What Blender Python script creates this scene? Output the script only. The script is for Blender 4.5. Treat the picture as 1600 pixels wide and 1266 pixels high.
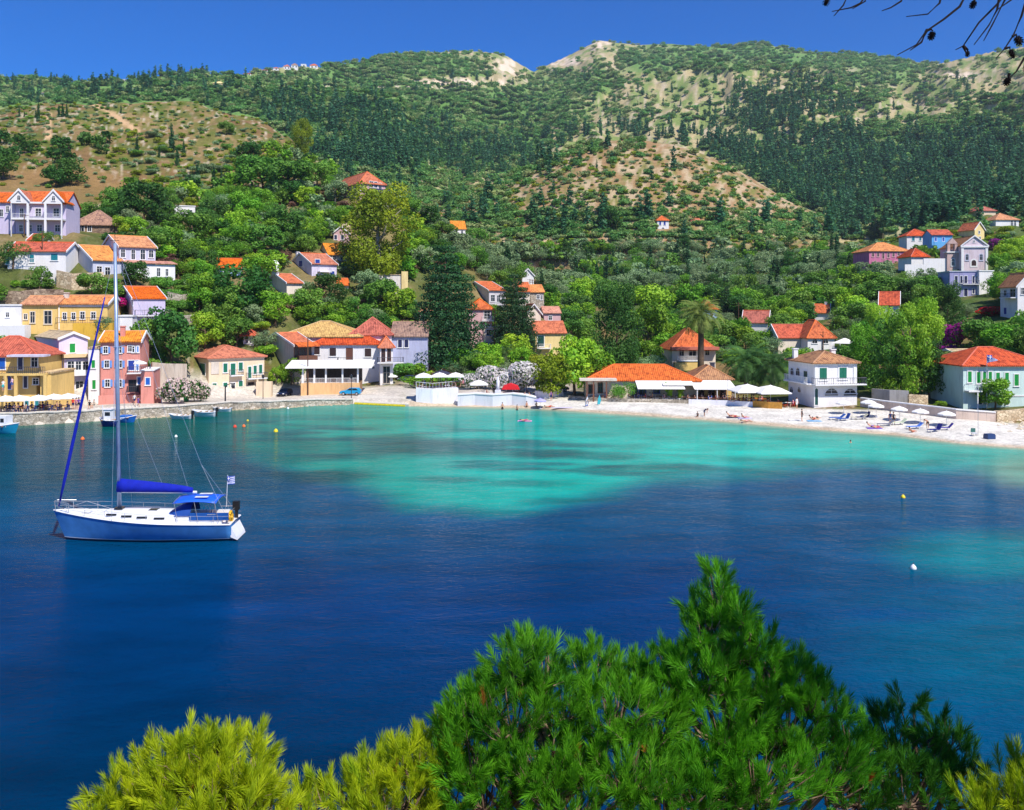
import bpy, bmesh, math, random
import numpy as np
from mathutils import Vector, Matrix

for o in list(bpy.data.objects): bpy.data.objects.remove(o)
SC = bpy.context.scene
COL = SC.collection
R = math.radians
random.seed(7)
rng = np.random.default_rng(11)

# ---------------------------------------------------------------- camera
F, HY, CX, H = 1386.0, 477.0, 800.0, 16.6
cam = bpy.data.cameras.new('camera'); co = bpy.data.objects.new('camera', cam); COL.objects.link(co)
cam.sensor_width = 36.0; cam.lens = 36.0 * F / 1600.0; cam.shift_y = -(633.0 - HY) / 1600.0
cam.clip_start = 0.1; cam.clip_end = 12000
co.location = (0, 0, H); co.rotation_euler = (R(90), 0, 0)
SC.camera = co

# ---------------------------------------------------------------- sky and sun
SUN_EL, SUN_AZ = 52.0, 52.0          # azimuth measured from +x towards the camera side (-y)
sv = Vector((math.cos(R(SUN_EL)) * math.cos(R(SUN_AZ)), -math.cos(R(SUN_EL)) * math.sin(R(SUN_AZ)), math.sin(R(SUN_EL))))
W = bpy.data.worlds.new('World'); SC.world = W; W.use_nodes = True
nt = W.node_tree; nt.nodes.clear()
sky = nt.nodes.new('ShaderNodeTexSky'); sky.sky_type = 'NISHITA'; sky.sun_disc = False
sky.sun_elevation = R(SUN_EL); sky.sun_rotation = math.atan2(sv.x, sv.y)
sky.altitude = 2500; sky.air_density = 1.0; sky.dust_density = 0.0; sky.ozone_density = 6.0
hs = nt.nodes.new('ShaderNodeHueSaturation'); hs.inputs['Saturation'].default_value = 1.58; hs.inputs['Value'].default_value = 1.16; hs.inputs['Hue'].default_value = 0.514
bg = nt.nodes.new('ShaderNodeBackground'); bg.inputs['Strength'].default_value = 0.11
ow = nt.nodes.new('ShaderNodeOutputWorld')
nt.links.new(sky.outputs[0], hs.inputs['Color']); nt.links.new(hs.outputs[0], bg.inputs[0]); nt.links.new(bg.outputs[0], ow.inputs[0])
sun = bpy.data.lights.new('sun', 'SUN'); so = bpy.data.objects.new('sun', sun); COL.objects.link(so)
sun.energy = 4.6; sun.angle = R(0.53); sun.color = (1.0, 0.955, 0.88)
so.rotation_euler = sv.to_track_quat('Z', 'Y').to_euler()
so.location = (60, -40, 120)
SC.view_settings.view_transform = 'Standard'; SC.view_settings.look = 'None'
SC.view_settings.exposure = 0.36; SC.view_settings.gamma = 1.0
SC.cycles.max_bounces = 5; SC.cycles.diffuse_bounces = 2; SC.cycles.glossy_bounces = 2
SC.cycles.transmission_bounces = 3; SC.cycles.transparent_max_bounces = 6
SC.cycles.caustics_reflective = False; SC.cycles.caustics_refractive = False

# ---------------------------------------------------------------- numeric helpers
def P(px, py, Y): return Vector(((px - CX) / F * Y, Y, H - (py - HY) / F * Y))
def pz(py, Y): return H - (py - HY) / F * Y
def pxof(x, Y): return CX + x / Y * F
def srgb(r, g, b):
    def c(v):
        v /= 255.0
        return v / 12.92 if v <= 0.04045 else ((v + 0.055) / 1.055) ** 2.4
    return (c(r), c(g), c(b))
def _h(ix, iy, s):
    n = (ix.astype(np.int64) * 374761393 + iy.astype(np.int64) * 668265263 + s * 1442695041) & 0xffffffff
    n = ((n ^ (n >> 13)) * 1274126177) & 0xffffffff
    return ((n ^ (n >> 16)) & 0xffff) / 65535.0
def vnoise(x, y, s=0):
    x = np.asarray(x, float); y = np.asarray(y, float)
    ix = np.floor(x); iy = np.floor(y); fx = x - ix; fy = y - iy
    fx = fx * fx * (3 - 2 * fx); fy = fy * fy * (3 - 2 * fy)
    a = _h(ix, iy, s); b = _h(ix + 1, iy, s); c = _h(ix, iy + 1, s); d = _h(ix + 1, iy + 1, s)
    return (a * (1 - fx) + b * fx) * (1 - fy) + (c * (1 - fx) + d * fx) * fy
def fbm(x, y, o=4, s=0):
    t = 0; a = 0.5; n = 0
    for k in range(o):
        t = t + a * vnoise(x * 2 ** k, y * 2 ** k, s + k * 17); n += a; a *= 0.5
    return t / n
def sst(a, b, x):
    t = np.clip((np.asarray(x, float) - a) / (b - a), 0, 1); return t * t * (3 - 2 * t)
def ell(px, py, cx, cy, rx, ry, soft=0.35):
    d = np.sqrt(((px - cx) / rx) ** 2 + ((py - cy) / ry) ** 2)
    return 1 - sst(1 - soft, 1 + soft, d)

# ---------------------------------------------------------------- materials
MATS = {}
def newmat(name):
    m = bpy.data.materials.new(name); m.use_nodes = True; n = m.node_tree
    return m, n, n.nodes['Principled BSDF']
def mat(name, col, rough=0.7, var=0.12, scale=3.0, bump=0.0, metal=0.0, bscale=None, emit=None, trans=0.0):
    """plain painted or weathered surface: base colour with two scales of noise variation and optional bump"""
    if name in MATS: return MATS[name]
    m, n, b = newmat(name); L = n.links.new
    tc = n.nodes.new('ShaderNodeTexCoord')
    nz = n.nodes.new('ShaderNodeTexNoise'); nz.inputs['Scale'].default_value = scale; nz.inputs['Detail'].default_value = 5
    L(tc.outputs['Object'], nz.inputs['Vector'])
    mr = n.nodes.new('ShaderNodeMapRange'); mr.inputs[1].default_value = 0.3; mr.inputs[2].default_value = 0.7
    mr.inputs[3].default_value = 1 - var; mr.inputs[4].default_value = 1 + var
    L(nz.outputs[0], mr.inputs[0])
    mx = n.nodes.new('ShaderNodeVectorMath'); mx.operation = 'SCALE'; mx.inputs[0].default_value = col
    L(mr.outputs[0], mx.inputs['Scale']); L(mx.outputs[0], b.inputs['Base Color'])
    b.inputs['Roughness'].default_value = rough; b.inputs['Metallic'].default_value = metal
    if rough > 0.6: b.inputs['Specular IOR Level'].default_value = 0.25
    if bump:
        bn = n.nodes.new('ShaderNodeTexNoise'); bn.inputs['Scale'].default_value = bscale or scale * 3; bn.inputs['Detail'].default_value = 4
        L(tc.outputs['Object'], bn.inputs['Vector'])
        bp = n.nodes.new('ShaderNodeBump'); bp.inputs['Strength'].default_value = bump; bp.inputs['Distance'].default_value = 0.1
        L(bn.outputs[0], bp.inputs['Height']); L(bp.outputs[0], b.inputs['Normal'])
    MATS[name] = m; return m
def M(name, r, g, b, **k): return mat(name, srgb(r, g, b), **k)

def plaster(name, r, g, b, dirt=0.25):
    if name in MATS: return MATS[name]
    m, n, bs = newmat(name); L = n.links.new; c = srgb(r, g, b)
    tc = n.nodes.new('ShaderNodeTexCoord')
    n1 = n.nodes.new('ShaderNodeTexNoise'); n1.inputs['Scale'].default_value = 0.55; n1.inputs['Detail'].default_value = 6; n1.inputs['Roughness'].default_value = 0.65
    mp = n.nodes.new('ShaderNodeMapping'); mp.inputs['Scale'].default_value = (1.6, 1.6, 0.5)
    L(tc.outputs['Object'], mp.inputs[0]); L(mp.outputs[0], n1.inputs['Vector'])
    rp = n.nodes.new('ShaderNodeValToRGB')
    rp.color_ramp.elements[0].position = 0.28; rp.color_ramp.elements[1].position = 0.55
    rp.color_ramp.elements[0].color = (c[0] * (1 - dirt) , c[1] * (1 - dirt * 1.1), c[2] * (1 - dirt * 1.2), 1)
    rp.color_ramp.elements[1].color = (*c, 1)
    n3 = n.nodes.new('ShaderNodeTexNoise'); n3.inputs['Scale'].default_value = 1.0; n3.inputs['Detail'].default_value = 5; m3 = n.nodes.new('ShaderNodeMapping'); m3.inputs['Scale'].default_value = (3.5, 3.5, .3); L(tc.outputs['Object'], m3.inputs[0]); L(m3.outputs[0], n3.inputs['Vector'])
    r3 = n.nodes.new('ShaderNodeMapRange'); r3.inputs[1].default_value = .56; r3.inputs[2].default_value = .72; r3.inputs[3].default_value = 1.0; r3.inputs[4].default_value = 1 - dirt * .9; L(n3.outputs[0], r3.inputs[0])
    v3 = n.nodes.new('ShaderNodeVectorMath'); v3.operation = 'SCALE'; L(n1.outputs[0], rp.inputs[0]); L(rp.outputs[0], v3.inputs[0]); L(r3.outputs[0], v3.inputs['Scale']); L(v3.outputs[0], bs.inputs['Base Color'])
    bs.inputs['Roughness'].default_value = 0.85; bs.inputs['Specular IOR Level'].default_value = 0.2
    bn = n.nodes.new('ShaderNodeTexNoise'); bn.inputs['Scale'].default_value = 5; L(tc.outputs['Object'], bn.inputs['Vector'])
    bp = n.nodes.new('ShaderNodeBump'); bp.inputs['Strength'].default_value = 0.25; bp.inputs['Distance'].default_value = 0.05
    L(bn.outputs[0], bp.inputs['Height']); L(bp.outputs[0], bs.inputs['Normal'])
    MATS[name] = m; return m

def tiles(name, r, g, b, r2, g2, b2):
    """clay roof tiles: ribs run down the slope (object x), courses across it; patches of older tiles"""
    if name in MATS: return MATS[name]
    m, n, bs = newmat(name); L = n.links.new
    tc = n.nodes.new('ShaderNodeTexCoord'); uv = n.nodes.new('ShaderNodeUVMap')
    vo = n.nodes.new('ShaderNodeTexVoronoi'); vo.inputs['Scale'].default_value = 2.6
    L(uv.outputs[0], vo.inputs['Vector'])
    n1 = n.nodes.new('ShaderNodeTexNoise'); n1.inputs['Scale'].default_value = 0.8; n1.inputs['Detail'].default_value = 6; n1.inputs['Roughness'].default_value = 0.7
    L(tc.outputs['Object'], n1.inputs['Vector'])
    ad = n.nodes.new('ShaderNodeMath'); ad.operation = 'MULTIPLY_ADD'; ad.inputs[1].default_value = 0.35
    sp = n.nodes.new('ShaderNodeSeparateColor'); L(vo.outputs['Color'], sp.inputs[0]); L(sp.outputs[0], ad.inputs[0]); L(n1.outputs[0], ad.inputs[2])
    rp = n.nodes.new('ShaderNodeValToRGB'); e = rp.color_ramp.elements
    e[0].position = 0.40; e[0].color = (*srgb(r2 * .86, g2 * .86, b2), 1); e[1].position = 0.72; e[1].color = (*srgb(r, g, b), 1)
    L(ad.outputs[0], rp.inputs[0])
    wv = n.nodes.new('ShaderNodeTexWave'); wv.wave_type = 'BANDS'; wv.bands_direction = 'X'; wv.inputs['Scale'].default_value = 0.95; wv.inputs['Distortion'].default_value = 0.3
    L(uv.outputs[0], wv.inputs['Vector'])
    w2 = n.nodes.new('ShaderNodeTexWave'); w2.wave_type = 'BANDS'; w2.bands_direction = 'Y'; w2.wave_profile = 'SAW'; w2.inputs['Scale'].default_value = 0.8; w2.inputs['Distortion'].default_value = 0.4
    L(uv.outputs[0], w2.inputs['Vector'])
    sm = n.nodes.new('ShaderNodeMath'); sm.operation = 'ADD'; L(wv.outputs['Fac'], sm.inputs[0]); L(w2.outputs['Fac'], sm.inputs[1])
    bp = n.nodes.new('ShaderNodeBump'); bp.inputs['Strength'].default_value = 0.9; bp.inputs['Distance'].default_value = 0.09
    L(sm.outputs[0], bp.inputs['Height']); L(bp.outputs[0], bs.inputs['Normal'])
    m4 = n.nodes.new('ShaderNodeMapping'); m4.inputs['Scale'].default_value = (3.2, .45, 1); L(uv.outputs[0], m4.inputs[0])
    n4 = n.nodes.new('ShaderNodeTexNoise'); n4.inputs['Scale'].default_value = 1.0; n4.inputs['Detail'].default_value = 4; n4.inputs['Roughness'].default_value = .7; L(m4.outputs[0], n4.inputs['Vector'])
    m5 = n.nodes.new('ShaderNodeMapRange'); m5.inputs[1].default_value = .32; m5.inputs[2].default_value = .68; m5.inputs[3].default_value = .66; m5.inputs[4].default_value = 1.18; L(n4.outputs[0], m5.inputs[0])
    vs_ = n.nodes.new('ShaderNodeVectorMath'); vs_.operation = 'SCALE'; oi = n.nodes.new('ShaderNodeObjectInfo'); hs = n.nodes.new('ShaderNodeHueSaturation'); m6 = n.nodes.new('ShaderNodeMapRange'); m6.inputs[3].default_value = .80; m6.inputs[4].default_value = 1.02; L(oi.outputs['Random'], m6.inputs[0]); L(m6.outputs[0], hs.inputs['Saturation']); L(m6.outputs[0], hs.inputs['Value']); L(rp.outputs[0], hs.inputs['Color']); L(hs.outputs[0], vs_.inputs[0]); L(m5.outputs[0], vs_.inputs['Scale'])
    L(vs_.outputs[0], bs.inputs['Base Color']); bs.inputs['Roughness'].default_value = 0.8; bs.inputs['Specular IOR Level'].default_value = 0.2
    MATS[name] = m; return m

def stone(name, r, g, b, r2, g2, b2, scale=2.2):
    """rubble masonry: voronoi stones with mortar joints"""
    if name in MATS: return MATS[name]
    m, n, bs = newmat(name); L = n.links.new
    tc = n.nodes.new('ShaderNodeTexCoord')
    mp = n.nodes.new('ShaderNodeMapping'); mp.inputs['Scale'].default_value = (1, 1, 1.7); L(tc.outputs['Object'], mp.inputs[0])
    vo = n.nodes.new('ShaderNodeTexVoronoi'); vo.inputs['Scale'].default_value = scale; L(mp.outputs[0], vo.inputs['Vector'])
    ve = n.nodes.new('ShaderNodeTexVoronoi'); ve.feature = 'DISTANCE_TO_EDGE'; ve.inputs['Scale'].default_value = scale; L(mp.outputs[0], ve.inputs['Vector'])
    sp = n.nodes.new('ShaderNodeSeparateColor'); L(vo.outputs['Color'], sp.inputs[0])
    rp = n.nodes.new('ShaderNodeValToRGB'); e = rp.color_ramp.elements
    e[0].color = (*srgb(r2, g2, b2), 1); e[1].color = (*srgb(r, g, b), 1); L(sp.outputs[0], rp.inputs[0])
    r3 = n.nodes.new('ShaderNodeValToRGB'); q = r3.color_ramp.elements; q[0].color = (0.45, 0.42, 0.38, 1); q[1].color = (1, 1, 1, 1); q[1].position = 0.08
    L(ve.outputs[0], r3.inputs[0])
    mx = n.nodes.new('ShaderNodeMix'); mx.data_type = 'RGBA'; mx.blend_type = 'MULTIPLY'; mx.inputs[0].default_value = 1
    L(rp.outputs[0], mx.inputs[6]); L(r3.outputs[0], mx.inputs[7]); L(mx.outputs[2], bs.inputs['Base Color'])
    bp = n.nodes.new('ShaderNodeBump'); bp.inputs['Strength'].default_value = 0.6; bp.inputs['Distance'].default_value = 0.12
    L(r3.outputs[0], bp.inputs['Height']); L(bp.outputs[0], bs.inputs['Normal'])
    bs.inputs['Roughness'].default_value = 0.9; bs.inputs['Specular IOR Level'].default_value = 0.2
    MATS[name] = m; return m

def leafmat(name, r, g, b, r2, g2, b2, trans=0.3, objvar=0.18):
    """foliage: colour varies leaf clump by clump (face attribute) and tree by tree (object random)"""
    if name in MATS: return MATS[name]
    m, n, bs = newmat(name); L = n.links.new
    at = n.nodes.new('ShaderNodeAttribute'); at.attribute_name = 'tint'
    rp = n.nodes.new('ShaderNodeValToRGB'); e = rp.color_ramp.elements
    e[0].color = (*srgb(r2, g2, b2), 1); e[1].color = (*srgb(r, g, b), 1); L(at.outputs['Fac'], rp.inputs[0])
    oi = n.nodes.new('ShaderNodeObjectInfo')
    hs = n.nodes.new('ShaderNodeHueSaturation'); L(rp.outputs[0], hs.inputs['Color'])
    m1 = n.nodes.new('ShaderNodeMapRange'); m1.inputs[3].default_value = 1 - objvar; m1.inputs[4].default_value = 1 + objvar * 1.3; L(oi.outputs['Random'], m1.inputs[0]); L(m1.outputs[0], hs.inputs['Value'])
    m2 = n.nodes.new('ShaderNodeMapRange'); m2.inputs[3].default_value = 0.485; m2.inputs[4].default_value = 0.515; 
    mm = n.nodes.new('ShaderNodeMath'); mm.operation = 'FRACT'; mx = n.nodes.new('ShaderNodeMath'); mx.operation = 'MULTIPLY'; mx.inputs[1].default_value = 7.31
    L(oi.outputs['Random'], mx.inputs[0]); L(mx.outputs[0], mm.inputs[0]); L(mm.outputs[0], m2.inputs[0]); L(m2.outputs[0], hs.inputs['Hue'])
    L(hs.outputs[0], bs.inputs['Base Color']); bs.inputs['Roughness'].default_value = 0.55; bs.inputs['Specular IOR Level'].default_value = 0.25
    if trans:
        tr = n.nodes.new('ShaderNodeBsdfTranslucent'); L(hs.outputs[0], tr.inputs[0])
        ms = n.nodes.new('ShaderNodeMixShader'); ms.inputs[0].default_value = trans
        L(bs.outputs[0], ms.inputs[1]); L(tr.outputs[0], ms.inputs[2]); L(ms.outputs[0], n.nodes['Material Output'].inputs[0])
    MATS[name] = m; return m

# ---------------------------------------------------------------- mesh and object helpers
class MB:
    def __init__(s): s.v = []; s.f = []
    def add(s, vs, fs):
        k = len(s.v); s.v += [tuple(v) for v in vs]; s.f += [tuple(i + k for i in f) for f in fs]; return s
    def box(s, x0, x1, y0, y1, z0, z1):
        return s.add([(x0,y0,z0),(x1,y0,z0),(x1,y1,z0),(x0,y1,z0),(x0,y0,z1),(x1,y0,z1),(x1,y1,z1),(x0,y1,z1)],
              [(0,3,2,1),(4,5,6,7),(0,1,5,4),(1,2,6,5),(2,3,7,6),(3,0,4,7)])
    def quad(s, a, b, c, d): return s.add([a, b, c, d], [(0,1,2,3)])
    def slab(s, pts, t):
        """solid plate: polygon pts (top face, any plane) extruded down by t"""
        n = len(pts); lo = [(p[0], p[1], p[2] - t) for p in pts]
        return s.add(list(pts) + lo, [tuple(range(n)), tuple(range(2*n-1, n-1, -1))] + [(i, i + n, (i+1) % n + n, (i+1) % n) for i in range(n)])
    def prism(s, poly, axis, a0, a1):
        """poly in the plane normal to axis ('x','y','z') extruded from a0 to a1"""
        n = len(poly)
        def q(p, a): return (a, p[0], p[1]) if axis == 'x' else (p[0], a, p[1]) if axis == 'y' else (p[0], p[1], a)
        return s.add([q(p, a0) for p in poly] + [q(p, a1) for p in poly],
              [tuple(range(n)), tuple(range(2*n-1, n-1, -1))] + [(i, i + n, (i+1) % n + n, (i+1) % n) for i in range(n)])
    def tube(s, pts, rad, n=6, cap=True):
        pts = [Vector(p) for p in pts]; rs = rad if hasattr(rad, '__len__') else [rad] * len(pts); rings = []
        for i, p in enumerate(pts):
            d = (pts[min(i+1, len(pts)-1)] - pts[max(i-1, 0)]);
            if d.length < 1e-9: d = Vector((0,0,1))
            d.normalize(); a = d.cross(Vector((0,0,1)) if abs(d.z) < 0.9 else Vector((1,0,0))).normalized(); b = d.cross(a)
            rings.append([p + (a * math.cos(2*math.pi*k/n) + b * math.sin(2*math.pi*k/n)) * rs[i] for k in range(n)])
        k0 = len(s.v)
        for r in rings: s.v += [tuple(v) for v in r]
        for i in range(len(pts) - 1):
            for k in range(n): s.f.append((k0+i*n+k, k0+i*n+(k+1)%n, k0+(i+1)*n+(k+1)%n, k0+(i+1)*n+k))
        if cap:
            s.f.append(tuple(k0 + k for k in reversed(range(n)))); s.f.append(tuple(k0 + (len(pts)-1)*n + k for k in range(n)))
        return s
    def lathe(s, prof, c=(0,0,0), n=12):
        k0 = len(s.v)
        for r, z in prof:
            for k in range(n): s.v.append((c[0] + r*math.cos(2*math.pi*k/n), c[1] + r*math.sin(2*math.pi*k/n), c[2] + z))
        for i in range(len(prof)-1):
            for k in range(n): s.f.append((k0+i*n+k, k0+i*n+(k+1)%n, k0+(i+1)*n+(k+1)%n, k0+(i+1)*n+k))
        s.f.append(tuple(k0 + k for k in reversed(range(n)))); s.f.append(tuple(k0 + (len(prof)-1)*n + k for k in range(n)))
        return s
    def mesh(s, name, m, smooth=False, fix=True):
        me = bpy.data.meshes.new(name); me.from_pydata(s.v, [], s.f)
        if fix:
            bm = bmesh.new(); bm.from_mesh(me); bmesh.ops.recalc_face_normals(bm, faces=bm.faces); bm.to_mesh(me); bm.free()
        if isinstance(m, (list, tuple)):
            for q in m: me.materials.append(q)
        elif m: me.materials.append(m)
        if smooth: me.polygons.foreach_set('use_smooth', [True] * len(me.polygons))
        me.update(); return me
    def build(s, name, m, parent=None, loc=(0,0,0), rz=0, smooth=False, **tg):
        return link(name, s.mesh(name, m, smooth), parent, loc, rz, **tg)
def tag(o, label=None, cat=None, group=None, kind=None):
    if label: o['label'] = label
    if cat: o['category'] = cat
    if group: o['group'] = group
    if kind: o['kind'] = kind
    return o
def link(name, me, parent=None, loc=(0,0,0), rz=0, **tg):
    o = bpy.data.objects.new(name, me); COL.objects.link(o); o.parent = parent; o.location = loc
    if rz: o.rotation_euler = (0, 0, rz)
    return tag(o, **tg)
def thing(name, loc, label, cat, group=None, rz=0):
    return link(name, None, None, loc, rz, label=label, cat=cat, group=group)
def copy_tree(o, parent=None):
    c = o.copy(); COL.objects.link(c); c.parent = parent
    for ch in [q for q in bpy.data.objects if q.parent == o]: copy_tree(ch, c)
    return c
def kids(o): return KIDS.get(o.name, [])
KIDS = {}
def clone(proto, loc, rz=0, s=1.0, label=None, group=None, cat=None):
    """proto = (root, [(child,[grandchild,...])]) -> a linked copy of the thing and of each of its parts"""
    root, parts = proto
    c = root.copy(); COL.objects.link(c); c.location = loc; c.rotation_euler = (0, 0, rz)
    c.scale = (s, s, s) if not hasattr(s, '__len__') else s
    if label: c['label'] = label
    if group: c['group'] = group
    if cat: c['category'] = cat
    for p, subs in parts:
        d = p.copy(); COL.objects.link(d); d.parent = c
        for q in subs:
            e = q.copy(); COL.objects.link(e); e.parent = d
    return c
def npmesh(name, V, Fq, m, tint=None, colors=None, smooth=False):
    """fast mesh from numpy arrays; Fq is (n,3) or (n,4)"""
    me = bpy.data.meshes.new(name); nv, nf, k = len(V), len(Fq), Fq.shape[1]
    me.vertices.add(nv); me.vertices.foreach_set('co', np.ascontiguousarray(V, np.float32).ravel())
    me.loops.add(nf * k); me.loops.foreach_set('vertex_index', np.ascontiguousarray(Fq, np.int32).ravel())
    me.polygons.add(nf); me.polygons.foreach_set('loop_start', np.arange(0, nf * k, k, dtype=np.int32))
    me.update(calc_edges=True)
    if m: me.materials.append(m)
    if smooth: me.polygons.foreach_set('use_smooth', np.ones(nf, bool))
    if tint is not None:
        a = me.attributes.new('tint', 'FLOAT', 'FACE' if len(tint) == nf else 'POINT'); a.data.foreach_set('value', np.asarray(tint, np.float32))
    if colors is not None:
        a = me.attributes.new('albedo', 'FLOAT_COLOR', 'POINT'); a.data.foreach_set('color', np.ascontiguousarray(colors, np.float32).ravel())
    return me
# ================================================================ TERRAIN
SH = [(-700,690),(-300,680),(0,666),(30,665),(150,658),(230,652),(264,650),(360,640),(430,637),(500,633),(560,631),(635,635),(700,635),(800,637),(880,641),
      (950,646),(1000,649),(1100,656),(1200,665),(1300,673),(1400,680),(1450,687),(1500,693),(1600,701),(1700,712),(1900,740),(2200,800)]
def shoreY(px):
    py = np.interp(px, [a for a, b in SH], [b for a, b in SH]); return F * H / (py - HY)
PROF = {  # photo column -> ground points (depth, row)
 -700: [(0.5,650),(15,640),(30,560),(60,420),(120,320),(200,250),(320,180)],
 0:   [(0.3,645),(13,636),(19,570),(27,532),(38,478),(48,436),(60,388),(72,364),(104,345),(138,300),(200,240),(250,205),(290,180),(320,170)],
 100: [(0.3,642),(12,634),(17,575),(26,532),(36,478),(46,440),(60,392),(72,364),(104,348),(138,310),(200,240),(250,200),(315,162)],
 200: [(0.3,634),(11,629),(16,580),(24,532),(32,500),(44,442),(54,418),(66,390),(84,366),(106,358),(140,318),(200,245),(250,205),(320,156)],
 300: [(0.3,632),(14,623),(20,580),(34,510),(48,458),(68,412),(100,370),(140,320),(200,250),(250,205),(290,174),(330,158)],
 400: [(0.3,629),(14,622),(24,570),(34,505),(48,462),(66,425),(96,370),(136,310),(200,248),(270,192),(300,184)],
 450: [(0.3,627),(16,618),(26,570),(38,505),(54,460),(72,430),(98,372),(136,310),(195,250),(255,216),(280,212)],
 500: [(0.3,626),(20,606),(34,556),(50,500),(68,440),(94,380),(124,330),(156,290),(196,258),(226,248)],
 560: [(0.3,624),(22,602),(38,548),(58,492),(78,432),(100,380),(112,330),(124,308),(140,300)],
 620: [(0.3,626),(28,594),(44,548),(68,490),(94,430),(112,370),(126,325),(140,308)],
 700: [(0.5,633),(6,618),(24,606),(44,570),(70,510),(94,460),(124,400),(146,364)],
 760: [(0.5,634),(6,618),(24,604),(54,562),(84,512),(114,452),(146,402),(158,388)],
 830: [(0.5,635),(5,628),(12,618),(34,596),(66,555),(96,505),(126,470),(160,438)],
 900: [(0.5,640),(8,628),(14,621),(42,596),(80,560),(120,520),(165,475),(260,420)],
 1000:[(0.5,646),(8,632),(14,624),(46,592),(86,555),(136,510),(196,460),(246,420),(300,385)],
 1100:[(0.5,653),(9,638),(15,630),(48,592),(90,555),(140,510),(200,460),(260,412),(320,375)],
 1200:[(0.5,662),(9,645),(16,636),(50,594),(95,552),(145,506),(205,460),(275,410),(355,368)],
 1300:[(0.5,670),(9,653),(15,642),(40,606),(70,566),(110,520),(160,480),(220,435),(300,385)],
 1400:[(0.5,677),(9,660),(14,645),(36,610),(60,570),(85,525),(115,485),(140,450),(180,418),(240,375)],
 1500:[(0.5,690),(9,670),(14,656),(26,642),(42,608),(60,560),(85,505),(112,474),(132,455),(146,428),(166,405),(186,388),(226,358),(276,330)],
 1600:[(0.5,698),(9,680),(16,664),(28,642),(46,600),(76,508),(98,480),(128,448),(158,420),(198,378),(238,348),(298,325)],
 2200:[(0.5,790),(9,760),(16,700),(28,640),(46,560),(76,470),(98,430),(128,400),(158,380),(198,350),(238,330),(298,310)]}
SKY = [(-700,130),(0,122),(50,121),(100,127),(150,127),(200,124),(250,118),(300,112),(340,115),(380,115),(440,104),(500,104),(520,100),(560,97),(600,88),(650,84),(720,79),
       (760,81),(790,86),(820,104),(833,112),(850,103),(880,90),(910,76),(935,63),(960,66),(1000,70),(1050,68),(1100,73),(1150,70),(1190,66),(1240,76),(1280,83),(1330,81),(1370,87),(1420,95),(1465,99),(1500,92),(1550,80),(1600,72),(2200,40)]
MID = [(560,330),(620,322),(700,305),(780,288),(850,255),(900,232),(950,222),(1000,222),(1050,228),(1100,245),(1150,268),(1200,298),(1230,318),(1300,345)]

US = np.arange(-0.95, 1.0, 0.0025); NU = len(US)
YS = [96.0]
while YS[-1] < 3400: YS.append(YS[-1] * 1.0075 if YS[-1] > 220 else YS[-1] + 0.9)
YS = np.array(YS); NY = len(YS)
PXS = CX + US * F
def near_z():
    pk = sorted(PROF); ZZ = np.zeros((NU, NY))
    # interpolate between columns along lines of equal distance behind the shore
    D = YS[None, :] - shoreY(PXS)[:, None]
    DG = np.concatenate([np.arange(-60, 130, 0.5), np.arange(130, 4000, 6.0)])
    TB = np.zeros((len(pk), len(DG)))
    for i, k in enumerate(pk):
        s = shoreY(k); ds = [-60, -6, 0] + [d for d, _ in PROF[k]]; zs = [-2.2, -1.4, 0.0] + [pz(py, s + d) for d, py in PROF[k]]
        dl, zl = ds[-1], zs[-1]; up = k >= 900
        ds += [dl + 40, dl + 200, dl + 500, 4000]; zs += [zl + (3 if up else -4), zl + (4 if up else -30), zl * (0.9 if up else 0.5), zl * 0.3]
        TB[i] = np.interp(DG, ds, zs)
    w = np.interp(PXS, pk, np.arange(len(pk))); i0 = np.clip(np.floor(w).astype(int), 0, len(pk) - 2); fr = w - i0
    fr = fr * fr * (3 - 2 * fr) * 0.5 + fr * 0.5
    for i in range(NU):
        row = TB[i0[i]] * (1 - fr[i]) + TB[i0[i] + 1] * fr[i]
        ZZ[i] = np.interp(D[i], DG, row)
    return ZZ, D
ZT, DSH = near_z()
Ug, Yg = np.meshgrid(US, YS, indexing='ij'); Xg = Ug * Yg; PXg = CX + Ug * F
# relief of the near ground
amp = 1.6 * sst(18, 45, DSH) + 3.0 * sst(90, 250, DSH)
ZT = ZT + amp * (fbm(Xg / 16, Yg / 16, 4, 3) - 0.5) * 1.3
# middle hill
mc = np.interp(PXg, [a for a, b in MID], [b for a, b in MID]); YM = 560 + 40 * (fbm(PXg / 150, PXg * 0, 2, 5) - 0.5)
zc = pz(mc, YM); zf = pz(402, 395)
t = (Yg - 395) / (YM - 395)
hill = np.where(t < 1, zf + (zc - zf) * np.clip(np.sin(np.clip(t, -0.4, 1) * math.pi / 2 * 0.93) / math.sin(math.pi / 2 * 0.93), -2, 1), zc - (Yg - YM) * 0.5)
hill = hill + 5 * (fbm(Xg / 40, Yg / 40, 4, 9) - 0.5) * sst(0.05, .3, t) * (1 - sst(0.8, 1.0, t))
hill = np.where((PXg < 560) | (PXg > 1300), -50, hill) + np.minimum(t, 0) * 400
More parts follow.
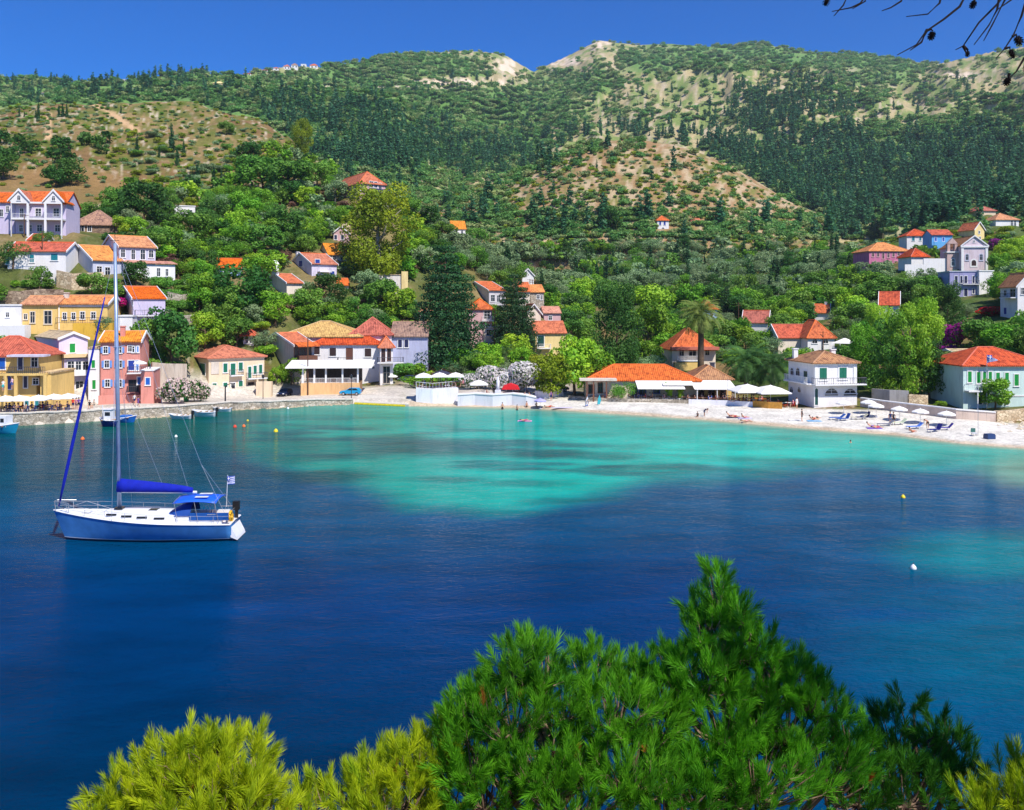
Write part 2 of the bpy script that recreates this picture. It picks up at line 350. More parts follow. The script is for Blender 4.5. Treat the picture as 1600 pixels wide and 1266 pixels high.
# mountain: main crest with lower spurs in front of it
sk = np.interp(PXg, [a for a, b in SKY], [b for a, b in SKY]) + 2.0 * (fbm(PXg / 14, PXg * 0 + 3, 3, 2) - 0.5)
YC = np.interp(PXg, [-700, 0, 300, 520, 700, 830, 900, 1200, 1440, 1480, 1700, 2200], [1100, 1150, 1200, 1500, 1800, 1950, 2150, 2150, 2050, 1750, 1500, 1300])
def spur(crest, Yc, Yf, pf, p=1.0, back=0.6):
    zc = pz(crest, Yc); zf = pz(pf, Yf); t = np.clip((Yg - Yf) / (Yc - Yf), -0.5, None)
    return np.minimum(t, 0) * 500 + np.where(t < 1, zf + (zc - zf) * np.sign(t) * np.abs(t) ** p, zc - (Yg - Yc) * back)
mtn = spur(sk, YC, 620, np.interp(PXg, [0, 600, 800, 1300, 1600], [330, 335, 345, 352, 345]), 1.12)
tt = np.clip((Yg - 620) / (YC - 620), 0, 1)
rel = (fbm(Xg / 260 + Yg / 900, Yg / 420, 5, 21) - 0.5) * 150 + (np.abs(fbm(Xg / 90, Yg / 160, 4, 33) - 0.5) * -120 + 12)
mtn = mtn + rel * np.sin(tt * math.pi) ** 0.8 * (Yg < YC)
# spur crests seen across the mountain
s1 = spur(np.interp(PXg, [-700, 0, 200, 360, 480, 620, 700], [150, 146, 142, 132, 128, 150, 260]), 900, 560, 330, 1.0)
s2 = spur(np.interp(PXg, [780, 850, 950, 1050, 1130, 1250, 1400, 1480, 1560], [260, 190, 150, 118, 108, 118, 150, 190, 260]), 1450, 700, 330, 1.15)
s3 = spur(np.interp(PXg, [1380, 1450, 1520, 1600, 1700, 2200], [330, 262, 232, 215, 205, 180]), 900, 520, 345, 1.0)
s1 = np.where(PXg > 700, -60, s1); s2 = np.where((PXg < 780) | (PXg > 1560), -60, s2); s3 = np.where(PXg < 1380, -60, s3)
rl = (fbm(Xg / 60, Yg / 60, 4, 41) - 0.5) * 26
s1 = s1 + rl; s2 = s2 + rl * 1.8; s3 = s3 + rl
LAY = np.stack([ZT, hill, mtn, s1, s2, s3])
zone = LAY.argmax(0)
ZT = LAY.max(0)
ZT = np.where(Yg > 2600, np.minimum(ZT, 250), ZT)
ROWg = HY + (H - ZT) * F / Yg
def tz(px, Y):
    i = (np.asarray(px, float) - CX) / F; i = (i - US[0]) / 0.0025; j = np.interp(Y, YS, np.arange(NY))
    i = np.clip(i, 0, NU - 1.001); j = np.clip(j, 0, NY - 1.001); a = np.floor(i).astype(int); b = np.floor(j).astype(int); p = i - a; q = j - b
    return (ZT[a, b] * (1-p) + ZT[a+1, b] * p) * (1-q) + (ZT[a, b+1] * (1-p) + ZT[a+1, b+1] * p) * q
# first depth at which the ground reaches a photo row, per column (what is seen there)
RUNMIN = np.minimum.accumulate(np.where(DSH > 0, ROWg, 1e4), axis=1)
def hit(px, py, ymin=0.0):
    """depth of the ground seen at a point of the photograph, or None for sky"""
    i = int(round(((px - CX) / F - US[0]) / 0.0025)); i = min(max(i, 0), NU - 1)
    r = RUNMIN[i]; j = int(np.searchsorted(-r, -py))
    if j >= NY: return None
    return float(YS[j])
def at(px, py=None, Y=None):
    """ground point in world space under photo column px at depth Y (or the depth seen at row py)"""
    if Y is None: Y = hit(px, py)
    return Vector(((px - CX) / F * Y, Y, float(tz(px, Y))))

# ---- colours of the ground (soil, dry grass, rock, scrub, gravel, paving)
def lerp(a, b, t): return a + (b - a) * t[..., None]
def C3(r, g, b): return np.array(srgb(r, g, b))
n1 = fbm(Xg / 9, Yg / 9, 4, 51); n2 = fbm(Xg / 30, Yg / 40, 4, 57); n3 = fbm(Xg / 120, Yg / 160, 4, 61)
LYg = np.log(Yg) * 150
n4 = fbm(PXg / 9, LYg / 3, 3, 71)
def fill(c): return np.broadcast_to(np.array(c), PXg.shape + (3,)).copy()
tan, tan2, olv, grn, dgr, rock = C3(146,124,84), C3(124,98,64), C3(104,108,50), C3(82,100,40), C3(40,70,34), C3(188,174,150)
colr = lerp(fill(tan), fill(tan2), sst(.35, .65, n2))
colr = lerp(colr, fill(olv), sst(.42, .58, n4) * 0.8)
colr = lerp(colr, fill(grn), sst(.56, .66, n1) * 0.75)
colr = lerp(colr, fill(rock), sst(.64, .72, fbm(PXg / 5, LYg / 2, 3, 77)) * 0.8)
inmt = (zone >= 2).astype(float)
GREENZ = [(620,110,150,26),(520,190,320,52),(760,190,170,50),(1150,92,190,22),(900,130,80,18),(1370,100,110,22),(200,140,340,34),(60,135,160,30),(1500,230,200,46),(1150,290,330,60),(620,260,260,60),(1340,140,60,26)]
TANZ = [(790,103,38,16),(720,128,100,8),(915,90,60,20),(1150,150,170,36),(1050,215,150,24),(700,285,70,30),(1540,118,100,34),(1350,170,90,40),(900,200,70,26),(1000,270,180,50),(1230,215,70,18),(1300,112,60,8)]
gz = sum(ell(PXg, ROWg, *g, soft=.5) for g in GREENZ); tzn = sum(ell(PXg, ROWg, *g, soft=.4) for g in TANZ)
gw = np.clip(gz - tzn * 1.1 + (n3 - .5) * 1.2, 0, 1) * inmt
mt = lerp(fill(C3(176,160,120)), fill(C3(124,140,78)), sst(.38, .62, n4))
mt = lerp(mt, fill(C3(184,168,140)), sst(.62, .72, fbm(PXg / 6, LYg / 3, 3, 79)))
mt = lerp(mt, fill(C3(100,138,70)), np.clip(gw, 0, 1) * 0.95)
colr = lerp(colr, mt, inmt)
hl = (zone == 1).astype(float); colr = lerp(colr, lerp(fill(C3(156,124,88)), lerp(fill(C3(184,162,130)), fill(C3(124,122,66)), sst(.45,.6,n4)), sst(.35,.6,fbm(PXg / 8, LYg / 3, 4, 88))), hl * .9)
# quarry scars and roads cut on the mountain
for (cx, cy, rx, ry) in [(800,103,30,14),(730,128,90,5),(930,70,26,7),(880,96,38,7),(560,136,150,2.5),(1500,118,30,6)]:
    colr = lerp(colr, fill(C3(222,200,176)), ell(PXg, ROWg, cx, cy, rx, ry, .3) * sst(.35, .55, fbm(PXg/8, LYg/3, 3, 80)) * inmt)
# the dirt track over the left hill
for (x0, y0, x1, y1) in [(140,160,175,178),(175,178,215,205),(75,178,76,215)]:
    for k in np.linspace(0, 1, 16): colr = lerp(colr, fill(C3(196,162,122)), ell(PXg, ROWg, x0+(x1-x0)*k, y0+(y1-y0)*k, 5, 3, .4) * (zone == 0))
# dry ochre field behind the twin gabled house
colr = lerp(colr, fill(C3(146,114,74)), ell(PXg, ROWg, 80, 290, 130, 30, .4) * (zone == 0) * .9)
# green foot of the slopes and gardens
low = (1 - sst(95, 175, DSH)) * sst(18, 30, DSH) * (zone == 0)
colr = lerp(colr, lerp(fill(C3(80,92,44)), fill(C3(136,118,80)), sst(.45, .65, n1)), low * .85)
val = sst(850, 900, PXg) * (zone == 0) * sst(30, 50, DSH)
colr = lerp(colr, lerp(fill(C3(74,98,44)), fill(C3(130,108,70)), sst(.55, .68, n1)), val * .9)
# waterfront: paving on the left, white pebbles on the right
pave = (1 - sst(16, 22, DSH)) * (1 - sst(620, 650, PXg))
colr = lerp(colr, fill(C3(204,194,180)) * (0.9 + 0.2 * n1[..., None]), pave)
beach = (1 - sst(15, 17.5, DSH)) * sst(625, 645, PXg)
colr = lerp(colr, fill(C3(220,214,202)) * (0.86 + 0.26 * fbm(Xg / 1.2, Yg / 1.2, 3, 90)[..., None]), beach)
wet = beach * (1 - sst(.6, 1.9, DSH + (n1 - .5) * 2)); colr = lerp(colr, fill(C3(196,176,150)), wet)
plz = ell(PXg, ROWg, 760, 606, 130, 20, .3) * (zone == 0); colr = lerp(colr, fill(C3(198,188,176)), plz)
lane = ell(PXg, ROWg, 750, 575, 16, 34, .3) * (zone == 0); colr = lerp(colr, fill(C3(206,188,170)), lane)

V = np.stack([Xg, Yg, ZT], -1).reshape(-1, 3)
ii, jj = np.meshgrid(np.arange(NU - 1), np.arange(NY - 1), indexing='ij'); a = (ii * NY + jj).ravel()
FQ = np.stack([a, a + NY, a + NY + 1, a + 1], -1)
CA = np.concatenate([colr, np.ones(PXg.shape + (1,))], -1).reshape(-1, 4)
gm, n, b = newmat('ground'); L = n.links.new
at_ = n.nodes.new('ShaderNodeAttribute'); at_.attribute_name = 'albedo'
tc = n.nodes.new('ShaderNodeTexCoord')
def noise(n, tc, sc, det=5, rough=.6):
    z = n.nodes.new('ShaderNodeTexNoise'); z.inputs['Scale'].default_value = sc; z.inputs['Detail'].default_value = det; z.inputs['Roughness'].default_value = rough
    n.links.new(tc.outputs['Object'], z.inputs['Vector']); return z
z1 = noise(n, tc, 0.35, 8, .7); z2 = noise(n, tc, 2.3, 4, .6)
ma = n.nodes.new('ShaderNodeMath'); ma.operation = 'ADD'; L(z1.outputs[0], ma.inputs[0]); L(z2.outputs[0], ma.inputs[1])
mr = n.nodes.new('ShaderNodeMapRange'); mr.inputs[1].default_value = .7; mr.inputs[2].default_value = 1.3; mr.inputs[3].default_value = .62; mr.inputs[4].default_value = 1.3; L(ma.outputs[0], mr.inputs[0])
sc_ = n.nodes.new('ShaderNodeVectorMath'); sc_.operation = 'SCALE'; L(at_.outputs['Color'], sc_.inputs[0]); L(mr.outputs[0], sc_.inputs['Scale']); L(sc_.outputs[0], b.inputs['Base Color'])
bp = n.nodes.new('ShaderNodeBump'); bp.inputs['Strength'].default_value = .5; bp.inputs['Distance'].default_value = .4; L(ma.outputs[0], bp.inputs['Height']); L(bp.outputs[0], b.inputs['Normal'])
b.inputs['Roughness'].default_value = .95; b.inputs['Specular IOR Level'].default_value = .1
link('terrain', npmesh('terrain', V, FQ, gm, colors=CA, smooth=True), kind='structure')

# ================================================================ SEA
def sea_color(px, py, X, Y):
    nz_ = fbm(X / 12, Y / 16, 5, 103) - .5; wx = px + 70 * (fbm(X / 9, Y / 16, 5, 101) - .5); wy = py + 34 * nz_
    fillc = lambda r, g, b: np.broadcast_to(C3(r, g, b), px.shape + (3,)).copy()
    c = lerp(fillc(0, 72, 106), fillc(0, 50, 96), sst(760, 930, wy))
    c = lerp(c, fillc(0, 44, 78), sst(960, 1230, wy) * (1 - sst(500, 1100, wx)))
    c = lerp(c, fillc(0, 76, 110), sst(1050, 1500, wx) * sst(720, 900, wy) * .8)
    c = lerp(c, fillc(0, 112, 122), ell(wx, wy, 1570, 868, 150, 34, .6) * .9)
    c = lerp(c, fillc(0, 92, 116), ell(wx, wy, 1640, 1010, 240, 80, .7) * .6)
    c = lerp(c, fillc(0, 62, 122), ell(wx, wy, 640, 950, 330, 12, .8) * .4 + ell(wx, wy, 1390, 962, 90, 9, .8) * .4)
    c = lerp(c, fillc(0, 64, 82), (1 - sst(740, 800, wy)) * (1 - sst(330, 520, wx)))          # left, greenish
    edge = np.interp(wx, [-200, 150, 330, 430, 540, 640, 760, 860, 1000, 1100, 1200, 1280, 1450, 1540, 1600, 1800], [668, 676, 700, 722, 752, 788, 802, 792, 772, 754, 738, 728, 730, 735, 752, 790])
    edge = edge + 14 * (fbm(X / 22, Y / 22, 3, 131) - .5); tq = (1 - sst(-26, 16, wy - edge + 10 * (fbm(X / 5, Y / 6, 4, 133) - .5)))
    c = lerp(c, lerp(fillc(0, 136, 120), fillc(0, 162, 146), sst(480, 900, wx)), tq * sst(300, 470, wx) * .96)
    c = lerp(c, fillc(4, 88, 76), tq * (1 - sst(300, 470, wx)) * .8)
    for (cx, cy, rx, ry, k) in [(650,702,120,14,.8),(600,690,60,8,.6),(840,708,70,9,.8),(930,716,90,6,.6),(500,740,90,10,.75),(880,784,70,5,.5),(460,700,50,20,.5),(735,672,60,5,.45),(1000,700,50,5,.35),(990,738,120,5,.5),(820,755,60,6,.4),(1340,722,190,6,.6),(1150,702,70,5,.5),(1230,690,50,4,.4),(700,745,60,7,.45),(1080,735,60,6,.4)]:
        c = lerp(c, fillc(0, 62, 72), ell(wx, wy, cx, cy, rx, ry, .5) * k)
    c = lerp(c, fillc(0, 84, 92), tq * sst(.56, .66, fbm(X / 20, Y / 7, 5, 141)) * sst(640, 665, py) * .75)
    c = lerp(c, fillc(4, 182, 162), tq * ell(wx, wy, 1290, 700, 300, 24, .6) * .7)
    d = py - np.interp(px, [a for a, b in SH], [b for a, b in SH])
    c = lerp(c, fillc(10, 148, 132), (1 - sst(8, 48, d)) * sst(560, 700, px) * .55)
    c = lerp(c, fillc(76, 158, 140), (1 - sst(2, 17, d + 8 * (fbm(X / 5, Y / 5, 3, 5) - .5))) * sst(420, 560, px) * .8)
    c = lerp(c, fillc(160, 160, 132), (1 - sst(0, 5, d)) * sst(620, 700, px) * .8)
    c = lerp(c, fillc(60, 110, 88), (1 - sst(0, 8, d)) * (1 - sst(420, 560, px)) * .6)
    c = lerp(c, fillc(110, 150, 126), ell(px, py, 1600, 735, 60, 24, .6) * .7)
    return c
def seagrid(x0, x1, nx, y0, y1, ny):
    xs = np.linspace(x0, x1, nx); ys = np.linspace(y0, y1, ny); X, Y = np.meshgrid(xs, ys, indexing='ij')
    Yc = np.maximum(Y, 14); px = CX + X / Yc * F; py = HY + H * F / Yc
    c = sea_color(px, py, X, Y); V = np.stack([X, Y, X * 0], -1).reshape(-1, 3)
    ii, jj = np.meshgrid(np.arange(nx - 1), np.arange(ny - 1), indexing='ij'); a = (ii * ny + jj).ravel()
    return V, np.stack([a, a + ny, a + ny + 1, a + 1], -1), np.concatenate([c, np.ones(X.shape + (1,))], -1).reshape(-1, 4)
Vs, Fs, Cs = seagrid(-260, 260, 521, -140, 160, 401)
# outer ring of open sea out to the horizon
k = len(Vs); big = [(-6000, -6000), (6000, -6000), (6000, 160), (-6000, 160)]; inn = [(-260, -140), (260, -140), (260, 160), (-260, 160)]
Vs = np.concatenate([Vs, np.array([(x, y, 0) for x, y in big + inn], float)]); 
Fs = np.concatenate([Fs, np.array([(k+0, k+1, k+5, k+4), (k+1, k+2, k+6, k+5), (k+3, k+0, k+4, k+7)])])
Cs = np.concatenate([Cs, np.tile(np.array([*C3(0, 50, 96), 1.0]), (8, 1))])
wm, n, b = newmat('sea_water'); L = n.links.new; n.nodes.remove(b)
at_ = n.nodes.new('ShaderNodeAttribute'); at_.attribute_name = 'albedo'
df = n.nodes.new('ShaderNodeBsdfDiffuse'); gl = n.nodes.new('ShaderNodeBsdfGlossy'); gl.inputs['Roughness'].default_value = .07; gl.inputs['Color'].default_value = (1, 1, 1, 1)
fr = n.nodes.new('ShaderNodeFresnel'); fr.inputs['IOR'].default_value = 1.33
pw = n.nodes.new('ShaderNodeMath'); pw.operation = 'POWER'; pw.inputs[1].default_value = 1.9; L(fr.outputs[0], pw.inputs[0])
mu = n.nodes.new('ShaderNodeMath'); mu.operation = 'MULTIPLY'; mu.inputs[1].default_value = .6; L(pw.outputs[0], mu.inputs[0])
ms = n.nodes.new('ShaderNodeMixShader'); L(mu.outputs[0], ms.inputs[0]); L(df.outputs[0], ms.inputs[1]); L(gl.outputs[0], ms.inputs[2]); L(ms.outputs[0], n.nodes['Material Output'].inputs[0])
tc = n.nodes.new('ShaderNodeTexCoord')
def wnoise(sx, sy, sc, det, rot=0.0):
    mp = n.nodes.new('ShaderNodeMapping'); mp.inputs['Scale'].default_value = (sx, sy, 1); mp.inputs['Rotation'].default_value = (0, 0, rot)
    L(tc.outputs['Object'], mp.inputs[0]); z = n.nodes.new('ShaderNodeTexNoise'); z.inputs['Scale'].default_value = sc; z.inputs['Detail'].default_value = det; z.inputs['Roughness'].default_value = .6
    L(mp.outputs[0], z.inputs['Vector']); return z
w1 = wnoise(1, 1.9, 2.2, 4, .5); w2 = wnoise(1, 1.7, .5, 3, -.3)
s1_ = n.nodes.new('ShaderNodeMath'); s1_.operation = 'MULTIPLY_ADD'; s1_.inputs[1].default_value = 1.8; L(w2.outputs[0], s1_.inputs[0]); L(w1.outputs[0], s1_.inputs[2])
bp = n.nodes.new('ShaderNodeBump'); bp.inputs['Distance'].default_value = .22
sx = n.nodes.new('ShaderNodeSeparateXYZ'); L(tc.outputs['Object'], sx.inputs[0])
mr = n.nodes.new('ShaderNodeMapRange'); mr.inputs[1].default_value = 60; mr.inputs[2].default_value = 125; mr.inputs[3].default_value = .8; mr.inputs[4].default_value = .3; L(sx.outputs['Y'], mr.inputs[0])
L(mr.outputs[0], bp.inputs['Strength']); L(s1_.outputs[0], bp.inputs['Height']); L(bp.outputs[0], gl.inputs['Normal'])
b3 = n.nodes.new('ShaderNodeBump'); b3.inputs['Distance'].default_value = .22; b3.inputs['Strength'].default_value = .26; L(s1_.outputs[0], b3.inputs['Height']); L(b3.outputs[0], fr.inputs['Normal'])
b2 = n.nodes.new('ShaderNodeBump'); b2.inputs['Distance'].default_value = .3; b2.inputs['Strength'].default_value = .5; L(s1_.outputs[0], b2.inputs['Height']); L(b2.outputs[0], df.inputs['Normal'])
# thin foam-free scatter in the water body: colour breathes with the ripples and with drifting weed
w3 = wnoise(1, 2.2, .12, 5, .2); m3 = n.nodes.new('ShaderNodeMapRange'); m3.inputs[1].default_value = .3; m3.inputs[2].default_value = .7; m3.inputs[3].default_value = .78; m3.inputs[4].default_value = 1.22; L(w3.outputs[0], m3.inputs[0])
sc_ = n.nodes.new('ShaderNodeVectorMath'); sc_.operation = 'SCALE'; L(at_.outputs['Color'], sc_.inputs[0]); L(m3.outputs[0], sc_.inputs['Scale']); L(sc_.outputs[0], df.inputs['Color'])
link('sea', npmesh('sea', Vs, Fs, wm, colors=Cs, smooth=True), kind='structure')

# headland below the camera: the pines in front grow on it
xs = np.linspace(-45, 45, 91); ys = np.linspace(-40, 24, 65); X, Y = np.meshgrid(xs, ys, indexing='ij')
Z = np.where(Y < 1.0, 14.9, 14.9 - (Y - 1.0) * .78) + (fbm(X / 3, Y / 3, 4, 7) - .5) * 1.0 - np.abs(X) * .02
Z = np.minimum(Z, np.where(Y < -1, 40, 14.9 - np.clip(Y, 0, None) * .66 ))
HEADX, HEADY, HEADZ = xs, ys, Z
a = (np.arange(90)[:, None] * 65 + np.arange(64)[None, :]).ravel()
link('headland_ground', npmesh('headland', np.stack([X, Y, Z], -1).reshape(-1, 3), np.stack([a, a + 65, a + 66, a + 1], -1), stone('headland_rock', 150, 128, 96, 110, 98, 66, .9), smooth=True), kind='structure')
# ================================================================ BUILDINGS
# tile, plaster and joinery colours
T_OR = tiles('tile_orange', 238, 116, 40, 200, 84, 26); T_LO = tiles('tile_light_orange', 240, 158, 88, 214, 120, 60)
T_AM = tiles('tile_amber', 244, 158, 56, 224, 124, 40); T_RD = tiles('tile_red', 224, 98, 56, 180, 68, 38)
T_TAN = tiles('tile_tan', 226, 184, 112, 198, 146, 78); T_BR = tiles('tile_brown', 190, 146, 118, 150, 112, 90)
T_OLD = tiles('tile_old', 206, 142, 84, 160, 100, 60); T_PK = tiles('tile_pink', 226, 160, 132, 200, 122, 96); T_CR = tiles('tile_cream', 236, 206, 156, 218, 182, 128)
TRIM = plaster('white_trim', 236, 234, 232, .08)
def shm(r, g, b): return M('paint_%d_%d_%d' % (r, g, b), r, g, b, rough=.5, var=.08, scale=2)
GRN, DGRN, BLU, LBL, DBL, BRN, DBR, TEAL, NVY, LGRN = shm(20,110,84), shm(14,72,64), shm(30,96,190), shm(110,152,214), shm(38,62,150), shm(104,64,50), shm(62,42,40), shm(30,128,140), shm(40,44,84), shm(24,150,60)
DARKG = mat('window_glass', (.018, .022, .03), rough=.12, var=.3, scale=1.0)
IRON = M('iron', 70, 70, 82, rough=.5); WOODB = M('brown_wood', 112, 72, 52, rough=.6, var=.2); CURT = M('white_canvas', 240, 236, 230, rough=.9, var=.05)
SHADE = M('interior', 92, 84, 80, rough=.9, var=.2)
FOOT = []
HOUSES = []      # (px0, px1, row_top, row_bottom, depth) of every building, for keeping trees clear of them
class House:
    """A building set out from the photograph: corner at column pm, row pb, depth Y; the front wall runs to column pr
    turned by rot degrees; depth of the building from the column of its far left corner (pl) or in metres (d)."""
    def __init__(s, name, label, pm, pb, Y, pr, rot=0, pl=None, d=8.0, wall=None, eave=None, h=3.0, cat='house', w=None, group=None, base=None, snap=True):
        hy_ = hit((pm + pr) / 2, pb)
        if hy_ and snap: Y = min(max(hy_, Y * .72), Y * 1.45)
        s.c, s.s = math.cos(R(rot)), math.sin(R(rot)); s.Y = Y; s.x0 = (pm - CX) / F * Y; s.z0 = pz(pb, Y); s.rot = rot
        ur = (pr - CX) / F; s.w = w or (ur * Y - s.x0) / (s.c - ur * s.s)
        if pl is not None:
            ul = (pl - CX) / F; d = (ul * Y - s.x0) / (-s.s - ul * s.c)
            if not 2 < d < 40: print('DEPTH?', name, label, round(d, 1)); d = min(max(abs(d), 4), 14)
        s.d = d; s.h = (pb - eave) / F * Y if eave is not None else h; s.mat = wall
        s.root = thing(name, (s.x0, Y, s.z0), label, cat, group, R(rot))
        lo = min(float(tz(pxof(x, y), y)) for x, y in ((s.x0, Y), (s.x0 + s.w*s.c, Y + s.w*s.s), (s.x0 - d*s.s, Y + d*s.c), (s.x0 + s.w*s.c - d*s.s, Y + s.w*s.s + d*s.c)))
        s.found = base if base is not None else min(max(1.5, s.z0 - lo + .8), 14)
        if s.found > 5: print('DEEP', label, round(Y), round(s.found, 1))
        FOOT.append((s.x0, Y, s.c, s.s, s.w, d))
        s.rtop = s.h; s.pm, s.pb, s.pl, s.pr = pm, pb, pl, pr
        HOUSES.append([min(pm, pl if pl is not None else pm), pr, (eave or pb - 30) - 12, pb, Y])
    # pixel -> local coordinates on the front (x) or a side wall (y)
    def fx(s, px):
        u = (px - CX) / F; return (u * s.Y - s.x0) / (s.c - u * s.s)
    def fz(s, py, x=0, y=0): return pz(py, s.Y + x * s.s + y * s.c) - s.z0
    def ly(s, px, right=False):
        u = (px - CX) / F; X0, Y0 = (s.x0 + s.w * s.c, s.Y + s.w * s.s) if right else (s.x0, s.Y)
        return (u * Y0 - X0) / (-s.s - u * s.c)
    def walls(s, shape='gx', rise=None, row=None, m=None, trim=None):
        """body of the house: 'gx' gables on the sides, 'gy' gable in front, 'hip'/'flat' square"""
        w, d, h, f = s.w, s.d, s.h, s.found; s.shape = shape
        span = d if shape in ('gx',) else w if shape == 'gy' else min(w, d)
        s.rise = rise if rise is not None else (pz(row, s.Y + s.d / 2 * s.c + s.w / 2 * s.s) - s.z0 - h if row is not None else span * .22)
        if s.rise < .4: s.rise = span * .2
        b = MB()
        if shape == 'gx': b.prism([(0, -f), (d, -f), (d, h), (d / 2, h + s.rise), (0, h)], 'x', 0, w)
        elif shape == 'gy': b.prism([(0, -f), (w, -f), (w, h), (w / 2, h + s.rise), (0, h)], 'y', 0, d)
        else: b.box(0, w, 0, d, -f, h)
        s.wall = b.build('wall', m or s.mat, s.root)
        s.rtop = h + s.rise
        HOUSES[-1][2] = HY + (H - s.z0 - s.rtop) * F / (s.Y + s.d / 2)
        return s
    def roof(s, m, over=.45, t=.16, trim=True, x0=None, x1=None, chim=None):
        w, d, h, k, o = s.w, s.d, s.h + .01, s.rise, over; b = MB(); uvd = []
        if s.shape == 'gx':
            e = k * o / (d / 2)
            for sg in (0, 1):
                y0, y1 = (-o, d / 2) if sg == 0 else (d + o, d / 2)
                b.slab([(-.25, y0, h - e + t), (w + .25, y0, h - e + t), (w + .25, y1, h + k + t), (-.25, y1, h + k + t)], t)
        elif s.shape == 'gy':
            e = k * o / (w / 2)
            for sg in (0, 1):
                xa, xb = (-o, w / 2) if sg == 0 else (w + o, w / 2)
                b.slab([(xa, -.25, h - e + t), (xb, -.25, h + k + t), (xb, d + .25, h + k + t), (xa, d + .25, h - e + t)], t)
        elif s.shape == 'hip':
            L_ = max(w, d); r = min(w, d) / 2
            e = k * o / r
            A = [(-o, -o, h - e), (w + o, -o, h - e), (w + o, d + o, h - e), (-o, d + o, h - e)]
            if w >= d: p, q = (r, d / 2, h + k), (w - r, d / 2, h + k); T_ = [(A[0], A[1], q, p), (A[1], A[2], q), (A[2], A[3], p, q), (A[3], A[0], p)]
            else: p, q = (w / 2, r, h + k), (w / 2, d - r, h + k); T_ = [(A[0], A[1], p), (A[1], A[2], q, p), (A[2], A[3], q), (A[3], A[0], p, q)]
            if abs(w - d) < .05: p = (w / 2, d / 2, h + k); T_ = [(A[i], A[(i + 1) % 4], p) for i in range(4)]
            for q_ in T_: b.slab([(x, y, z + t) for x, y, z in q_], t)
        elif s.shape == 'flat':
            b.box(-.15, w + .15, -.15, d + .15, h, h + .25)
        o_ = b.build('roof', m, s.root); roof_uv(o_.data)
        if trim and s.shape in ('gx', 'gy'):
            v = MB()
            if s.shape == 'gx':
                for x in (-.32, w + .2):
                    if x > 0: v.build('roof_verge', TRIM, o_); v = MB()
                    v.prism([(-o, h - e - .12), (d / 2, h + k - .1), (d + o, h - e - .12), (d + o, h - e + .26), (d / 2, h + k + .3), (-o, h - e + .26)], 'x', x, x + .14)
            else:
                v.prism([(-o, h - e - .12), (w / 2, h + k - .1), (w + o, h - e - .12), (w + o, h - e + .26), (w / 2, h + k + .3), (-o, h - e + .26)], 'y', -.36, -.2)
            v.build('roof_verge', TRIM, o_)
            s.cap = None
        if s.shape in ('gx', 'gy', 'hip'):
            v = MB()
            if s.shape == 'gx': v.tube([(-.2, d / 2, h + k + t), (w + .2, d / 2, h + k + t)], .13, 6)
            elif s.shape == 'gy': v.tube([(w / 2, -.2, h + k + t), (w / 2, d + .2, h + k + t)], .13, 6)
            else:
                z_ = lambda p: (p[0], p[1], p[2] + t)
                pp = [(r, d/2, h+k), (w-r, d/2, h+k)] if w >= d else [(w/2, r, h+k), (w/2, d-r, h+k)]
                if (Vector(pp[0]) - Vector(pp[1])).length > .03: v.tube([z_(pp[0]), z_(pp[1])], .13, 6)
                for i, c_ in enumerate(A):
                    q_ = pp[0] if (i in (0, 3) if w >= d else i in (0, 1)) else pp[1]
                    v.tube([z_(c_), z_(q_)], .12, 5)
            v.build('ridge_tiles', m, o_)
        for c_ in (chim or []):
            x, y, hh = c_[:3]
            g = MB().box(x - .35, x + .35, y - .3, y + .3, h, s.h + s.rise + hh).box(x - .45, x + .45, y - .4, y + .4, s.h + s.rise + hh, s.h + s.rise + hh + .15)
            g.build('chimney', c_[3] if len(c_) > 3 else TRIM, o_)
        s.roofo = o_; return s
    def eavetrim(s, m=None, hh=.25):
        b = MB().box(-.12, s.w + .12, -.12, -.003, s.h - hh, s.h - .02)
        if s.shape == 'hip': b.box(-.12, -.003, 0, s.d, s.h - hh, s.h - .02).box(s.w + .003, s.w + .12, 0, s.d, s.h - hh, s.h - .02)
        b.build('cornice', m or TRIM, s.root); return s
    def op(s, px, py, wp, hp, kind='win', col=None, face='F', frame=None, fm=None, label=None):
        """one opening, centre (px,py) and size in photo pixels; kinds: win, shut, open, door, arch"""
        if face == 'F':
            x = s.fx(px); Yd = s.Y + x * s.s; k = Yd / F; z = pz(py, Yd) - s.z0; w = wp * k / max(s.c, .35); hh = hp * k
            if not -0.2 < x < s.w + .2: print('OUT', s.root.name, s.root['label'], px, round(x, 1), round(s.w, 1))
            loc, rz = (x, -.003, z), 0
        else:
            y = s.ly(px, face == 'R'); Yd = s.Y + (s.w * s.s if face == 'R' else 0) + y * s.c; k = Yd / F; z = pz(py, Yd) - s.z0; hh = hp * k
            w = min(wp * k / max(abs(s.s + (px - CX) / F * s.c), .3), hh * 1.3)
            if not 0 < y < s.d: print('OUTS', s.root.name, s.root['label'], px, round(y, 1), round(s.d, 1)); y = min(max(y, .6), s.d - .6)
            loc, rz = ((-.003, y, z), -math.pi / 2) if face == 'L' else ((s.w + .003, y, z), math.pi / 2)
        opening(s.root, loc, rz, w, hh, kind, col, frame, fm, label); return s
    def ops(s, lst, **k):
        for q in lst: s.op(*q[:4], **dict(k, **(q[4] if len(q) > 4 else {})))
        return s
    def box(s, name, m, *b, parent=None):
        return MB().box(*b).build(name, m, parent or s.root)
    def balcony(s, x0, x1, z, out=1.1, m=None, rail=None, solid=False):
        sl = MB().box(x0, x1, -out, -.004, z - .18, z).build('balcony', m or TRIM, s.root)
        railing(sl, [(x0 + .05, 0, z), (x0 + .05, -out + .06, z), (x1 - .05, -out + .06, z), (x1 - .05, 0, z)], rail or IRON, solid=solid); return s
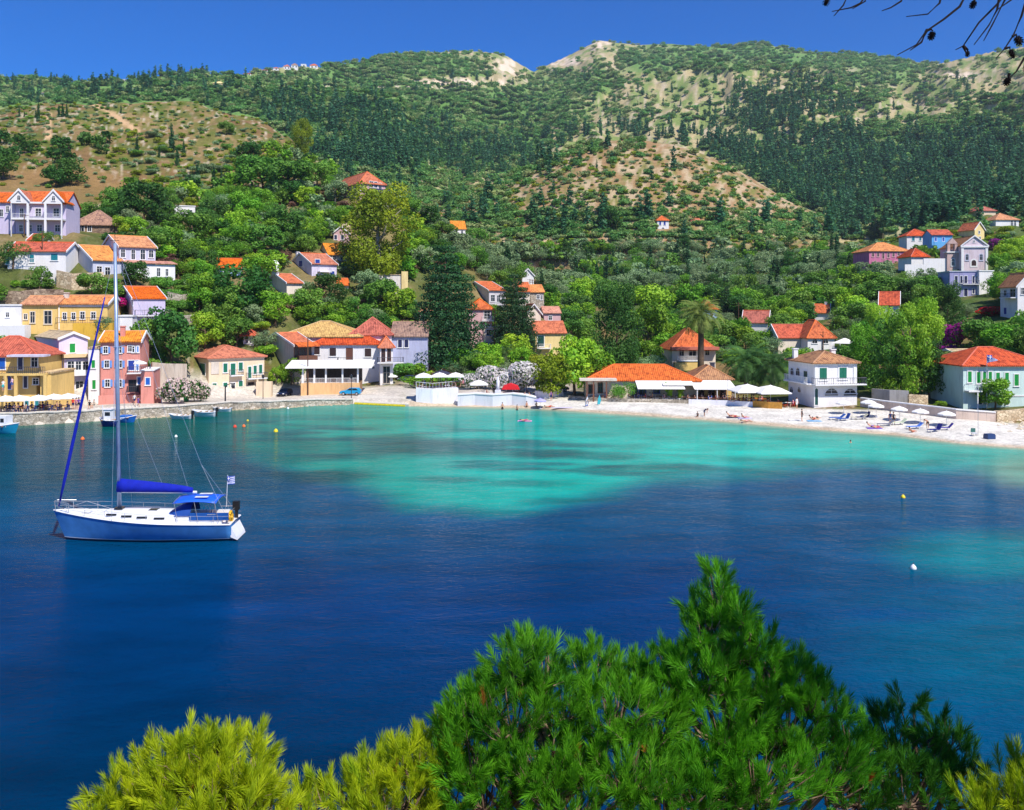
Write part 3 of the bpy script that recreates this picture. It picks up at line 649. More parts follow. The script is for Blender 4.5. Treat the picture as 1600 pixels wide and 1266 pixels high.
def railing(parent, pts, m, h=.95, step=.28, solid=False, name='railing'):
    b = MB()
    for a, c in zip(pts[:-1], pts[1:]):
        a, c = Vector(a), Vector(c); n = max(1, int((c - a).length / step))
        b.tube([a + Vector((0,0,h)), c + Vector((0,0,h))], .035, 5); b.tube([a + Vector((0,0,.1)), c + Vector((0,0,.1))], .025, 4)
        for i in range(n + 1):
            p = a.lerp(c, i / n); b.tube([p, p + Vector((0,0,h))], .022 if i % 5 else .04, 4)
    return b.build(name, m, parent)
def arch(w, h, n=8):
    """outline of an arched opening, centred, base at -h/2"""
    r = w / 2; return [(-r, -h / 2), (r, -h / 2)] + [(r * math.cos(math.pi * i / n), h / 2 - r + r * math.sin(math.pi * i / n)) for i in range(n + 1)]
def ring(b, out, inn, y0, y1):
    """frame between two outlines with the same number of points, from y0 (wall) to y1 (proud)"""
    n = len(out); vs = [(x, y1, z) for x, z in out] + [(x, y1, z) for x, z in inn] + [(x, y0, z) for x, z in out] + [(x, y0, z) for x, z in inn]; fs = []
    for i in range(n):
        j = (i + 1) % n; fs += [(i, j, n + j, n + i), (i, 2*n + i, 2*n + j, j), (n + i, n + j, 3*n + j, 3*n + i)]
    b.add(vs, fs)
PFX = {}
def opening(parent, loc, rz, w, h, kind='win', col=None, frame=None, fm=None, label=None):
    fr = .13 if frame is None else frame; w = max(w, .5); h = max(h, .5)
    key = (round(w, 2), round(h, 2), kind, col.name if col else '', fr, fm.name if fm else ''); nm = 'door' if kind in ('door', 'adoor') else 'window'
    if key not in PFX:
        A = arch if kind in ('arch', 'adoor') else (lambda w, h: [(-w/2, -h/2), (w/2, -h/2), (w/2, h/2), (-w/2, h/2)])
        b = MB(); ring(b, A(w + 2*fr, h + 2*fr), A(w, h), 0, -.07)
        if kind in ('win', 'open', 'arch'):
            b.box(-.025, .025, -.045, -.02, -h/2, h/2 * .98).box(-w/2, -.026, -.045, -.02, h*.12, h*.12 + .05).box(.026, w/2, -.045, -.02, h*.12, h*.12 + .05)
        if nm == 'window': b.box(-w/2 - fr - .06, w/2 + fr + .06, -.14, -.071, -h/2 - fr - .02, -h/2 - fr + .07)
        f = b.mesh(nm, fm or TRIM)
        g = MB().prism(A(w, h), 'y', -.018, -.004).mesh('pane', (DARKG if kind not in ('door', 'adoor', 'shut') else col or BRN))
        sh = None
        if kind in ('shut', 'open'):
            if kind == 'shut': leaves = [(-w/2 + .01, -.012, -.05, -.02), (.012, w/2 - .01, -.05, -.02)]
            else: leaves = [(-w/2 - fr - w/2, -w/2 - fr + .02, -.11, -.075), (w/2 + fr - .02, w/2 + fr + w/2, -.11, -.075)]
            sh = []
            for x0, x1, y0, y1 in leaves:
                q = MB().box(x0, x1, y0, y1, -h/2 + .01, h/2 - .01); n = max(3, int(h / .22))
                for i in range(n):
                    z = -h/2 + (i + .5) * h / n; q.box(x0 + .05, x1 - .05, y0 - .018, y0 - .001, z - h / n * .3, z + h / n * .18)
                sh.append(q.mesh('shutter', col or GRN))
        PFX[key] = (f, g, sh)
    f, g, sh = PFX[key]
    o = link(nm, f, parent, loc, rz)
    if label: o['label'] = label
    link('pane' if nm == 'window' else 'door_leaf', g, o)
    for q in sh or []: link('shutter', q, o)
    return o
def roof_uv(me):
    """UVs in metres: u along the eave, v down the slope"""
    uv = me.uv_layers.new(name='UVMap'); vs = me.vertices
    for p in me.polygons:
        n = p.normal; a = Vector((0,0,1)).cross(n)
        a = a.normalized() if a.length > 1e-4 else Vector((1,0,0)); c = n.cross(a)
        for li in p.loop_indices:
            q = vs[me.loops[li].vertex_index].co; uv.data[li].uv = (q.dot(a), q.dot(c))
PL = plaster
W_WH = PL('plaster_white', 238, 234, 232, .12); W_LV = PL('plaster_lavender', 208, 196, 220, .15); W_GR = PL('plaster_grey', 196, 198, 214, .12)
W_YE = PL('plaster_yellow', 234, 198, 122, .2); W_PK = PL('plaster_salmon', 222, 148, 134, .2); W_PC = PL('plaster_peach', 234, 210, 178, .15)
W_CR = PL('plaster_cream', 234, 220, 200, .2); W_BE = PL('plaster_beige', 216, 204, 190, .25); W_MA = PL('plaster_magenta', 206, 124, 158, .25)
W_BL = PL('plaster_blue', 110, 180, 232, .15); W_TE = PL('plaster_pale_teal', 206, 228, 222, .15); W_LY = PL('plaster_pale_yellow', 240, 214, 150, .2)
W_LB = PL('plaster_light_blue', 160, 190, 230, .15); W_RP = PL('plaster_rose', 218, 176, 176, .2)
S_GR = stone('stone_grey', 208, 196, 178, 150, 140, 124); S_BR = stone('stone_brown', 176, 148, 124, 120, 100, 86); S_BE = stone('stone_beige', 232, 212, 178, 190, 164, 130, 1.6)

# ---- left side of the bay, from the quay upwards
# salmon three storey house
h = House('town_house', 'salmon pink three storey house with light blue shutters on the quay', 157, 631, 134, 219, 14, None, 9, W_PK, 534)
h.walls('gx', row=519).roof(T_AM, chim=[(h.fx(188), 2.2, .9, W_PK)])
h.ops([(165,547,5.5,10),(187,547,5.5,9)], kind='open', col=LBL)
h.ops([(167,569,6,11),(187,569,6,11),(168,599,6,11),(187,599,6,11)], kind='open', col=LBL)
h.ops([(203,545,4,9),(210,546,4,9)], kind='win'); h.op(214, 546, 2.5, 9, 'shut', LBL)
h.op(206, 571, 10, 15, 'door', DBL); h.op(214, 571, 4, 15, 'shut', LBL)
h.balcony(h.fx(200), h.w + 1.6, h.fz(583)); h.op(209, 603, 14, 18, 'win', None, frame=.05, fm=DBR); h.balcony(h.fx(199), h.fx(218), h.fz(614), .7, m=W_PK)
h.box('garden_wall', W_PK, 0, h.w + 3.4, -1.6, -1.3, -2.5, h.fz(617)); h.op(217.5, 595, 2.6, 11, 'shut', BLU)
h2 = House('side_wing', 'low salmon wing with a blue shutter at the end of the pink house', 220, 631, 136.5, 240, 14, None, 7, W_PK, 580, cat='building')
h2.walls('flat').op(231, 596, 6, 11, 'shut', BLU); h2.box('terrace_top', TRIM, -.1, h2.w + .1, -.1, h2.d, h2.h + .001, h2.h + .15)
# lavender and white gabled house
h = House('town_house', 'pale lavender house with a white gable and green windows on the quay', 92, 631, 136, 137, 40, 56, 12, PL('plaster_lilac_white', 224, 212, 234, .12), 530)
h.walls('gy', row=519).roof(T_CR, over=.25); h.op(113, 544, 6, 14, 'shut', LGRN)
h.box('porch_roof', T_CR, h.fx(96), h.w + .6, -1.5, -.004, h.fz(559), h.fz(554))
h.box('bay_wall', W_LV, h.fx(98), h.w + .3, -.9, -.005, h.fz(584), h.fz(561))
h.ops([(109,571,8,13),(120,571,8,13),(131,571,8,13)], kind='win'); [setattr(q, 'location', (q.location[0], -.91, q.location[2])) for q in list(h.root.children)[-3:]]
h.box('balcony_wall', TRIM, h.fx(98), h.w + .3, -1.2, -.92, h.fz(588), h.fz(580)); h.op(124, 602, 8, 12, 'win', None)
h = House('town_house', 'narrow white house with green shutters between lavender and salmon houses', 138, 631, 135.5, 155, 6, None, 9, W_WH, 545)
h.walls('flat').roof(T_CR).ops([(146,569,4.5,12),(147,601,5,14)], kind='shut', col=LGRN)
# yellow cafe building with red roof
h = House('cafe_house', 'yellow waterfront cafe under a red hip roof with a blue window', -60, 640, 128, 57, 4, None, 9, W_YE, 556)
h.walls('hip', row=527).roof(T_RD).eavetrim()
h.op(2, 568, 12, 18, 'shut', BLU); h.op(32, 568, 7, 19, 'door', NVY); h.op(54, 566, 9, 14, 'win')
b0, b1 = h.fx(18), h.fx(79); zt = h.fz(583)
h.box('terrace_slab', W_YE, h.fx(-50), b1, -1.9, -.004, zt - .3, zt)
for px in (18, 34, 79): h.box('post', W_YE, h.fx(px) - .2, h.fx(px) + .2, -1.9, -1.55, -.2, zt - .301)
railing(h.root, [(h.fx(-50), -1.85, zt), (b1, -1.85, zt)], IRON); h.ops([(40,597,5,18,{'kind':'door','col':NVY}),(12,597,11,22,{'kind':'adoor','col':DBL}),(56,596,8,9,{'kind':'win'})])
h.ops([(42,630,6,18),(58,630,6,18),(73,630,6,18)], kind='door', col=TEAL)
h.box('porch_awning', PL('faded_awning', 214, 206, 220), h.fx(22), b1, -2.2, -.004, h.fz(557), h.fz(554))
h = House('cafe_wing', 'small yellow house wing behind bougainvillea beside the cafe', 63, 640, 130, 80, 4, None, 8, W_YE, 584, cat='building')
h.walls('flat').roof(T_CR)
# yellow house above
h = House('villa', 'yellow house with a long light orange roof and a green vine', 90, 530, 152, 168, 10, None, 9, W_YE, 475)
h.walls('gx', row=463).roof(T_LO, chim=[(.6, 3, .5, W_BE)]); h.eavetrim(hh=.5)
h.ops([(101,494,5,10),(115,494,5,10),(129,493,6,11),(146,493,6,10)], kind='win'); h.box('corner_pilaster', TRIM, -.05, .35, -.12, -.005, 0, h.h - .6)
h.box('cellar_wall', PL('plaster_ochre', 222, 178, 70), h.fx(118), h.w + 1.2, -1.6, -.004, -1.5, h.fz(505)); railing(h.root, [(h.fx(92), -1.55, h.fz(505)), (h.w, -1.55, h.fz(505))], IRON)
h = House('villa', 'left wing of yellow house under green vine with wide glass doors', 34, 526, 150, 89, 10, None, 9, W_YE, 476)
h.walls('gx', row=464).roof(T_LO, trim=False); h.ops([(40,495,4,8),(51,496,6,17),(75,496,10,20)], kind='win', fm=W_CR)
# lavender house
h = House('villa', 'lavender house with orange roof above white ground floor arches', 208, 530, 150, 258, 30, 184, 9, W_LV, 467)
h.walls('gx', row=449).roof(T_OR); h.ops([(219,479,6,14),(233,479,5,13),(248,477,6,13)], kind='door', col=DBL)
h.op(200, 475, 3, 4, 'win', face='L'); h.box('ground_floor_wall', TRIM, -.05, h.w + .1, -.16, -.004, -2, h.fz(494)); h.balcony(h.fx(210), h.w + .8, h.fz(493), .9)
h.op(226, 515, 10, 16, 'adoor', DBR); h.op(214, 512, 6, 16, 'door', W_LV); [setattr(q, 'location', (q.location[0], -.165, q.location[2])) for q in list(h.root.children)[-2:]]
h = House('white_annex', 'white terrace block joined to left of lavender house', 185, 534, 148, 207, 12, None, 6, W_WH, 495, cat='building'); h.walls('flat').roof(TRIM)
# white block far left
h = House('white_house', 'plain white flat house at left edge below rubble wall', -30, 528, 149, 33, 4, None, 7, W_WH, 478); h.walls('flat').roof(TRIM)
h.ops([(12,492,4,7)], kind='win'); h.box('terrace_wall', TRIM, 0, h.w + 1.6, -2.2, -.004, -2, h.fz(508))
# white house with teal shutters
h = House('white_house', 'white house with red orange roof and teal shutters behind an olive tree', 12, 428, 170, 103, 6, None, 8, W_WH, 392)
h.walls('gx', row=380).roof(T_RD); h.eavetrim(); h.ops([(85,402,10,10),(12,406,5,14),(50,404,6,12)], kind='shut', col=TEAL); railing(h.root, [(h.fx(40), -1, h.fz(412)), (h.fx(76), -1, h.fz(412))], TRIM)
h = House('storehouse', 'low house with red orange roof half hidden behind trees at left', 44, 384, 184, 66, 6, None, 6, W_WH, 375); h.walls('gx', row=367).roof(T_RD)
# grey white gabled house and its neighbours
h = House('gabled_house', 'grey white house with a tall side gable and amber roof', 145, 437, 163, 191, 47, 104, 9, W_GR, 406)
h.walls('gx', row=385).roof(T_AM); h.ops([(155,421,5,9),(168,425,5,14)], kind='win'); h.op(118, 417, 7, 12, 'win', face='L')
h = House('big_white_house', 'two storey white house with light orange roof and four dark tall windows', 186, 434, 174, 243, 40, 158, 9, W_GR, 385)
h.walls('gx', row=370).roof(T_LO); h.ops([(192,396,4.5,12),(208,398,4,15),(223,398,5,15),(236,397,5,11)], kind='win')
h.box('annex_wall', W_WH, .5, h.w + 3, -3, -.004, -2, h.fz(413)); 
b = MB().slab([(.2, -3.4, h.fz(411)), (h.w + 3.4, -3.4, h.fz(411)), (h.w + 3.4, -.01, h.fz(406)), (.2, -.01, h.fz(406))], .15); o = b.build('annex_roof', T_PK, h.root); roof_uv(o.data)
for px, wd, ht in ((193,4.5,14),(206,4.5,11),(240,5,14),(253,4,12)): opening(h.root, (h.fx(px), -3.003, h.fz(425)), 0, wd*.125, ht*.12, 'win')
# twin gabled white house on the left
h = House('twin_gabled_house', 'large white house with twin gables and two storeys of loggias', 24, 367, 184, 103, 8, None, 9, W_LV, 317)
h.walls('gx', row=301).roof(T_OR, trim=False)
xs_ = [h.fx(v) for v in (23, 50, 77, 103)]; zf1 = h.fz(342)
h.box('loggia_floor', TRIM, 0, h.w, -2.4, -.004, zf1 - .35, zf1)
h.box('loggia_beam', TRIM, 0, h.w, -2.4, -2.0, h.h - .35, h.h + .02)
for x in xs_: h.box('column', TRIM, x - .22 if x > 1 else 0, x + .22 if x < h.w - 1 else h.w, -2.4, -2.0, -2, zf1 - .351); h.box('column', TRIM, x - .22 if x > 1 else 0, x + .22 if x < h.w - 1 else h.w, -2.4, -2.0, zf1 + .001, h.h - .351)
for a_, b_ in ((0, 1), (2, 3)):
    xa, xb = xs_[a_], xs_[b_]; xm = (xa + xb) / 2; zt = h.fz(299)
    g = MB().prism([(xa - .2, h.h + .02), (xb + .2, h.h + .02), (xm, zt)], 'y', -2.4, -2.1).build('gable', W_WH, h.root)
    MB().prism([(xa - .5, h.h - .1), (xm, zt - .15), (xb + .5, h.h - .1), (xb + .5, h.h + .25), (xm, zt + .35), (xa - .5, h.h + .25)], 'y', -2.7, -2.41).build('gable_verge', TRIM, g)
    opening(h.root, (xm, -2.405, h.fz(311)), 0, .6, 1.0, 'arch')
    r_ = MB(); 
    for sg in (-1, 1):
        xe = xm + sg * ((xb - xa) / 2 + .4); r_.slab([(xe, -2.6, h.h + .1), (xm, -2.6, zt + .25), (xm, h.d / 2, zt + .25), (xe, h.d / 2, h.h + .1)], .12)
    o = r_.build('gable_roof', T_OR, h.root); roof_uv(o.data)
railing(h.root, [(0.3, -2.3, zf1), (h.w - .3, -2.3, zf1)], TRIM)
h.ops([(34,333,5,14),(60,332,8,12),(88,332,8,12),(33,357,5,10),(47,357,5,10),(62,357,7,10),(90,357,7,10)], kind='win')
h = House('house_wing', 'lavender wing with orange roof at left end of twin gabled house', -30, 367, 184.5, 23, 8, None, 9, W_LV, 315, cat='building')
h.walls('gx', row=302).roof(T_OR, trim=False); h.ops([(12,327,4,9),(2,333,5,11)], kind='win')
# stone house
h = House('stone_house', 'brown stone house with a faded tile hip roof beside twin gabled house', 112, 364, 196, 178, 8, None, 9, S_BR, 350)
h.walls('hip', row=330).roof(T_BR); h.ops([(127,357,8,9),(140,357,5,9)], kind='win')
# cream house with green shutters
h = House('waterfront_house', 'cream waterfront house with dark green shutters and orange hip roof', 326, 622, 144, 413, 38, 292, 10, W_PC, 560)
h.walls('hip', row=541).roof(T_OR).eavetrim()
h.ops([(352,575,5,14),(364,578,6,20),(376,573,5,13),(390,583,4,20),(398.5,578,4,13),(407,577,4,14)], kind='shut', col=GRN)
h.ops([(335,604,5,10),(352,607,5,18),(376,605,5,19)], kind='shut', col=GRN); h.op(364,603,5,9,'win'); h.op(392, 607, 6, 17, 'win', None, fm=DBR)
h.box('loggia_recess', W_BE, .4, h.fx(342), -.1, -.004, h.fz(585), h.fz(566)); h.op(317, 577, 8, 18, 'shut', GRN, face='L')
h.balcony(h.fx(358), h.fx(378), h.fz(588), .9); h.balcony(h.fx(384), h.w + .1, h.fz(594), 1.3); h.box('post', W_PC, h.fx(397), h.fx(399.5), -1.25, -.9, -.5, h.fz(594) - .19)
h.box('plinth', S_BE, -.1, h.w + .1, -.35, -.003, -1, .35)
h = House('yard_wall', 'peach garden wall with rounded top right of the cream house', 400, 621, 143, 424, 3, None, 1.2, W_PC, 597, cat='wall'); h.walls('flat')
# stone gabled house with brown veranda
h = House('veranda_house', 'beige gabled house with brown wooden veranda and red roof', 460, 606, 158, 491, 38, 407, 9, W_BE, 540)
h.walls('gx', row=521).roof(T_OR); h.op(422, 549, 9, 7, 'win', None, face='L', fm=BRN); h.op(429, 528, 3, 4, 'win', None, face='L', fm=BRN)
h.box('veranda', WOODB, .3, h.w, -1.5, -.004, h.fz(564), h.fz(556)); h.ops([(463,550,5,14),(472,549,7,12),(482,549,6,14)], kind='win', fm=BRN)
b = MB().slab([(-.1, -2, h.fz(541)), (h.w + .3, -2, h.fz(541)), (h.w + .3, -.01, h.fz(535)), (-.1, -.01, h.fz(535))], .12); o = b.build('veranda_roof', T_OR, h.root); roof_uv(o.data)
h = House('tall_tiled_house', 'building with large tan hip roof behind the beige veranda house', 436, 590, 182, 565, 4, None, 14, W_BE, 526); h.walls('hip', row=503).roof(T_TAN); h.op(450, 519+10, 6, 5, 'win')
h = House('corner_hotel', 'white two storey house with brown shutters and red hip roof above restaurant', 487, 602, 156, 597, 5, None, 10, W_WH, 538)
h.walls('hip', row=518).roof(T_RD).eavetrim(); h.ops([(495,548,9,12),(520,550,10,13),(575,551,10,13)], kind='shut', col=DBR); h.op(546, 554, 11, 21, 'door', BRN)
h.balcony(h.fx(528), h.fx(552), h.fz(566), 1.3); h.op(583, 574, 4, 4, 'arch')
h = House('corner_wing', 'right wing of white house with upper balcony and dark openings', 594, 602, 155, 614, 12, None, 9, W_WH, 540, cat='building'); h.walls('hip', rise=1.5).roof(T_OR).eavetrim()
h.ops([(599,555,4,20),(608,554,4,18)], kind='win', fm=BRN); h.balcony(-.6, h.w + 1.9, h.fz(566), 1.4); h.op(604, 586, 10, 26, 'win', None, frame=.05, fm=W_BE)
h = House('red_roofed_house', 'house behind with steep red hip roof left of big dark conifer', 548, 590, 186, 612, 6, None, 11, W_WH, 522); h.walls('hip', row=497).roof(T_RD); h.eavetrim()
h = House('lilac_house', 'lilac house with brown tile roof and paired dark windows by the conifer', 612, 585, 176, 668, 2, None, 9, PL('plaster_lilac', 186, 188, 216), 525); h.walls('gx', row=504).roof(T_BR, trim=False); h.ops([(625,537,6,12),(635,537,6,12)], kind='shut', col=NVY)
# the covered restaurant terrace
h = House('restaurant_terrace', 'white canopied restaurant terrace on a peach wall beside blue car', 470, 617, 147, 561, 4, None, 6, PL('plaster_apricot', 240, 190, 134), 599, cat='restaurant'); h.walls('flat')
zc_ = h.h
g = h.box('canopy', CURT, -2.5, h.w + 2.2, -.6, h.d, h.fz(575), h.fz(573) + .05)
MB().prism([(-.7, h.fz(574)), (h.d, h.fz(566)), (h.d, h.fz(567)), (-.7, h.fz(575.6))], 'x', -2.6, h.w + 2.3).build('canopy_sheet', CURT, g)
for px in (473, 491, 509, 535, 559): h.box('post', TRIM, h.fx(px) - .14, h.fx(px) + .14, .05, .3, zc_, h.fz(574))
h.box('back_wall', SHADE, 0, h.w, h.d - .2, h.d, zc_, h.fz(575)); railing(h.root, [(.1, .1, zc_), (h.w - .1, .1, zc_)], TRIM, h=.85, step=.2)
for i in range(9): h.box('table', W_BE if i % 2 else WOODB, .9 + i * 1.05, 1.6 + i * 1.05, 1.2, 1.9, zc_, zc_ + .75)
# small kiosk, garden house
h = House('kiosk', 'tiny white kiosk with an orange tile cap on the slope', 380, 545, 168, 396, 4, None, 2.6, W_WH, 522, cat='kiosk'); h.walls('hip', row=516).roof(T_RD, over=.6); h.ops([(386,532,4,8),(393,532,3,8)], kind='win')
# chapel
h = House('chapel', 'small white chapel with an arched door and bell gable', 448, 474, 198, 472, 38, 413, 9, W_CR, 442)
h.walls('gx', row=429).roof(T_OR); h.op(429, 460, 7, 12, 'adoor', BRN, face='L')
b = MB().box(-.35, .35, h.d/2 - 1.3, h.d/2 - .7, h.h + h.rise - .4, h.h + h.rise + 2.2).box(-.35, .35, h.d/2 + .7, h.d/2 + 1.3, h.h + h.rise - .4, h.h + h.rise + 2.2)
b.prism([(h.d/2 - 1.4, h.h + h.rise + 2.2), (h.d/2 + 1.4, h.h + h.rise + 2.2), (h.d/2, h.h + h.rise + 3.2)], 'x', -.4, .4).build('bell_gable', TRIM, h.root)
MB().lathe([(.05,.7),(.15,.6),(.2,.2),(.32,0)], (0, h.d/2, h.h + h.rise + 1.1)).build('bell', BRN, h.root); h.ops([(466,463,3,8)], kind='win')
# lavender trimmed house above the chapel
h = House('dormer_house', 'pale lilac house with blue shutters, steep gable and orange roof', 487, 437, 214, 526, 40, 452, 10, PL('plaster_pale_lilac', 218, 208, 226), 412)
h.walls('gx', row=397).roof(T_OR, chim=[(-.1 + .6, 8.6, .4, TRIM)]); h.op(470, 412, 9, 9, 'shut', DBL, face='L'); h.op(496, 410, 6, 9, 'shut', DBL); h.op(519, 429, 6, 10, 'shut', DBL); h.balcony(1.5, h.w * .7, h.fz(424), 1.4, solid=False, rail=TRIM)
h = House('hillside_house', 'house with long amber roof above dormer house and left of big eucalyptus', 513, 410, 232, 542, 30, 498, 9, W_CR, 397); h.walls('gx', row=382).roof(T_AM, trim=False); h.ops([(522,403,4,6),(535,404,5,5)], kind='win')
h = House('garden_shed', 'little orange roof peeping below the dormer house', 524, 449, 204, 545, 20, None, 5, W_CR, 445, cat='shed'); h.walls('gx', row=436).roof(T_OR, trim=False)
h = House('rose_house', 'tiny rose house with two dark blue windows beside the eucalyptus', 521, 380, 248, 545, 6, None, 7, W_RP, 364); h.walls('gy', row=356).roof(T_PK); h.ops([(524.5,371,4,7),(535,371,4,7)], kind='shut', col=NVY)
h = House('blue_house', 'small light blue house with orange roof among trees', 338, 433, 206, 376, 14, None, 7, W_LB, 418); h.walls('gx', row=405).roof(T_OR, trim=False); h.ops([(346,424,4,7),(356,424,3,7),(367,424,4,8)], kind='shut', col=DBL)
h = House('ridge_mansion', 'large rose mansion with orange hip roof on top of the wooded ridge', 562, 322, 250, 602, 32, 514, 15, W_RP, 285)
h.walls('hip', rise=4.0).roof(T_OR).eavetrim(); h.op(562+4, 293, 4, 10, 'arch'); h.op(530, 296, 3, 7, 'arch', face='L'); h.box('dark_balcony', NVY, h.fx(576), h.w + 1.2, -1.4, -.004, h.fz(300), h.fz(294))
h.ops([(580,288,5,9),(587,289,4,9),(594,291,4,9),(586,306,12,8)], kind='win'); h.box('lower_terrace', TRIM, h.fx(576), h.w + 2.6, -3, -1.41, -3, h.fz(312)); h.box('pergola_roof', BRN, h.fx(580), h.w + 2, -2.9, -1.42, h.fz(302), h.fz(301))
h = House('white_cottage', 'white flat roofed cottage high on the left slope beside car', 272, 342, 246, 305, 20, None, 8, W_WH, 322); h.walls('flat').roof(TRIM); h.ops([(297,332,6,7),(283,332,4,6)], kind='win')
h = House('ruin', 'white and yellow ruin with bougainvillea right of the eucalyptus', 592, 465, 206, 634, 14, None, 8, PL('plaster_old_white', 226, 216, 206, .35), 430); h.walls('flat').roof(T_CR); h.ops([(604,440,5,9),(616,445,5,9),(628,450,4,8)], kind='win'); h.box('yellow_wall', W_LY, h.fx(627), h.fx(637), -.5, -.01, -2, h.fz(424))
h = House('village_house', 'small house with orange roof peeping left of the big dark conifer', 655, 515, 186, 676, 8, None, 6, W_LY, 487); h.walls('hip', row=480).roof(T_LO); h.op(660, 498, 6, 8, 'shut', DGRN)
# behind the square
h = House('grey_gabled_house', 'grey house with wide side gable and orange roof behind the conifers', 764, 482, 214, 790, 24, 722, 13, PL('plaster_grey_beige', 206, 198, 200), 454); h.walls('gx', row=441).roof(T_OR); h.ops([(770,466,6,10),(779,467,5,10),(786,467,4,10)], kind='win'); h.op(729, 457, 3, 4, 'win', None, face='L')
h = House('rose_front_house', 'rose walled house with orange hip roof and white balcony by the lane', 733, 545, 190, 769, 6, None, 10, W_RP, 482); h.walls('hip', row=468).roof(T_OR); h.ops([(761,492,9,13)], kind='win'); h.ops([(762,513,8,10),(765,532,8,14)], kind='win'); h.balcony(h.fx(753), h.w + .5, h.fz(501), 1, rail=TRIM)
h = House('lane_shop', 'small white shop with open front and awning beside the lane', 756, 545, 182, 786, 10, None, 5, W_CR, 512, cat='shop'); h.walls('flat').roof(CURT); h.ops([(764,520,8,9),(777,535,9,14)], kind='win'); 
h = House('upper_cottage', 'orange roofed cottage left of two telegraph poles', 811, 490, 226, 828, 8, None, 8, W_CR, 455); h.walls('gx', row=442).roof(T_OR, trim=False); h.op(818, 466, 4, 7, 'win')
h = House('upper_cottage', 'orange roofed stone cottage right of two telegraph poles', 829, 490, 232, 850, 12, None, 7, S_GR, 456); h.walls('gx', row=446).roof(T_LO, trim=False); h.ops([(841,464,4,6),(846,465,3,7)], kind='win')
h = House('white_tower', 'white square tower house poking above the two upper cottages', 816, 450, 246, 834, 6, None, 5, W_WH, 430, cat='tower'); h.walls('gy', row=421).roof(W_WH); h.op(821, 428, 4, 5, 'win')
h = House('narrow_house', 'narrow white house with small orange gable roof beside the round tree', 824, 548, 188, 845, 10, None, 9, W_CR, 489); h.walls('gy', row=476).roof(T_OR); h.op(833, 512, 4, 12, 'win')
h = House('green_shutter_house', 'white house with orange roof and one dark green shutter behind plane tree', 836, 560, 180, 884, 8, None, 9, W_LY, 520); h.walls('gx', row=503).roof(T_OR, trim=False); h.op(845, 533, 10, 16, 'shut', DGRN); h.balcony(.4, h.fx(860), h.fz(544), 1, rail=TRIM)
h = House('back_cottage', 'faded pink roofed cottage among trees behind green shutter house', 850, 510, 206, 876, 8, None, 7, W_RP, 489); h.walls('gx', row=480).roof(T_PK, trim=False); h.op(860, 497, 5, 6, 'win')
h = House('far_cottage', 'small white cottage with orange roof above the valley trees', 706, 372, 300, 728, 14, None, 8, W_WH, 357); h.walls('gx', row=346).roof(T_AM, trim=False); h.op(722, 363, 3, 5, 'win')
# the beach taverna
h = House('beach_taverna', 'long low beach taverna with orange hip roof and white awnings', 916, 623, 152, 1092, -2, None, 10, W_CR, 594, cat='taverna')
h.walls('hip', row=571).roof(T_OR); h.ops([(938,606,6,14),(924,608,8,12,{'col':DBR})], kind='win', fm=WOODB); h.ops([(992,612,7,12),(1004,610,9,14),(1026,608,8,12)], kind='win', fm=DBL)
h.box('porch_roof', W_BE, -1.2, h.fx(962), -2.6, -.004, h.fz(593.4), h.fz(590.5)); 
for px in (916, 926, 946): h.box('post', WOODB, h.fx(px) - .12, h.fx(px) + .12, -2.5, -2.3, -.5, h.fz(593.6))
for (p0, p1, r0, r1, ou) in ((992, 1064, 608, 594, 4.6), (1032, 1080, 602, 595, 3.6)):
    MB().prism([(-ou, h.fz(r0, y=-ou)), (-.01, h.fz(r1)), (-.01, h.fz(r1) + .08), (-ou, h.fz(r0, y=-ou) + .08)], 'x', h.fx(p0), h.fx(p1)).build('awning', CURT, h.root)
h = House('grill_house', 'tan tiled grill house with wide white awning over dining tables', 1083, 622, 148, 1143, -2, None, 9, W_YE, 592, cat='taverna'); h.walls('hip', row=572).roof(T_OLD, chim=[(h.w*.62, 4, .5, IRON)])
MB().prism([(-6, h.fz(609, y=-6)), (-.01, h.fz(594)), (-.01, h.fz(594) + .08), (-6, h.fz(609, y=-6) + .08)], 'x', h.fx(1076), h.fx(1140)).build('awning', CURT, h.root)
for px in (1080, 1110, 1137): MB().box(h.fx(px) - .06, h.fx(px) + .06, -5.9, -5.78, -.6, h.fz(609, y=-6)).build('post', TRIM, h.root)
h.ops([(1095,615,8,14),(1112,615,8,12),(1130,615,8,12)], kind='win', fm=WOODB)
# two storey white beach house
h = House('beach_house', 'two storey white beach house with tan hip roof and long balcony', 1272, 637, 122, 1339, 8, 1232, 9, W_WH, 567)
h.walls('hip', row=550).roof(T_OLD, chim=[(.5, 7.4, .3), (h.w - .8, 6, .2)]).eavetrim()
h.ops([(1286,584,12,18),(1317,583,12,17)], kind='shut', col=GRN, frame=.22); z_ = h.fz(600)
h.balcony(-.4, h.w + .9, z_, 1.3, rail=IRON); h.ops([(1299,611,22,8),(1328,611,21,7)], kind='arch', frame=.1); h.op(1275.5, 620, 5, 26, 'adoor', DGRN)
h.op(1238, 581, 5, 12, 'arch', face='L'); h.op(1247, 581, 6, 12, 'arch', face='L'); h.op(1259, 588, 6, 16, 'door', DGRN, face='L'); h.op(1237, 609, 6, 8, 'arch', face='L'); h.op(1249, 609, 5, 8, 'arch', face='L')
MB().box(-1.0, -.005, .4, h.d - .3, z_ - .2, z_).build('balcony', TRIM, h.root); railing(h.root, [(-.9, .5, z_), (-.9, h.d - .4, z_)], TRIM, step=.2)
for x in (.1, h.w - .6): h.box('pilaster', TRIM, x, x + .5, -.1, -.004, z_, h.h - .26)
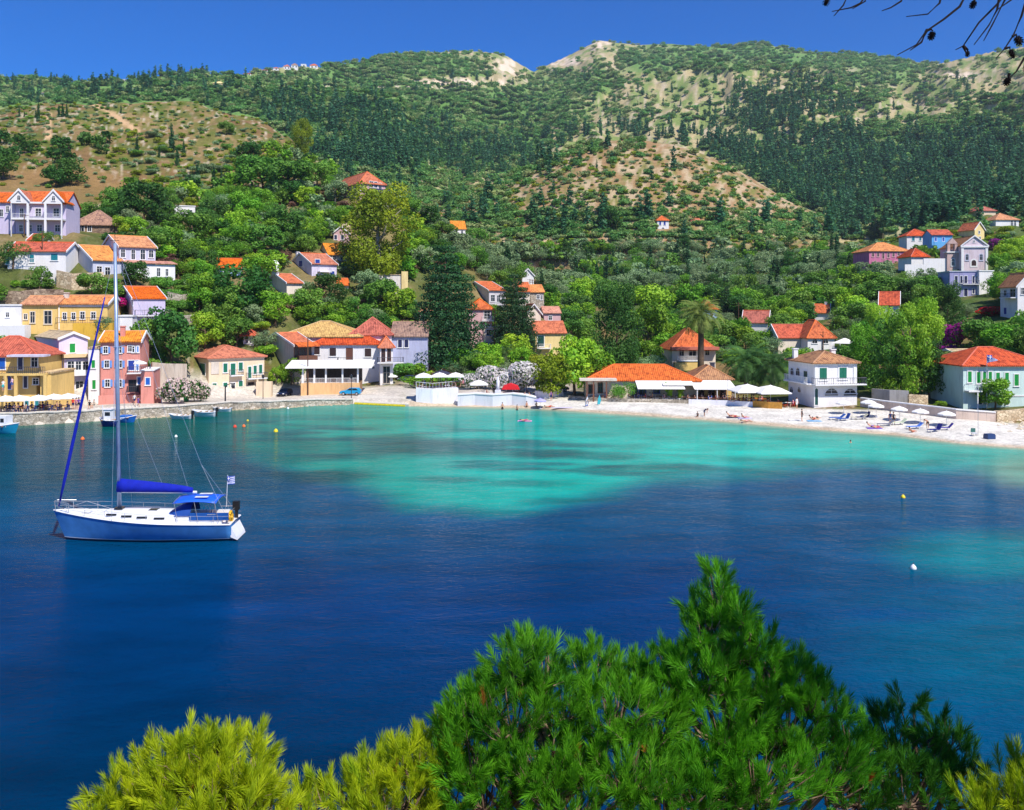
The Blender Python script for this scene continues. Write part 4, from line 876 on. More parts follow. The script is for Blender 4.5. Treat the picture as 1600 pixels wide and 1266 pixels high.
# behind the beach, in the trees
h = House('palm_house', 'orange hip roofed villa with veranda behind the tall palm', 1050, 578, 176, 1118, 3, None, 11, W_CR, 545); h.walls('hip', row=513).roof(T_OR); h.ops([(1065,551,7,10),(1082,551,11,11),(1105,551,6,8)], kind='win', fm=W_CR)
h.box('porch_roof', T_RD, -.4, h.w + .4, -1.6, -.01, h.fz(546.5), h.fz(542)); h.balcony(h.fx(1058), h.fx(1094), h.fz(563), 1.6, rail=TRIM); h.box('yellow_base', W_YE, h.fx(1052), h.fx(1090), -1.5, -.004, -2, h.fz(566))
h = House('arched_villa', 'orange pyramid roofed villa with white arches in the trees', 1262, 548, 172, 1304, 4, None, 10, W_WH, 526); h.walls('hip', row=501).roof(T_OR); h.ops([(1273,533,8,7),(1290,533,8,7)], kind='arch')
h = House('long_villa', 'long orange roofed house half hidden by vines left of pyramid roof', 1216, 550, 176, 1264, 4, None, 8, W_CR, 527); h.walls('gx', row=508).roof(T_RD)
h = House('tree_cottage', 'small red roofed white cottage behind palm crown', 1098, 505, 214, 1121, 10, None, 8, W_LB, 482); h.walls('hip', row=470).roof(T_RD); h.op(1112, 491, 4, 6, 'win')
h = House('tree_cottage', 'cottage with slanting red roof right of telegraph pole', 1160, 520, 200, 1200, -22, None, 7, W_WH, 503); h.walls('gx', row=486).roof(T_RD)
h = House('tree_cottage', 'cottage with small red roof and chimney above long villa', 1273, 500, 210, 1296, -20, None, 6, W_WH, 488); h.walls('gx', row=476).roof(T_OR, chim=[(3, 3, .6)])
h = House('gable_cottage', 'white cottage with steep orange roof in front of upper village', 1374, 500, 208, 1405, -24, None, 9, W_WH, 476); h.walls('gx', row=457).roof(T_RD); h.op(1390, 482, 3, 6, 'win')
h = House('garden_pavilion', 'white garden pavilion with a flat pyramid cover among trees', 1312, 552, 166, 1340, 4, None, 4, W_WH, 545, cat='pavilion'); h.walls('flat'); MB().lathe([(3.0, h.fz(537)), (.2, h.fz(529))], (h.w/2, 2, 0), 4).build('canopy', CURT, h.root)
for x in (.1, h.w - .2): h.box('post', TRIM, x, x + .1, .1, .2, h.h, h.fz(537))
# pale teal house at the right
h = House('seaside_villa', 'large pale teal villa with bright green shutters and red roof', 1505, 637, 119, 1640, 3, None, 11, W_TE, 571)
h.walls('hip', row=544).roof(T_RD).eavetrim(); h.ops([(1515,589,6,17),(1529,590,6,17),(1538,590,4,17),(1547,588,4,14),(1559,590,6,15),(1573,590,6,15),(1588,594,7,18)], kind='shut', col=LGRN)
h.ops([(1531,625,6,14),(1573,625,5,16)], kind='door', col=DGRN); h.balcony(h.fx(1507), h.fx(1528), h.fz(610), 1.2, rail=TRIM); h.box('string_course', TRIM, h.fx(1560), h.w, -.08, -.004, h.fz(620), h.fz(618)); h.box('post', TRIM, h.fx(1520.5), h.fx(1522), -1.15, -1, -.5, h.fz(610) - .19)
h = House('cream_balcony_house', 'cream two storey house with orange gable at right edge', 1590, 497, 204, 1625, -2, 1563, 9, W_WH, 446); h.walls('gy', row=428).roof(T_LO); h.op(1571, 458, 4, 8, 'win', face='L'); h.op(1571, 486, 4, 10, 'shut', DBL, face='L'); h.op(1583, 458, 9, 12, 'win', face='L'); h.op(1598, 455, 5, 10, 'win')
MB().box(-1.3, -.01, .3, h.d * .7, h.fz(466), h.fz(465) + .06).build('balcony', TRIM, h.root); railing(h.root, [(-1.2, .3, h.fz(465)), (-1.2, h.d*.7, h.fz(465))], IRON)
h = House('yard_shed', 'low tiled shed beside the pale teal villa', 1492, 566, 134, 1530, 6, None, 5, W_LY, 553, cat='shed'); h.walls('gx', row=547).roof(T_CR)
# upper village at the right
h = House('grey_manor', 'lilac grey two storey house with tall shuttered windows below the church', 1484, 464, 226, 1530, -8, None, 9, PL('plaster_lilac_grey', 172, 168, 208), 425)
h.walls('flat').roof(W_GR); h.ops([(1494,437,4,11),(1502,437,2.5,11),(1509,437,4,11),(1521,437,3,11),(1527,437,3,11),(1496,457,4,9),(1509,457,5,12),(1521,455,3,8)], kind='shut', col=NVY); h.balcony(h.fx(1503), h.fx(1529), h.fz(444), .8)
h = House('church_annex', 'white sunlit block right of the lilac grey manor', 1530, 460, 229, 1552, 8, None, 7, W_WH, 424, cat='building'); h.walls('flat').roof(TRIM)
h = House('church', 'white and rose church facade with pediment and arched windows', 1502, 424, 246, 1543, -4, None, 15, PL('church_rose', 224, 206, 212), 384, cat='church')
h.walls('gy', row=372).roof(T_OLD, over=.3); h.ops([(1511,402,4,9),(1533,402,4,9)], kind='arch', frame=.25, fm=W_GR); h.op(1521.5, 411, 7, 9, 'adoor', DBR, frame=.4); h.op(1522, 377, 2.6, 3, 'arch', frame=.12)
h.box('entablature', TRIM, -.2, h.w + .2, -.35, -.004, h.fz(387), h.fz(384.4)); 
for px in (1503.6, 1541.4): h.box('pilaster', TRIM, h.fx(px) - .35, h.fx(px) + .35, -.2, -.004, -.5, h.fz(387.2))
h = House('bell_tower', 'rose stone bell gable left of the church facade', 1480, 424, 242, 1498, -4, None, 2.4, PL('belfry_rose', 206, 176, 168, .25), 395, cat='bell tower')
h.walls('flat'); h.box('cornice', TRIM, -.25, h.w + .25, -.3, h.d + .25, h.h, h.h + .35)
w_ = h.w; zb = h.h + .351; zt_ = h.fz(381)
MB().box(.2, w_*.3, .3, 1.5, zb, zt_).box(w_*.7, w_ - .2, .3, 1.5, zb, zt_).prism([(.1, zt_), (w_ - .1, zt_), (w_*.5, h.fz(372))], 'y', .2, 1.6).build('bell_frame', h.mat, h.root)
MB().lathe([(.06,.8),(.2,.7),(.28,.25),(.42,0)], (w_*.5, .9, zb + .6)).build('bell', BRN, h.root); h.op(1489, 410, 5, 11, 'arch', frame=.18)
h = House('yellow_house', 'pale yellow gabled house with orange roof above the church', 1523, 378, 288, 1538, 20, 1498, 10, W_LY, 358); h.walls('gy', row=349).roof(T_OR); h.ops([(1530,363,3,4),(1531,372,3,4)], kind='win')
h = House('blue_cottage', 'bright blue walled cottage with red roof right of its white neighbour', 1456, 386, 284, 1488, -4, None, 8, W_BL, 367); h.walls('gx', row=360).roof(T_RD, trim=False); h.ops([(1462,374,3,6),(1474,374,3,6)], kind='shut', col=BLU); h.box('fence', W_BL, h.fx(1458), h.fx(1480), -1, -.7, -1, h.fz(378))
h = House('white_cottage', 'white cottage with red hip roof left of the bright blue cottage', 1417, 386, 284, 1455, -4, None, 8, W_WH, 368); h.walls('hip', row=359).roof(T_RD); h.ops([(1427,373,4,7),(1438,373,3,6),(1450,373,3,6)], kind='shut', col=TEAL)
h = House('pink_manor', 'magenta pink two storey house with wide light orange roof', 1358, 417, 292, 1422, 4, None, 12, W_MA, 392); h.walls('hip', row=380).roof(T_LO); h.eavetrim(); h.ops([(1364,398,3,6),(1372,398,3,6),(1380,400,3,9),(1388,399,3,7),(1396,398,3,6),(1404,397,3,5),(1365,412,3,5),(1385,412,5,7),(1400,412,5,7)], kind='win', frame=.2, fm=W_RP)
h = House('white_cottage', 'white walled house with orange roof between pink manor and church', 1424, 420, 278, 1451, 4, None, 8, W_WH, 400); h.walls('hip', row=389).roof(T_RD); h.ops([(1432,416,2,3),(1438,416,2,3)], kind='arch')
b = MB(); b.box(0, 9.5, 0, .4, -2, pz(404, 262) - pz(425, 262)).box(-5.5, -.01, .0, .4, -2, 2.2)
b.build('churchyard_wall', W_WH, None, P(1443, 425, 262), 0, label='white sunlit yard wall stepping up to the church', cat='wall')
h = House('upper_house', 'white house with light orange hip roof at top right of village', 1556, 354, 312, 1592, 4, None, 9, W_WH, 343); h.walls('hip', row=334).roof(T_LO); h.ops([(1581,349,3,8),(1586,349,3,8)], kind='win')
h = House('hidden_house', 'red orange roof just showing above trees at upper right', 1527, 338, 330, 1556, 4, None, 9, W_PC, 329); h.walls('hip', row=322).roof(T_RD)
# valley and far houses
h = House('valley_house', 'tall white house with blue windows and orange roof in the valley', 1027, 364, 372, 1045, 4, None, 8, W_WH, 344); h.walls('hip', row=338).roof(T_OR); h.ops([(1031.5,349,3,6),(1038.5,349,3,6)], kind='shut', col=DBL); h.ops([(1036,358,4,5)], kind='arch')
h = House('valley_cottage', 'small orange roofed cottage right of tall valley house', 1081, 356, 376, 1096, 4, None, 7, W_RP, 348); h.walls('gx', row=342).roof(T_OR, trim=False); h.op(1088, 352, 3, 4, 'win')
FARH = [(296,112,5,4,T_RD,1280),(311,110,7,4,T_RD,1280),(364,119,12,4,T_RD,1250),(380,118,12,5,T_RD,1250),(408,112,10,4,T_OR,1230),(427,110,8,6,T_OR,1230),(443,109,10,9,T_OR,1230),(455,107,10,9,T_BR,1230),(470,105,8,8,W_WH,1230),(484,107,12,8,T_OR,1230),(492,111,8,5,T_CR,1230),
        (126,128,7,4,T_CR,1200),(148,127,16,6,W_WH,1200),(188,127,10,5,W_WH,1200),(150,142,16,4,T_CR,1000),(182,141,28,5,W_WH,1000),(332,136,20,10,W_LY,1020),(56,147,14,4,T_CR,1000)]
for (px, pb, wp, hp, rm, Y) in FARH:
    Y = hit(px + wp / 2, pb + 2) or hit(px + wp / 2, pb + 4) or Y; k = Y / F
    where = {296:'on skyline, leftmost of red pair',311:'on skyline, right one of red pair',364:'with red roof low on skyline ridge',380:'with red roof right of similar one on ridge',408:'small and orange before the skyline cluster',427:'orange roofed, first of skyline cluster',443:'orange roofed and tall in skyline cluster',455:'brown roofed in skyline cluster',470:'white flat topped in skyline cluster',484:'orange roofed at end of skyline cluster',492:'cream roofed beside end of skyline cluster',
             126:'cream roofed on far left skyline',148:'long white on far left skyline',188:'short white on far left skyline',150:'pale low below the far left skyline',182:'long pale white below skyline above dry hill',332:'pale yellow and large below skyline',56:'cream low below skyline at far left'}[px]
    h = House('ridge_house', 'distant house ' + where, px, pb, Y, px + wp, 4, None, 9, W_LY if px == 332 else W_WH, pb - hp * .6, group='houses along the far ridge', snap=False)
    h.walls('hip' if rm not in (W_WH,) else 'flat', rise=hp * .4 * k).roof(rm, trim=False)
    for q in range(max(1, int(wp / 5))): h.op(px + (q + .6) * wp / max(1, int(wp / 5)), pb - hp * .3, 2, 2, 'win', frame=.1)
# ================================================================ TREES AND PLANTS
def leafcloud(C, Rr, n, size, sq=1.0, jit=.55, seed=0, shell=.72, aspect=1.0):
    """n leaf-clump faces spread over the shells of the balls C (k,3) with radii Rr; returns V, F, tint"""
    g = np.random.default_rng(seed); C = np.asarray(C, float); Rr = np.asarray(Rr, float); k = len(C)
    p = Rr ** 2 / (Rr ** 2).sum(); ci = g.choice(k, n, p=p)
    d = g.normal(size=(n, 3)); d /= np.linalg.norm(d, axis=1, keepdims=True)
    r = Rr[ci] * (shell + (1.05 - shell) * g.random(n)); pos = C[ci] + d * r[:, None] * np.array([1, 1, sq])
    nr = d + g.normal(size=(n, 3)) * jit; nr /= np.linalg.norm(nr, axis=1, keepdims=True)
    t = np.cross(nr, g.normal(size=(n, 3))); t /= np.linalg.norm(t, axis=1, keepdims=True); b = np.cross(nr, t)
    s = size * (.6 + .8 * g.random(n))[:, None]
    V = np.stack([pos - t*s - b*s*aspect*.6, pos + t*s*.3 - b*s*aspect, pos + t*s + b*s*aspect*.5, pos - t*s*.4 + b*s*aspect], 1).reshape(-1, 3)
    ct = g.random(k); tint = np.clip(ct[ci] * .65 + g.random(n) * .35, 0, 1)
    return V, np.arange(4 * n).reshape(-1, 4), tint
def crown_balls(kind, g):
    C, Rr = [], []
    if kind == 'round':
        for i in range(34):
            a = g.random() * 6.283; e = g.random() ** .8; z = .2 + .66 * e; rr = .36 * math.sqrt(max(0, 1 - ((z - .48) / .48) ** 2)) * (.5 + .6 * g.random())
            C.append((math.cos(a) * rr, math.sin(a) * rr, z)); Rr.append(.09 + .085 * g.random())
    elif kind == 'olive':
        for i in range(26):
            a = g.random() * 6.283; rr = .42 * math.sqrt(g.random()); C.append((math.cos(a) * rr, math.sin(a) * rr, .28 + .5 * g.random() * (1 - rr))); Rr.append(.1 + .1 * g.random())
    elif kind == 'spire':
        for i in range(22):
            z = .08 + .88 * i / 21; r = .085 * (1 - z) ** .55 + .012; a = g.random() * 6.283; o = r * .5
            C.append((math.cos(a) * o, math.sin(a) * o, z)); Rr.append(r * (.8 + .35 * g.random()))
    elif kind == 'fir':
        for i in range(13):
            z = .08 + .89 * i / 12; r = .27 * (1 - z) ** .6 * (.85 + .3 * g.random()) + .02; m = 8 if r > .1 else 4
            for q in range(m):
                a = q * 6.283 / m + i * 1.1 + g.random() * .5; o = r * (.6 + .35 * g.random()); C.append((math.cos(a) * o, math.sin(a) * o, z - o * .12)); Rr.append(.035 + r * .22)
            C.append((0, 0, z)); Rr.append(.03 + r * .62)
    elif kind == 'pine':
        for i in range(46):
            a = g.random() * 6.283; z = .14 + .8 * g.random() ** .8; rr = (.36 - .36 * max(0, z - .4)) * math.sqrt(g.random()); C.append((math.cos(a) * rr, math.sin(a) * rr, z)); Rr.append(.065 + .07 * g.random())
    elif kind == 'tall':
        for i in range(52):
            z = .14 + .8 * g.random(); a = g.random() * 6.283; rr = .29 * math.sqrt(max(0, 1 - ((z - .55) / .48) ** 2)) * (.3 + .8 * g.random()); C.append((math.cos(a) * rr, math.sin(a) * rr, z)); Rr.append(.065 + .07 * g.random())
    elif kind == 'shrub':
        for i in range(9):
            a = g.random() * 6.283; rr = .42 * math.sqrt(g.random()); C.append((math.cos(a) * rr, math.sin(a) * rr, .25 + .35 * g.random() * (1 - rr))); Rr.append(.17 + .15 * g.random())
    return np.array(C), np.array(Rr)
KINDP = {  # kind: crown form, faces, leaf size, squash, aspect, palette
 'broadleaf_tree': ('round', 3600, .021, .9, 1.0), 'olive_tree': ('olive', 3000, .021, .8, .5), 'cypress_tree': ('spire', 800, .016, 1.5, 1.6),
 'conifer': ('fir', 24000, .0088, .5, .5), 'pine_tree': ('pine', 6500, .016, .75, .5), 'tall_tree': ('tall', 17000, .0115, 1.1, .6), 'bush': ('shrub', 1300, .04, .8, .8)}
LM = {'green': leafmat('leaf_green', 138,184,48, 70,128,30), 'bright': leafmat('leaf_bright', 178,208,56, 104,160,36), 'dark': leafmat('leaf_dark', 84,130,50, 44,88,34, .3),
      'olive': leafmat('leaf_olive', 156,180,126, 98,130,84, .3), 'cyp': leafmat('leaf_cypress', 56,102,50, 26,64,36, .15), 'yel': leafmat('leaf_yellow', 168,180,36, 98,130,28),
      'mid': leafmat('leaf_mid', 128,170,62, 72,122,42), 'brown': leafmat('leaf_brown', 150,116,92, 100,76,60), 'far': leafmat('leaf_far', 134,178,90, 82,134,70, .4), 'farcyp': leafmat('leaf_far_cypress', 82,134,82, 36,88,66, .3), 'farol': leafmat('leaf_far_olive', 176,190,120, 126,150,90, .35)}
BARK = M('bark', 110, 90, 72, rough=.95, var=.3, scale=6, bump=.5); BARKG = M('bark_grey', 150, 140, 126, rough=.95, var=.3, scale=5, bump=.5)
PROTO = {}
def trunk_mesh(form, g, mt):
    b = MB(); top = {'round': .55, 'olive': .5, 'spire': .3, 'fir': .95, 'pine': .75, 'tall': .7, 'shrub': .3}[form]; r0 = {'fir': .022, 'spire': .014, 'shrub': .02}.get(form, .028)
    ax = [(0, 0, -.12), (0, 0, 0), (.01, .008, top * .35), (-.012, .01, top * .7), (.004, -.006, top)]
    b.tube(ax, [r0 * 1.3, r0, r0 * .8, r0 * .55, r0 * .25], 7)
    if form not in ('spire', 'fir', 'shrub'):
        for i in range(6):
            z = top * (.45 + .08 * i); a = i * 2.3; L_ = .22 + .06 * g.random()
            b.tube([(0, 0, z), (math.cos(a) * L_ * .5, math.sin(a) * L_ * .5, z + .06), (math.cos(a) * L_, math.sin(a) * L_, z + .16)], [r0 * .45, r0 * .3, r0 * .12], 5)
    return b.mesh('trunk', mt, True)
def proto(kind, pal, v, faces=None):
    """unit-high tree meshes (crown, trunk), several variants of each"""
    key = (kind, pal, v, faces)
    if key not in PROTO:
        form, n, sz, sq, asp = KINDP[kind]; n_ = faces or n; g = random.Random(hash((kind, v)) % 999 + v * 31)
        g = random.Random(len(kind) * 100 + v); C, Rr = crown_balls(form, g)
        V, Fq, t = leafcloud(C, Rr, n_, sz * math.sqrt(n / n_) * (1 if n_ == n else .9), sq, seed=v * 7 + len(kind), aspect=asp)
        PROTO[key] = (npmesh('crown', V, Fq, LM[pal], tint=t), trunk_mesh(form, g, BARKG if pal in ('olive', 'yel') else BARK))
    return PROTO[key]
# landmarks used to say where a tree stands
MARKS = [(188,575,'the salmon three storey house'),(112,575,'the pale lavender quay house'),(20,580,'the yellow waterfront cafe'),(95,498,'the yellow villa'),(232,480,'the lavender house with arches'),(15,495,'the plain white house by rubble wall'),
 (70,405,'the white house with teal shutters'),(150,415,'the grey gabled house'),(212,395,'the big white house with tall windows'),(60,330,'the twin gabled house'),(145,345,'the brown stone house'),(355,580,'the cream house with green shutters'),
 (432,560,'the beige veranda house'),(550,555,'the white house above the restaurant'),(515,590,'the restaurant canopy'),(640,540,'the lilac house'),(443,450,'the chapel'),(490,415,'the dormer house'),(520,390,'the amber roofed hillside house'),
 (532,366,'the tiny rose house'),(357,418,'the small light blue house'),(560,290,'the ridge mansion'),(290,328,'the white flat roofed cottage'),(612,445,'the yellow ruin'),(752,465,'the grey gabled house above the square'),(750,500,'the rose house by the lane'),
 (832,465,'the two upper cottages'),(860,530,'the green shutter house'),(717,357,'the small house above the valley'),(1005,600,'the long beach taverna'),(1113,600,'the grill house'),(1290,600,'the white beach house'),(1085,545,'the villa behind the palm'),
 (1283,520,'the pyramid roofed villa'),(1110,482,'the cottage behind palm crown'),(1180,495,'the slanting red roof'),(1285,483,'the cottage with small chimney'),(1390,475,'the steep orange gable cottage'),(1325,538,'the garden pavilion'),(1555,600,'the pale teal villa'),
 (1590,460,'the cream balcony house'),(1508,445,'the lilac grey manor'),(1522,400,'the church facade'),(1518,362,'the pale yellow house above the church'),(1472,372,'the bright blue cottage'),(1390,400,'the pink manor'),(1575,345,'the top right village house'),
 (1036,350,'the tall valley house'),(1088,350,'the valley cottage'),(695,480,'the giant dark conifer'),(590,370,'the big eucalyptus'),(1400,540,'the great beach pine'),(175,300,'the dry field'),(250,190,'the dry hilltop'),(60,180,'the cypress row on the hill'),(400,230,'the edge of dry hill'),(1010,260,'the rounded middle hill'),
 (850,360,'the dark cypress stand'),(780,340,'the terraced valley head'),(1180,400,'the olive grove'),(930,430,'the mid valley grove'),(1290,370,'the dark forest edge'),(700,620,'the harbour terrace'),(1200,440,'the upper valley slope')]
def wherelab(px, py):
    m = min(MARKS, key=lambda q: math.hypot(q[0] - px, (q[1] - py) * 1.5)); dx, dy = px - m[0], py - m[1]; d = math.hypot(dx, dy)
    rel = ('just ' if d < 22 else '') + ('left of ' if dx < 0 else 'right of ') if abs(dx) > abs(dy) * 1.2 else ('just ' if d < 22 else '') + ('above ' if dy < 0 else 'below ')
    if d > 75: rel = 'well ' + rel
    return rel + m[2]
PALN = {'green':'green','bright':'bright green','dark':'dark green','olive':'silvery green','cyp':'dark','yel':'yellow green','mid':'mid green','brown':'brown','far':'green','farcyp':'dark','farol':'pale green'}
TREES = []; LABC = {}
def add_tree(kind, px, Y, hgt, pal, wide=1.0, label=None, v=None, py=None, z=None, cat=None):
    x = (px - CX) / F * Y; z = float(tz(px, Y)) - .15 if z is None else z; v = random.randrange(6 if kind in ('broadleaf_tree', 'olive_tree') else 4) if v is None else v
    cm, tm = proto(kind, pal, v)
    row = HY + (H - z) * F / Y; hp = hgt * F / Y
    if label is None:
        size = 'small' if hp < 20 else 'tall' if hp > 42 else 'mid sized'
        label = '%s %s %s %s' % (size, PALN[pal], {'broadleaf_tree':'round tree','olive_tree':'olive tree','cypress_tree':'cypress','conifer':'conifer','pine_tree':'pine','tall_tree':'tree','bush':'bush'}[kind], wherelab(px, row - hp / 2))
        grp = 'tree' + 's like the ' + label
    r = thing(kind, (x, Y, z), label, cat or {'bush':'bush','cypress_tree':'cypress','olive_tree':'olive tree','pine_tree':'pine tree','conifer':'conifer'}.get(kind, 'tree'), None, random.random() * 6.28)
    r.scale = (hgt * wide * random.uniform(.88, 1.12), hgt * wide * random.uniform(.88, 1.12), hgt); TREES.append((px, row, hp, kind)); LABC.setdefault(label, []).append(r)
    t = link('trunk', tm, r); c = link('crown', cm, r); return r

# ---- trees one can pick out in the photograph: kind, column, row of the foot, height in rows, palette, width factor, label
SPEC = [
 ('conifer',697,578,196,'cyp',1.2,'giant dark layered conifer behind the harbour terrace'),
 ('conifer',803,556,128,'cyp',1.15,'broad dark conifer right of the lane'),
 ('tall_tree',592,446,152,'yel',1.15,'big yellow green eucalyptus below the ridge mansion'),
 ('tall_tree',472,250,64,'yel',.75,'lone yellow green tree at the edge of the dry hill'),
 ('broadleaf_tree',378,496,84,'dark',1.2,'large dark tree left of the chapel'),
 ('broadleaf_tree',345,500,66,'mid',1.1,'green tree left of the large dark tree by chapel'),
 ('broadleaf_tree',268,580,100,'dark',.95,'big green tree right of the salmon house'),
 ('broadleaf_tree',236,566,70,'mid',.9,'dense tree just right of salmon house roof'),
 ('broadleaf_tree',320,548,62,'bright',1.1,'bright green tree above the cream waterfront house'),
 ('broadleaf_tree',370,548,54,'mid',1.1,'green tree left of the tiny kiosk'),
 ('pine_tree',515,500,74,'dark',1.2,'dark umbrella pine right of the chapel'),
 ('pine_tree',560,520,56,'mid',1.1,'pine above the tall tan roof'),
 ('broadleaf_tree',430,510,60,'green',1.2,'green tree below the chapel'),
 ('broadleaf_tree',480,508,58,'mid',1.1,'leafy tree above the tan hip roof'),
 ('broadleaf_tree',595,495,62,'mid',1.1,'green tree below the yellow ruin'),
 ('broadleaf_tree',450,376,60,'dark',1.2,'dark bushy tree above the dormer house'),
 ('broadleaf_tree',415,400,50,'mid',1.3,'grey green tree left of dormer house'),
 ('broadleaf_tree',368,380,50,'bright',1.2,'bright round tree right of white flat cottage'),
 ('broadleaf_tree',300,385,60,'mid',1.2,'tall green tree right of big white house'),
 ('broadleaf_tree',325,440,50,'dark',.8,'dark tree left of small light blue house'),
 ('broadleaf_tree',212,450,42,'dark',1.1,'round dark tree before the big white house annex'),
 ('olive_tree',20,422,62,'dark',.9,'dark olive tree before white teal shuttered house'),
 ('olive_tree',72,390,36,'mid',1.2,'green tree below the loggias of the twin gabled house'),
 ('olive_tree',165,528,44,'olive',.9,'silvery olive between yellow villa and lavender house'),
 ('broadleaf_tree',455,602,46,'green',1.0,'round street tree left of the restaurant canopy'),
 ('broadleaf_tree',430,604,30,'bright',.8,'small bright tree beside the parked dark car'),
 ('olive_tree',972,627,44,'mid',.95,'leaning tamarisk on beach before the long taverna'),
 ('broadleaf_tree',1045,627,30,'bright',.55,'small potted looking tree under taverna awning'),
 ('broadleaf_tree',1064,627,28,'bright',.5,'slim young tree at right end of taverna tables'),
 ('broadleaf_tree',862,622,74,'yel',1.0,'yellow green plane tree at left of the row by square'),
 ('broadleaf_tree',898,620,100,'bright',.95,'tall bright plane tree left of the taverna'),
 ('broadleaf_tree',930,618,86,'green',.9,'green plane tree touching the taverna roof'),
 ('broadleaf_tree',838,612,60,'yel',.9,'smaller yellow plane tree beside the oleanders'),
 ('tall_tree',963,596,150,'dark',.75,'tall dark brownish tree behind the taverna'),
 ('broadleaf_tree',1012,560,90,'green',1.0,'leafy green tree above the taverna roof'),
 ('broadleaf_tree',1020,520,80,'bright',1.1,'bright green tree in middle of the valley'),
 ('broadleaf_tree',1080,500,60,'green',1.1,'green tree right of the bright valley tree'),
 ('olive_tree',985,578,46,'olive',1.2,'silvery shrubby tree just above the taverna roof'),
 ('olive_tree',1015,576,40,'olive',1.1,'silver leaved tree left of the villa behind palm'),
 ('broadleaf_tree',1155,590,50,'bright',1.1,'bright tree right of the grill house'),
 ('broadleaf_tree',1176,606,54,'mid',.95,'green tree between the two bushy palms and grill house'),
 ('broadleaf_tree',1150,540,46,'green',1.2,'green tree behind the two bushy palms'),
 ('pine_tree',1422,625,150,'green',.75,'great green pine beside the beach wall'),
 ('pine_tree',1392,620,130,'mid',.75,'darker pine at left of the great green pine'),
 ('tall_tree',1440,585,115,'bright',.8,'tall bright poplar behind the great pine'),
 ('tall_tree',1358,610,108,'green',.8,'light green tree left of the great beach pine'),
 ('tall_tree',1376,560,86,'bright',.8,'bright leafy tree above the white beach house'),
 ('broadleaf_tree',1330,600,66,'mid',.9,'green tree just right of white beach house roof'),
 ('pine_tree',1452,625,95,'dark',.8,'dark pine at right edge of the pine clump'),
 ('broadleaf_tree',1487,626,62,'yel',.9,'yellow leaved fruit tree beside the teal villa'),
 ('broadleaf_tree',1555,641,52,'green',1.2,'round tree on the beach before the teal villa'),
 ('broadleaf_tree',1575,560,60,'mid',1.1,'dark green tree above the teal villa roof'),
 ('broadleaf_tree',1530,545,50,'mid',1.1,'green tree right of purple bougainvillea'),
 ('tall_tree',1480,535,92,'dark',.75,'dark tree below the lilac grey manor with purple climbers'),
 ('conifer',1135,500,52,'cyp',1.1,'dark conifer beside the cottage behind palm crown'),
 ('broadleaf_tree',955,360,36,'dark',1.2,'round dark tree at foot of the middle hill'),
 ('broadleaf_tree',108,290,42,'dark',1.3,'clump of dark trees in the dry field'),
 ('broadleaf_tree',88,292,36,'dark',1.2,'dark tree left end of the clump in the dry field'),
 ('broadleaf_tree',5,282,56,'dark',1.2,'dark tree at far left of the dry field'),
 ('broadleaf_tree',390,250,32,'dark',1.1,'round dark bush tree on the dry hill edge'),
 ('broadleaf_tree',354,212,22,'mid',1.3,'broad bush on top of the dry hill'),
 ('broadleaf_tree',410,305,66,'mid',1.4,'large grey green tree on left of ridge grove'),
 ('broadleaf_tree',450,312,64,'mid',1.4,'large grey green tree on right of ridge grove'),
 ('broadleaf_tree',495,300,48,'mid',1.3,'grey green tree left of the ridge mansion'),
 ('broadleaf_tree',225,360,80,'dark',1.0,'dark green tree above the parked white cars'),
 ('broadleaf_tree',178,340,50,'mid',1.0,'green tree above the brown stone house'),
 ('broadleaf_tree',245,395,44,'mid',1.1,'green tree just above big white house roof'),
 ('pine_tree',265,350,56,'mid',1.0,'pine left of white flat roofed cottage')]
for kd, px, pb, hp, pal, wd, lab in SPEC:
    Y = hit(px, pb) or 200; add_tree(kd, px, Y, hp / F * Y, pal, wd, lab)
for i, (px, pb, hp) in enumerate([(60,188,28),(56,186,14),(92,184,20),(98,184,22),(104,186,22),(30,186,16),(38,184,10),(189,180,14),(268,238,46),(214,242,30),(249,246,20),(287,246,26),(309,296,44),(334,290,30),(277,262,30),(346,288,24)]):
    Y = hit(px, pb) or 400
    add_tree('cypress_tree', px, Y, hp / F * Y, 'cyp', 1.0, ['tallest spindly cypress','short cypress beside tallest one','left cypress of hilltop trio','middle cypress of hilltop trio','right cypress of hilltop trio','cypress well left of tallest one','stubby cypress near the tallest one','isolated tiny cypress'][i] + ' on the dry hilltop' if i < 8 else 'slim cypress on the dry slope, number %s tallest of its slope' % ['one','six','eight','five','two','three','four','seven'][i - 8] if False else ['tall slim cypress in the scrub under the hill crest','thin cypress in open scrub left of tall slim one','short cypress in scrub left of tall slim one','cypress right of tall slim one in scrub','tall cypress above the white flat roofed cottage','lower thin cypress beyond white flat roofed cottage','cypress midway down the scrub slope','faint cypress at right of the scrub slope'][i - 8] if i >= 8 else '')
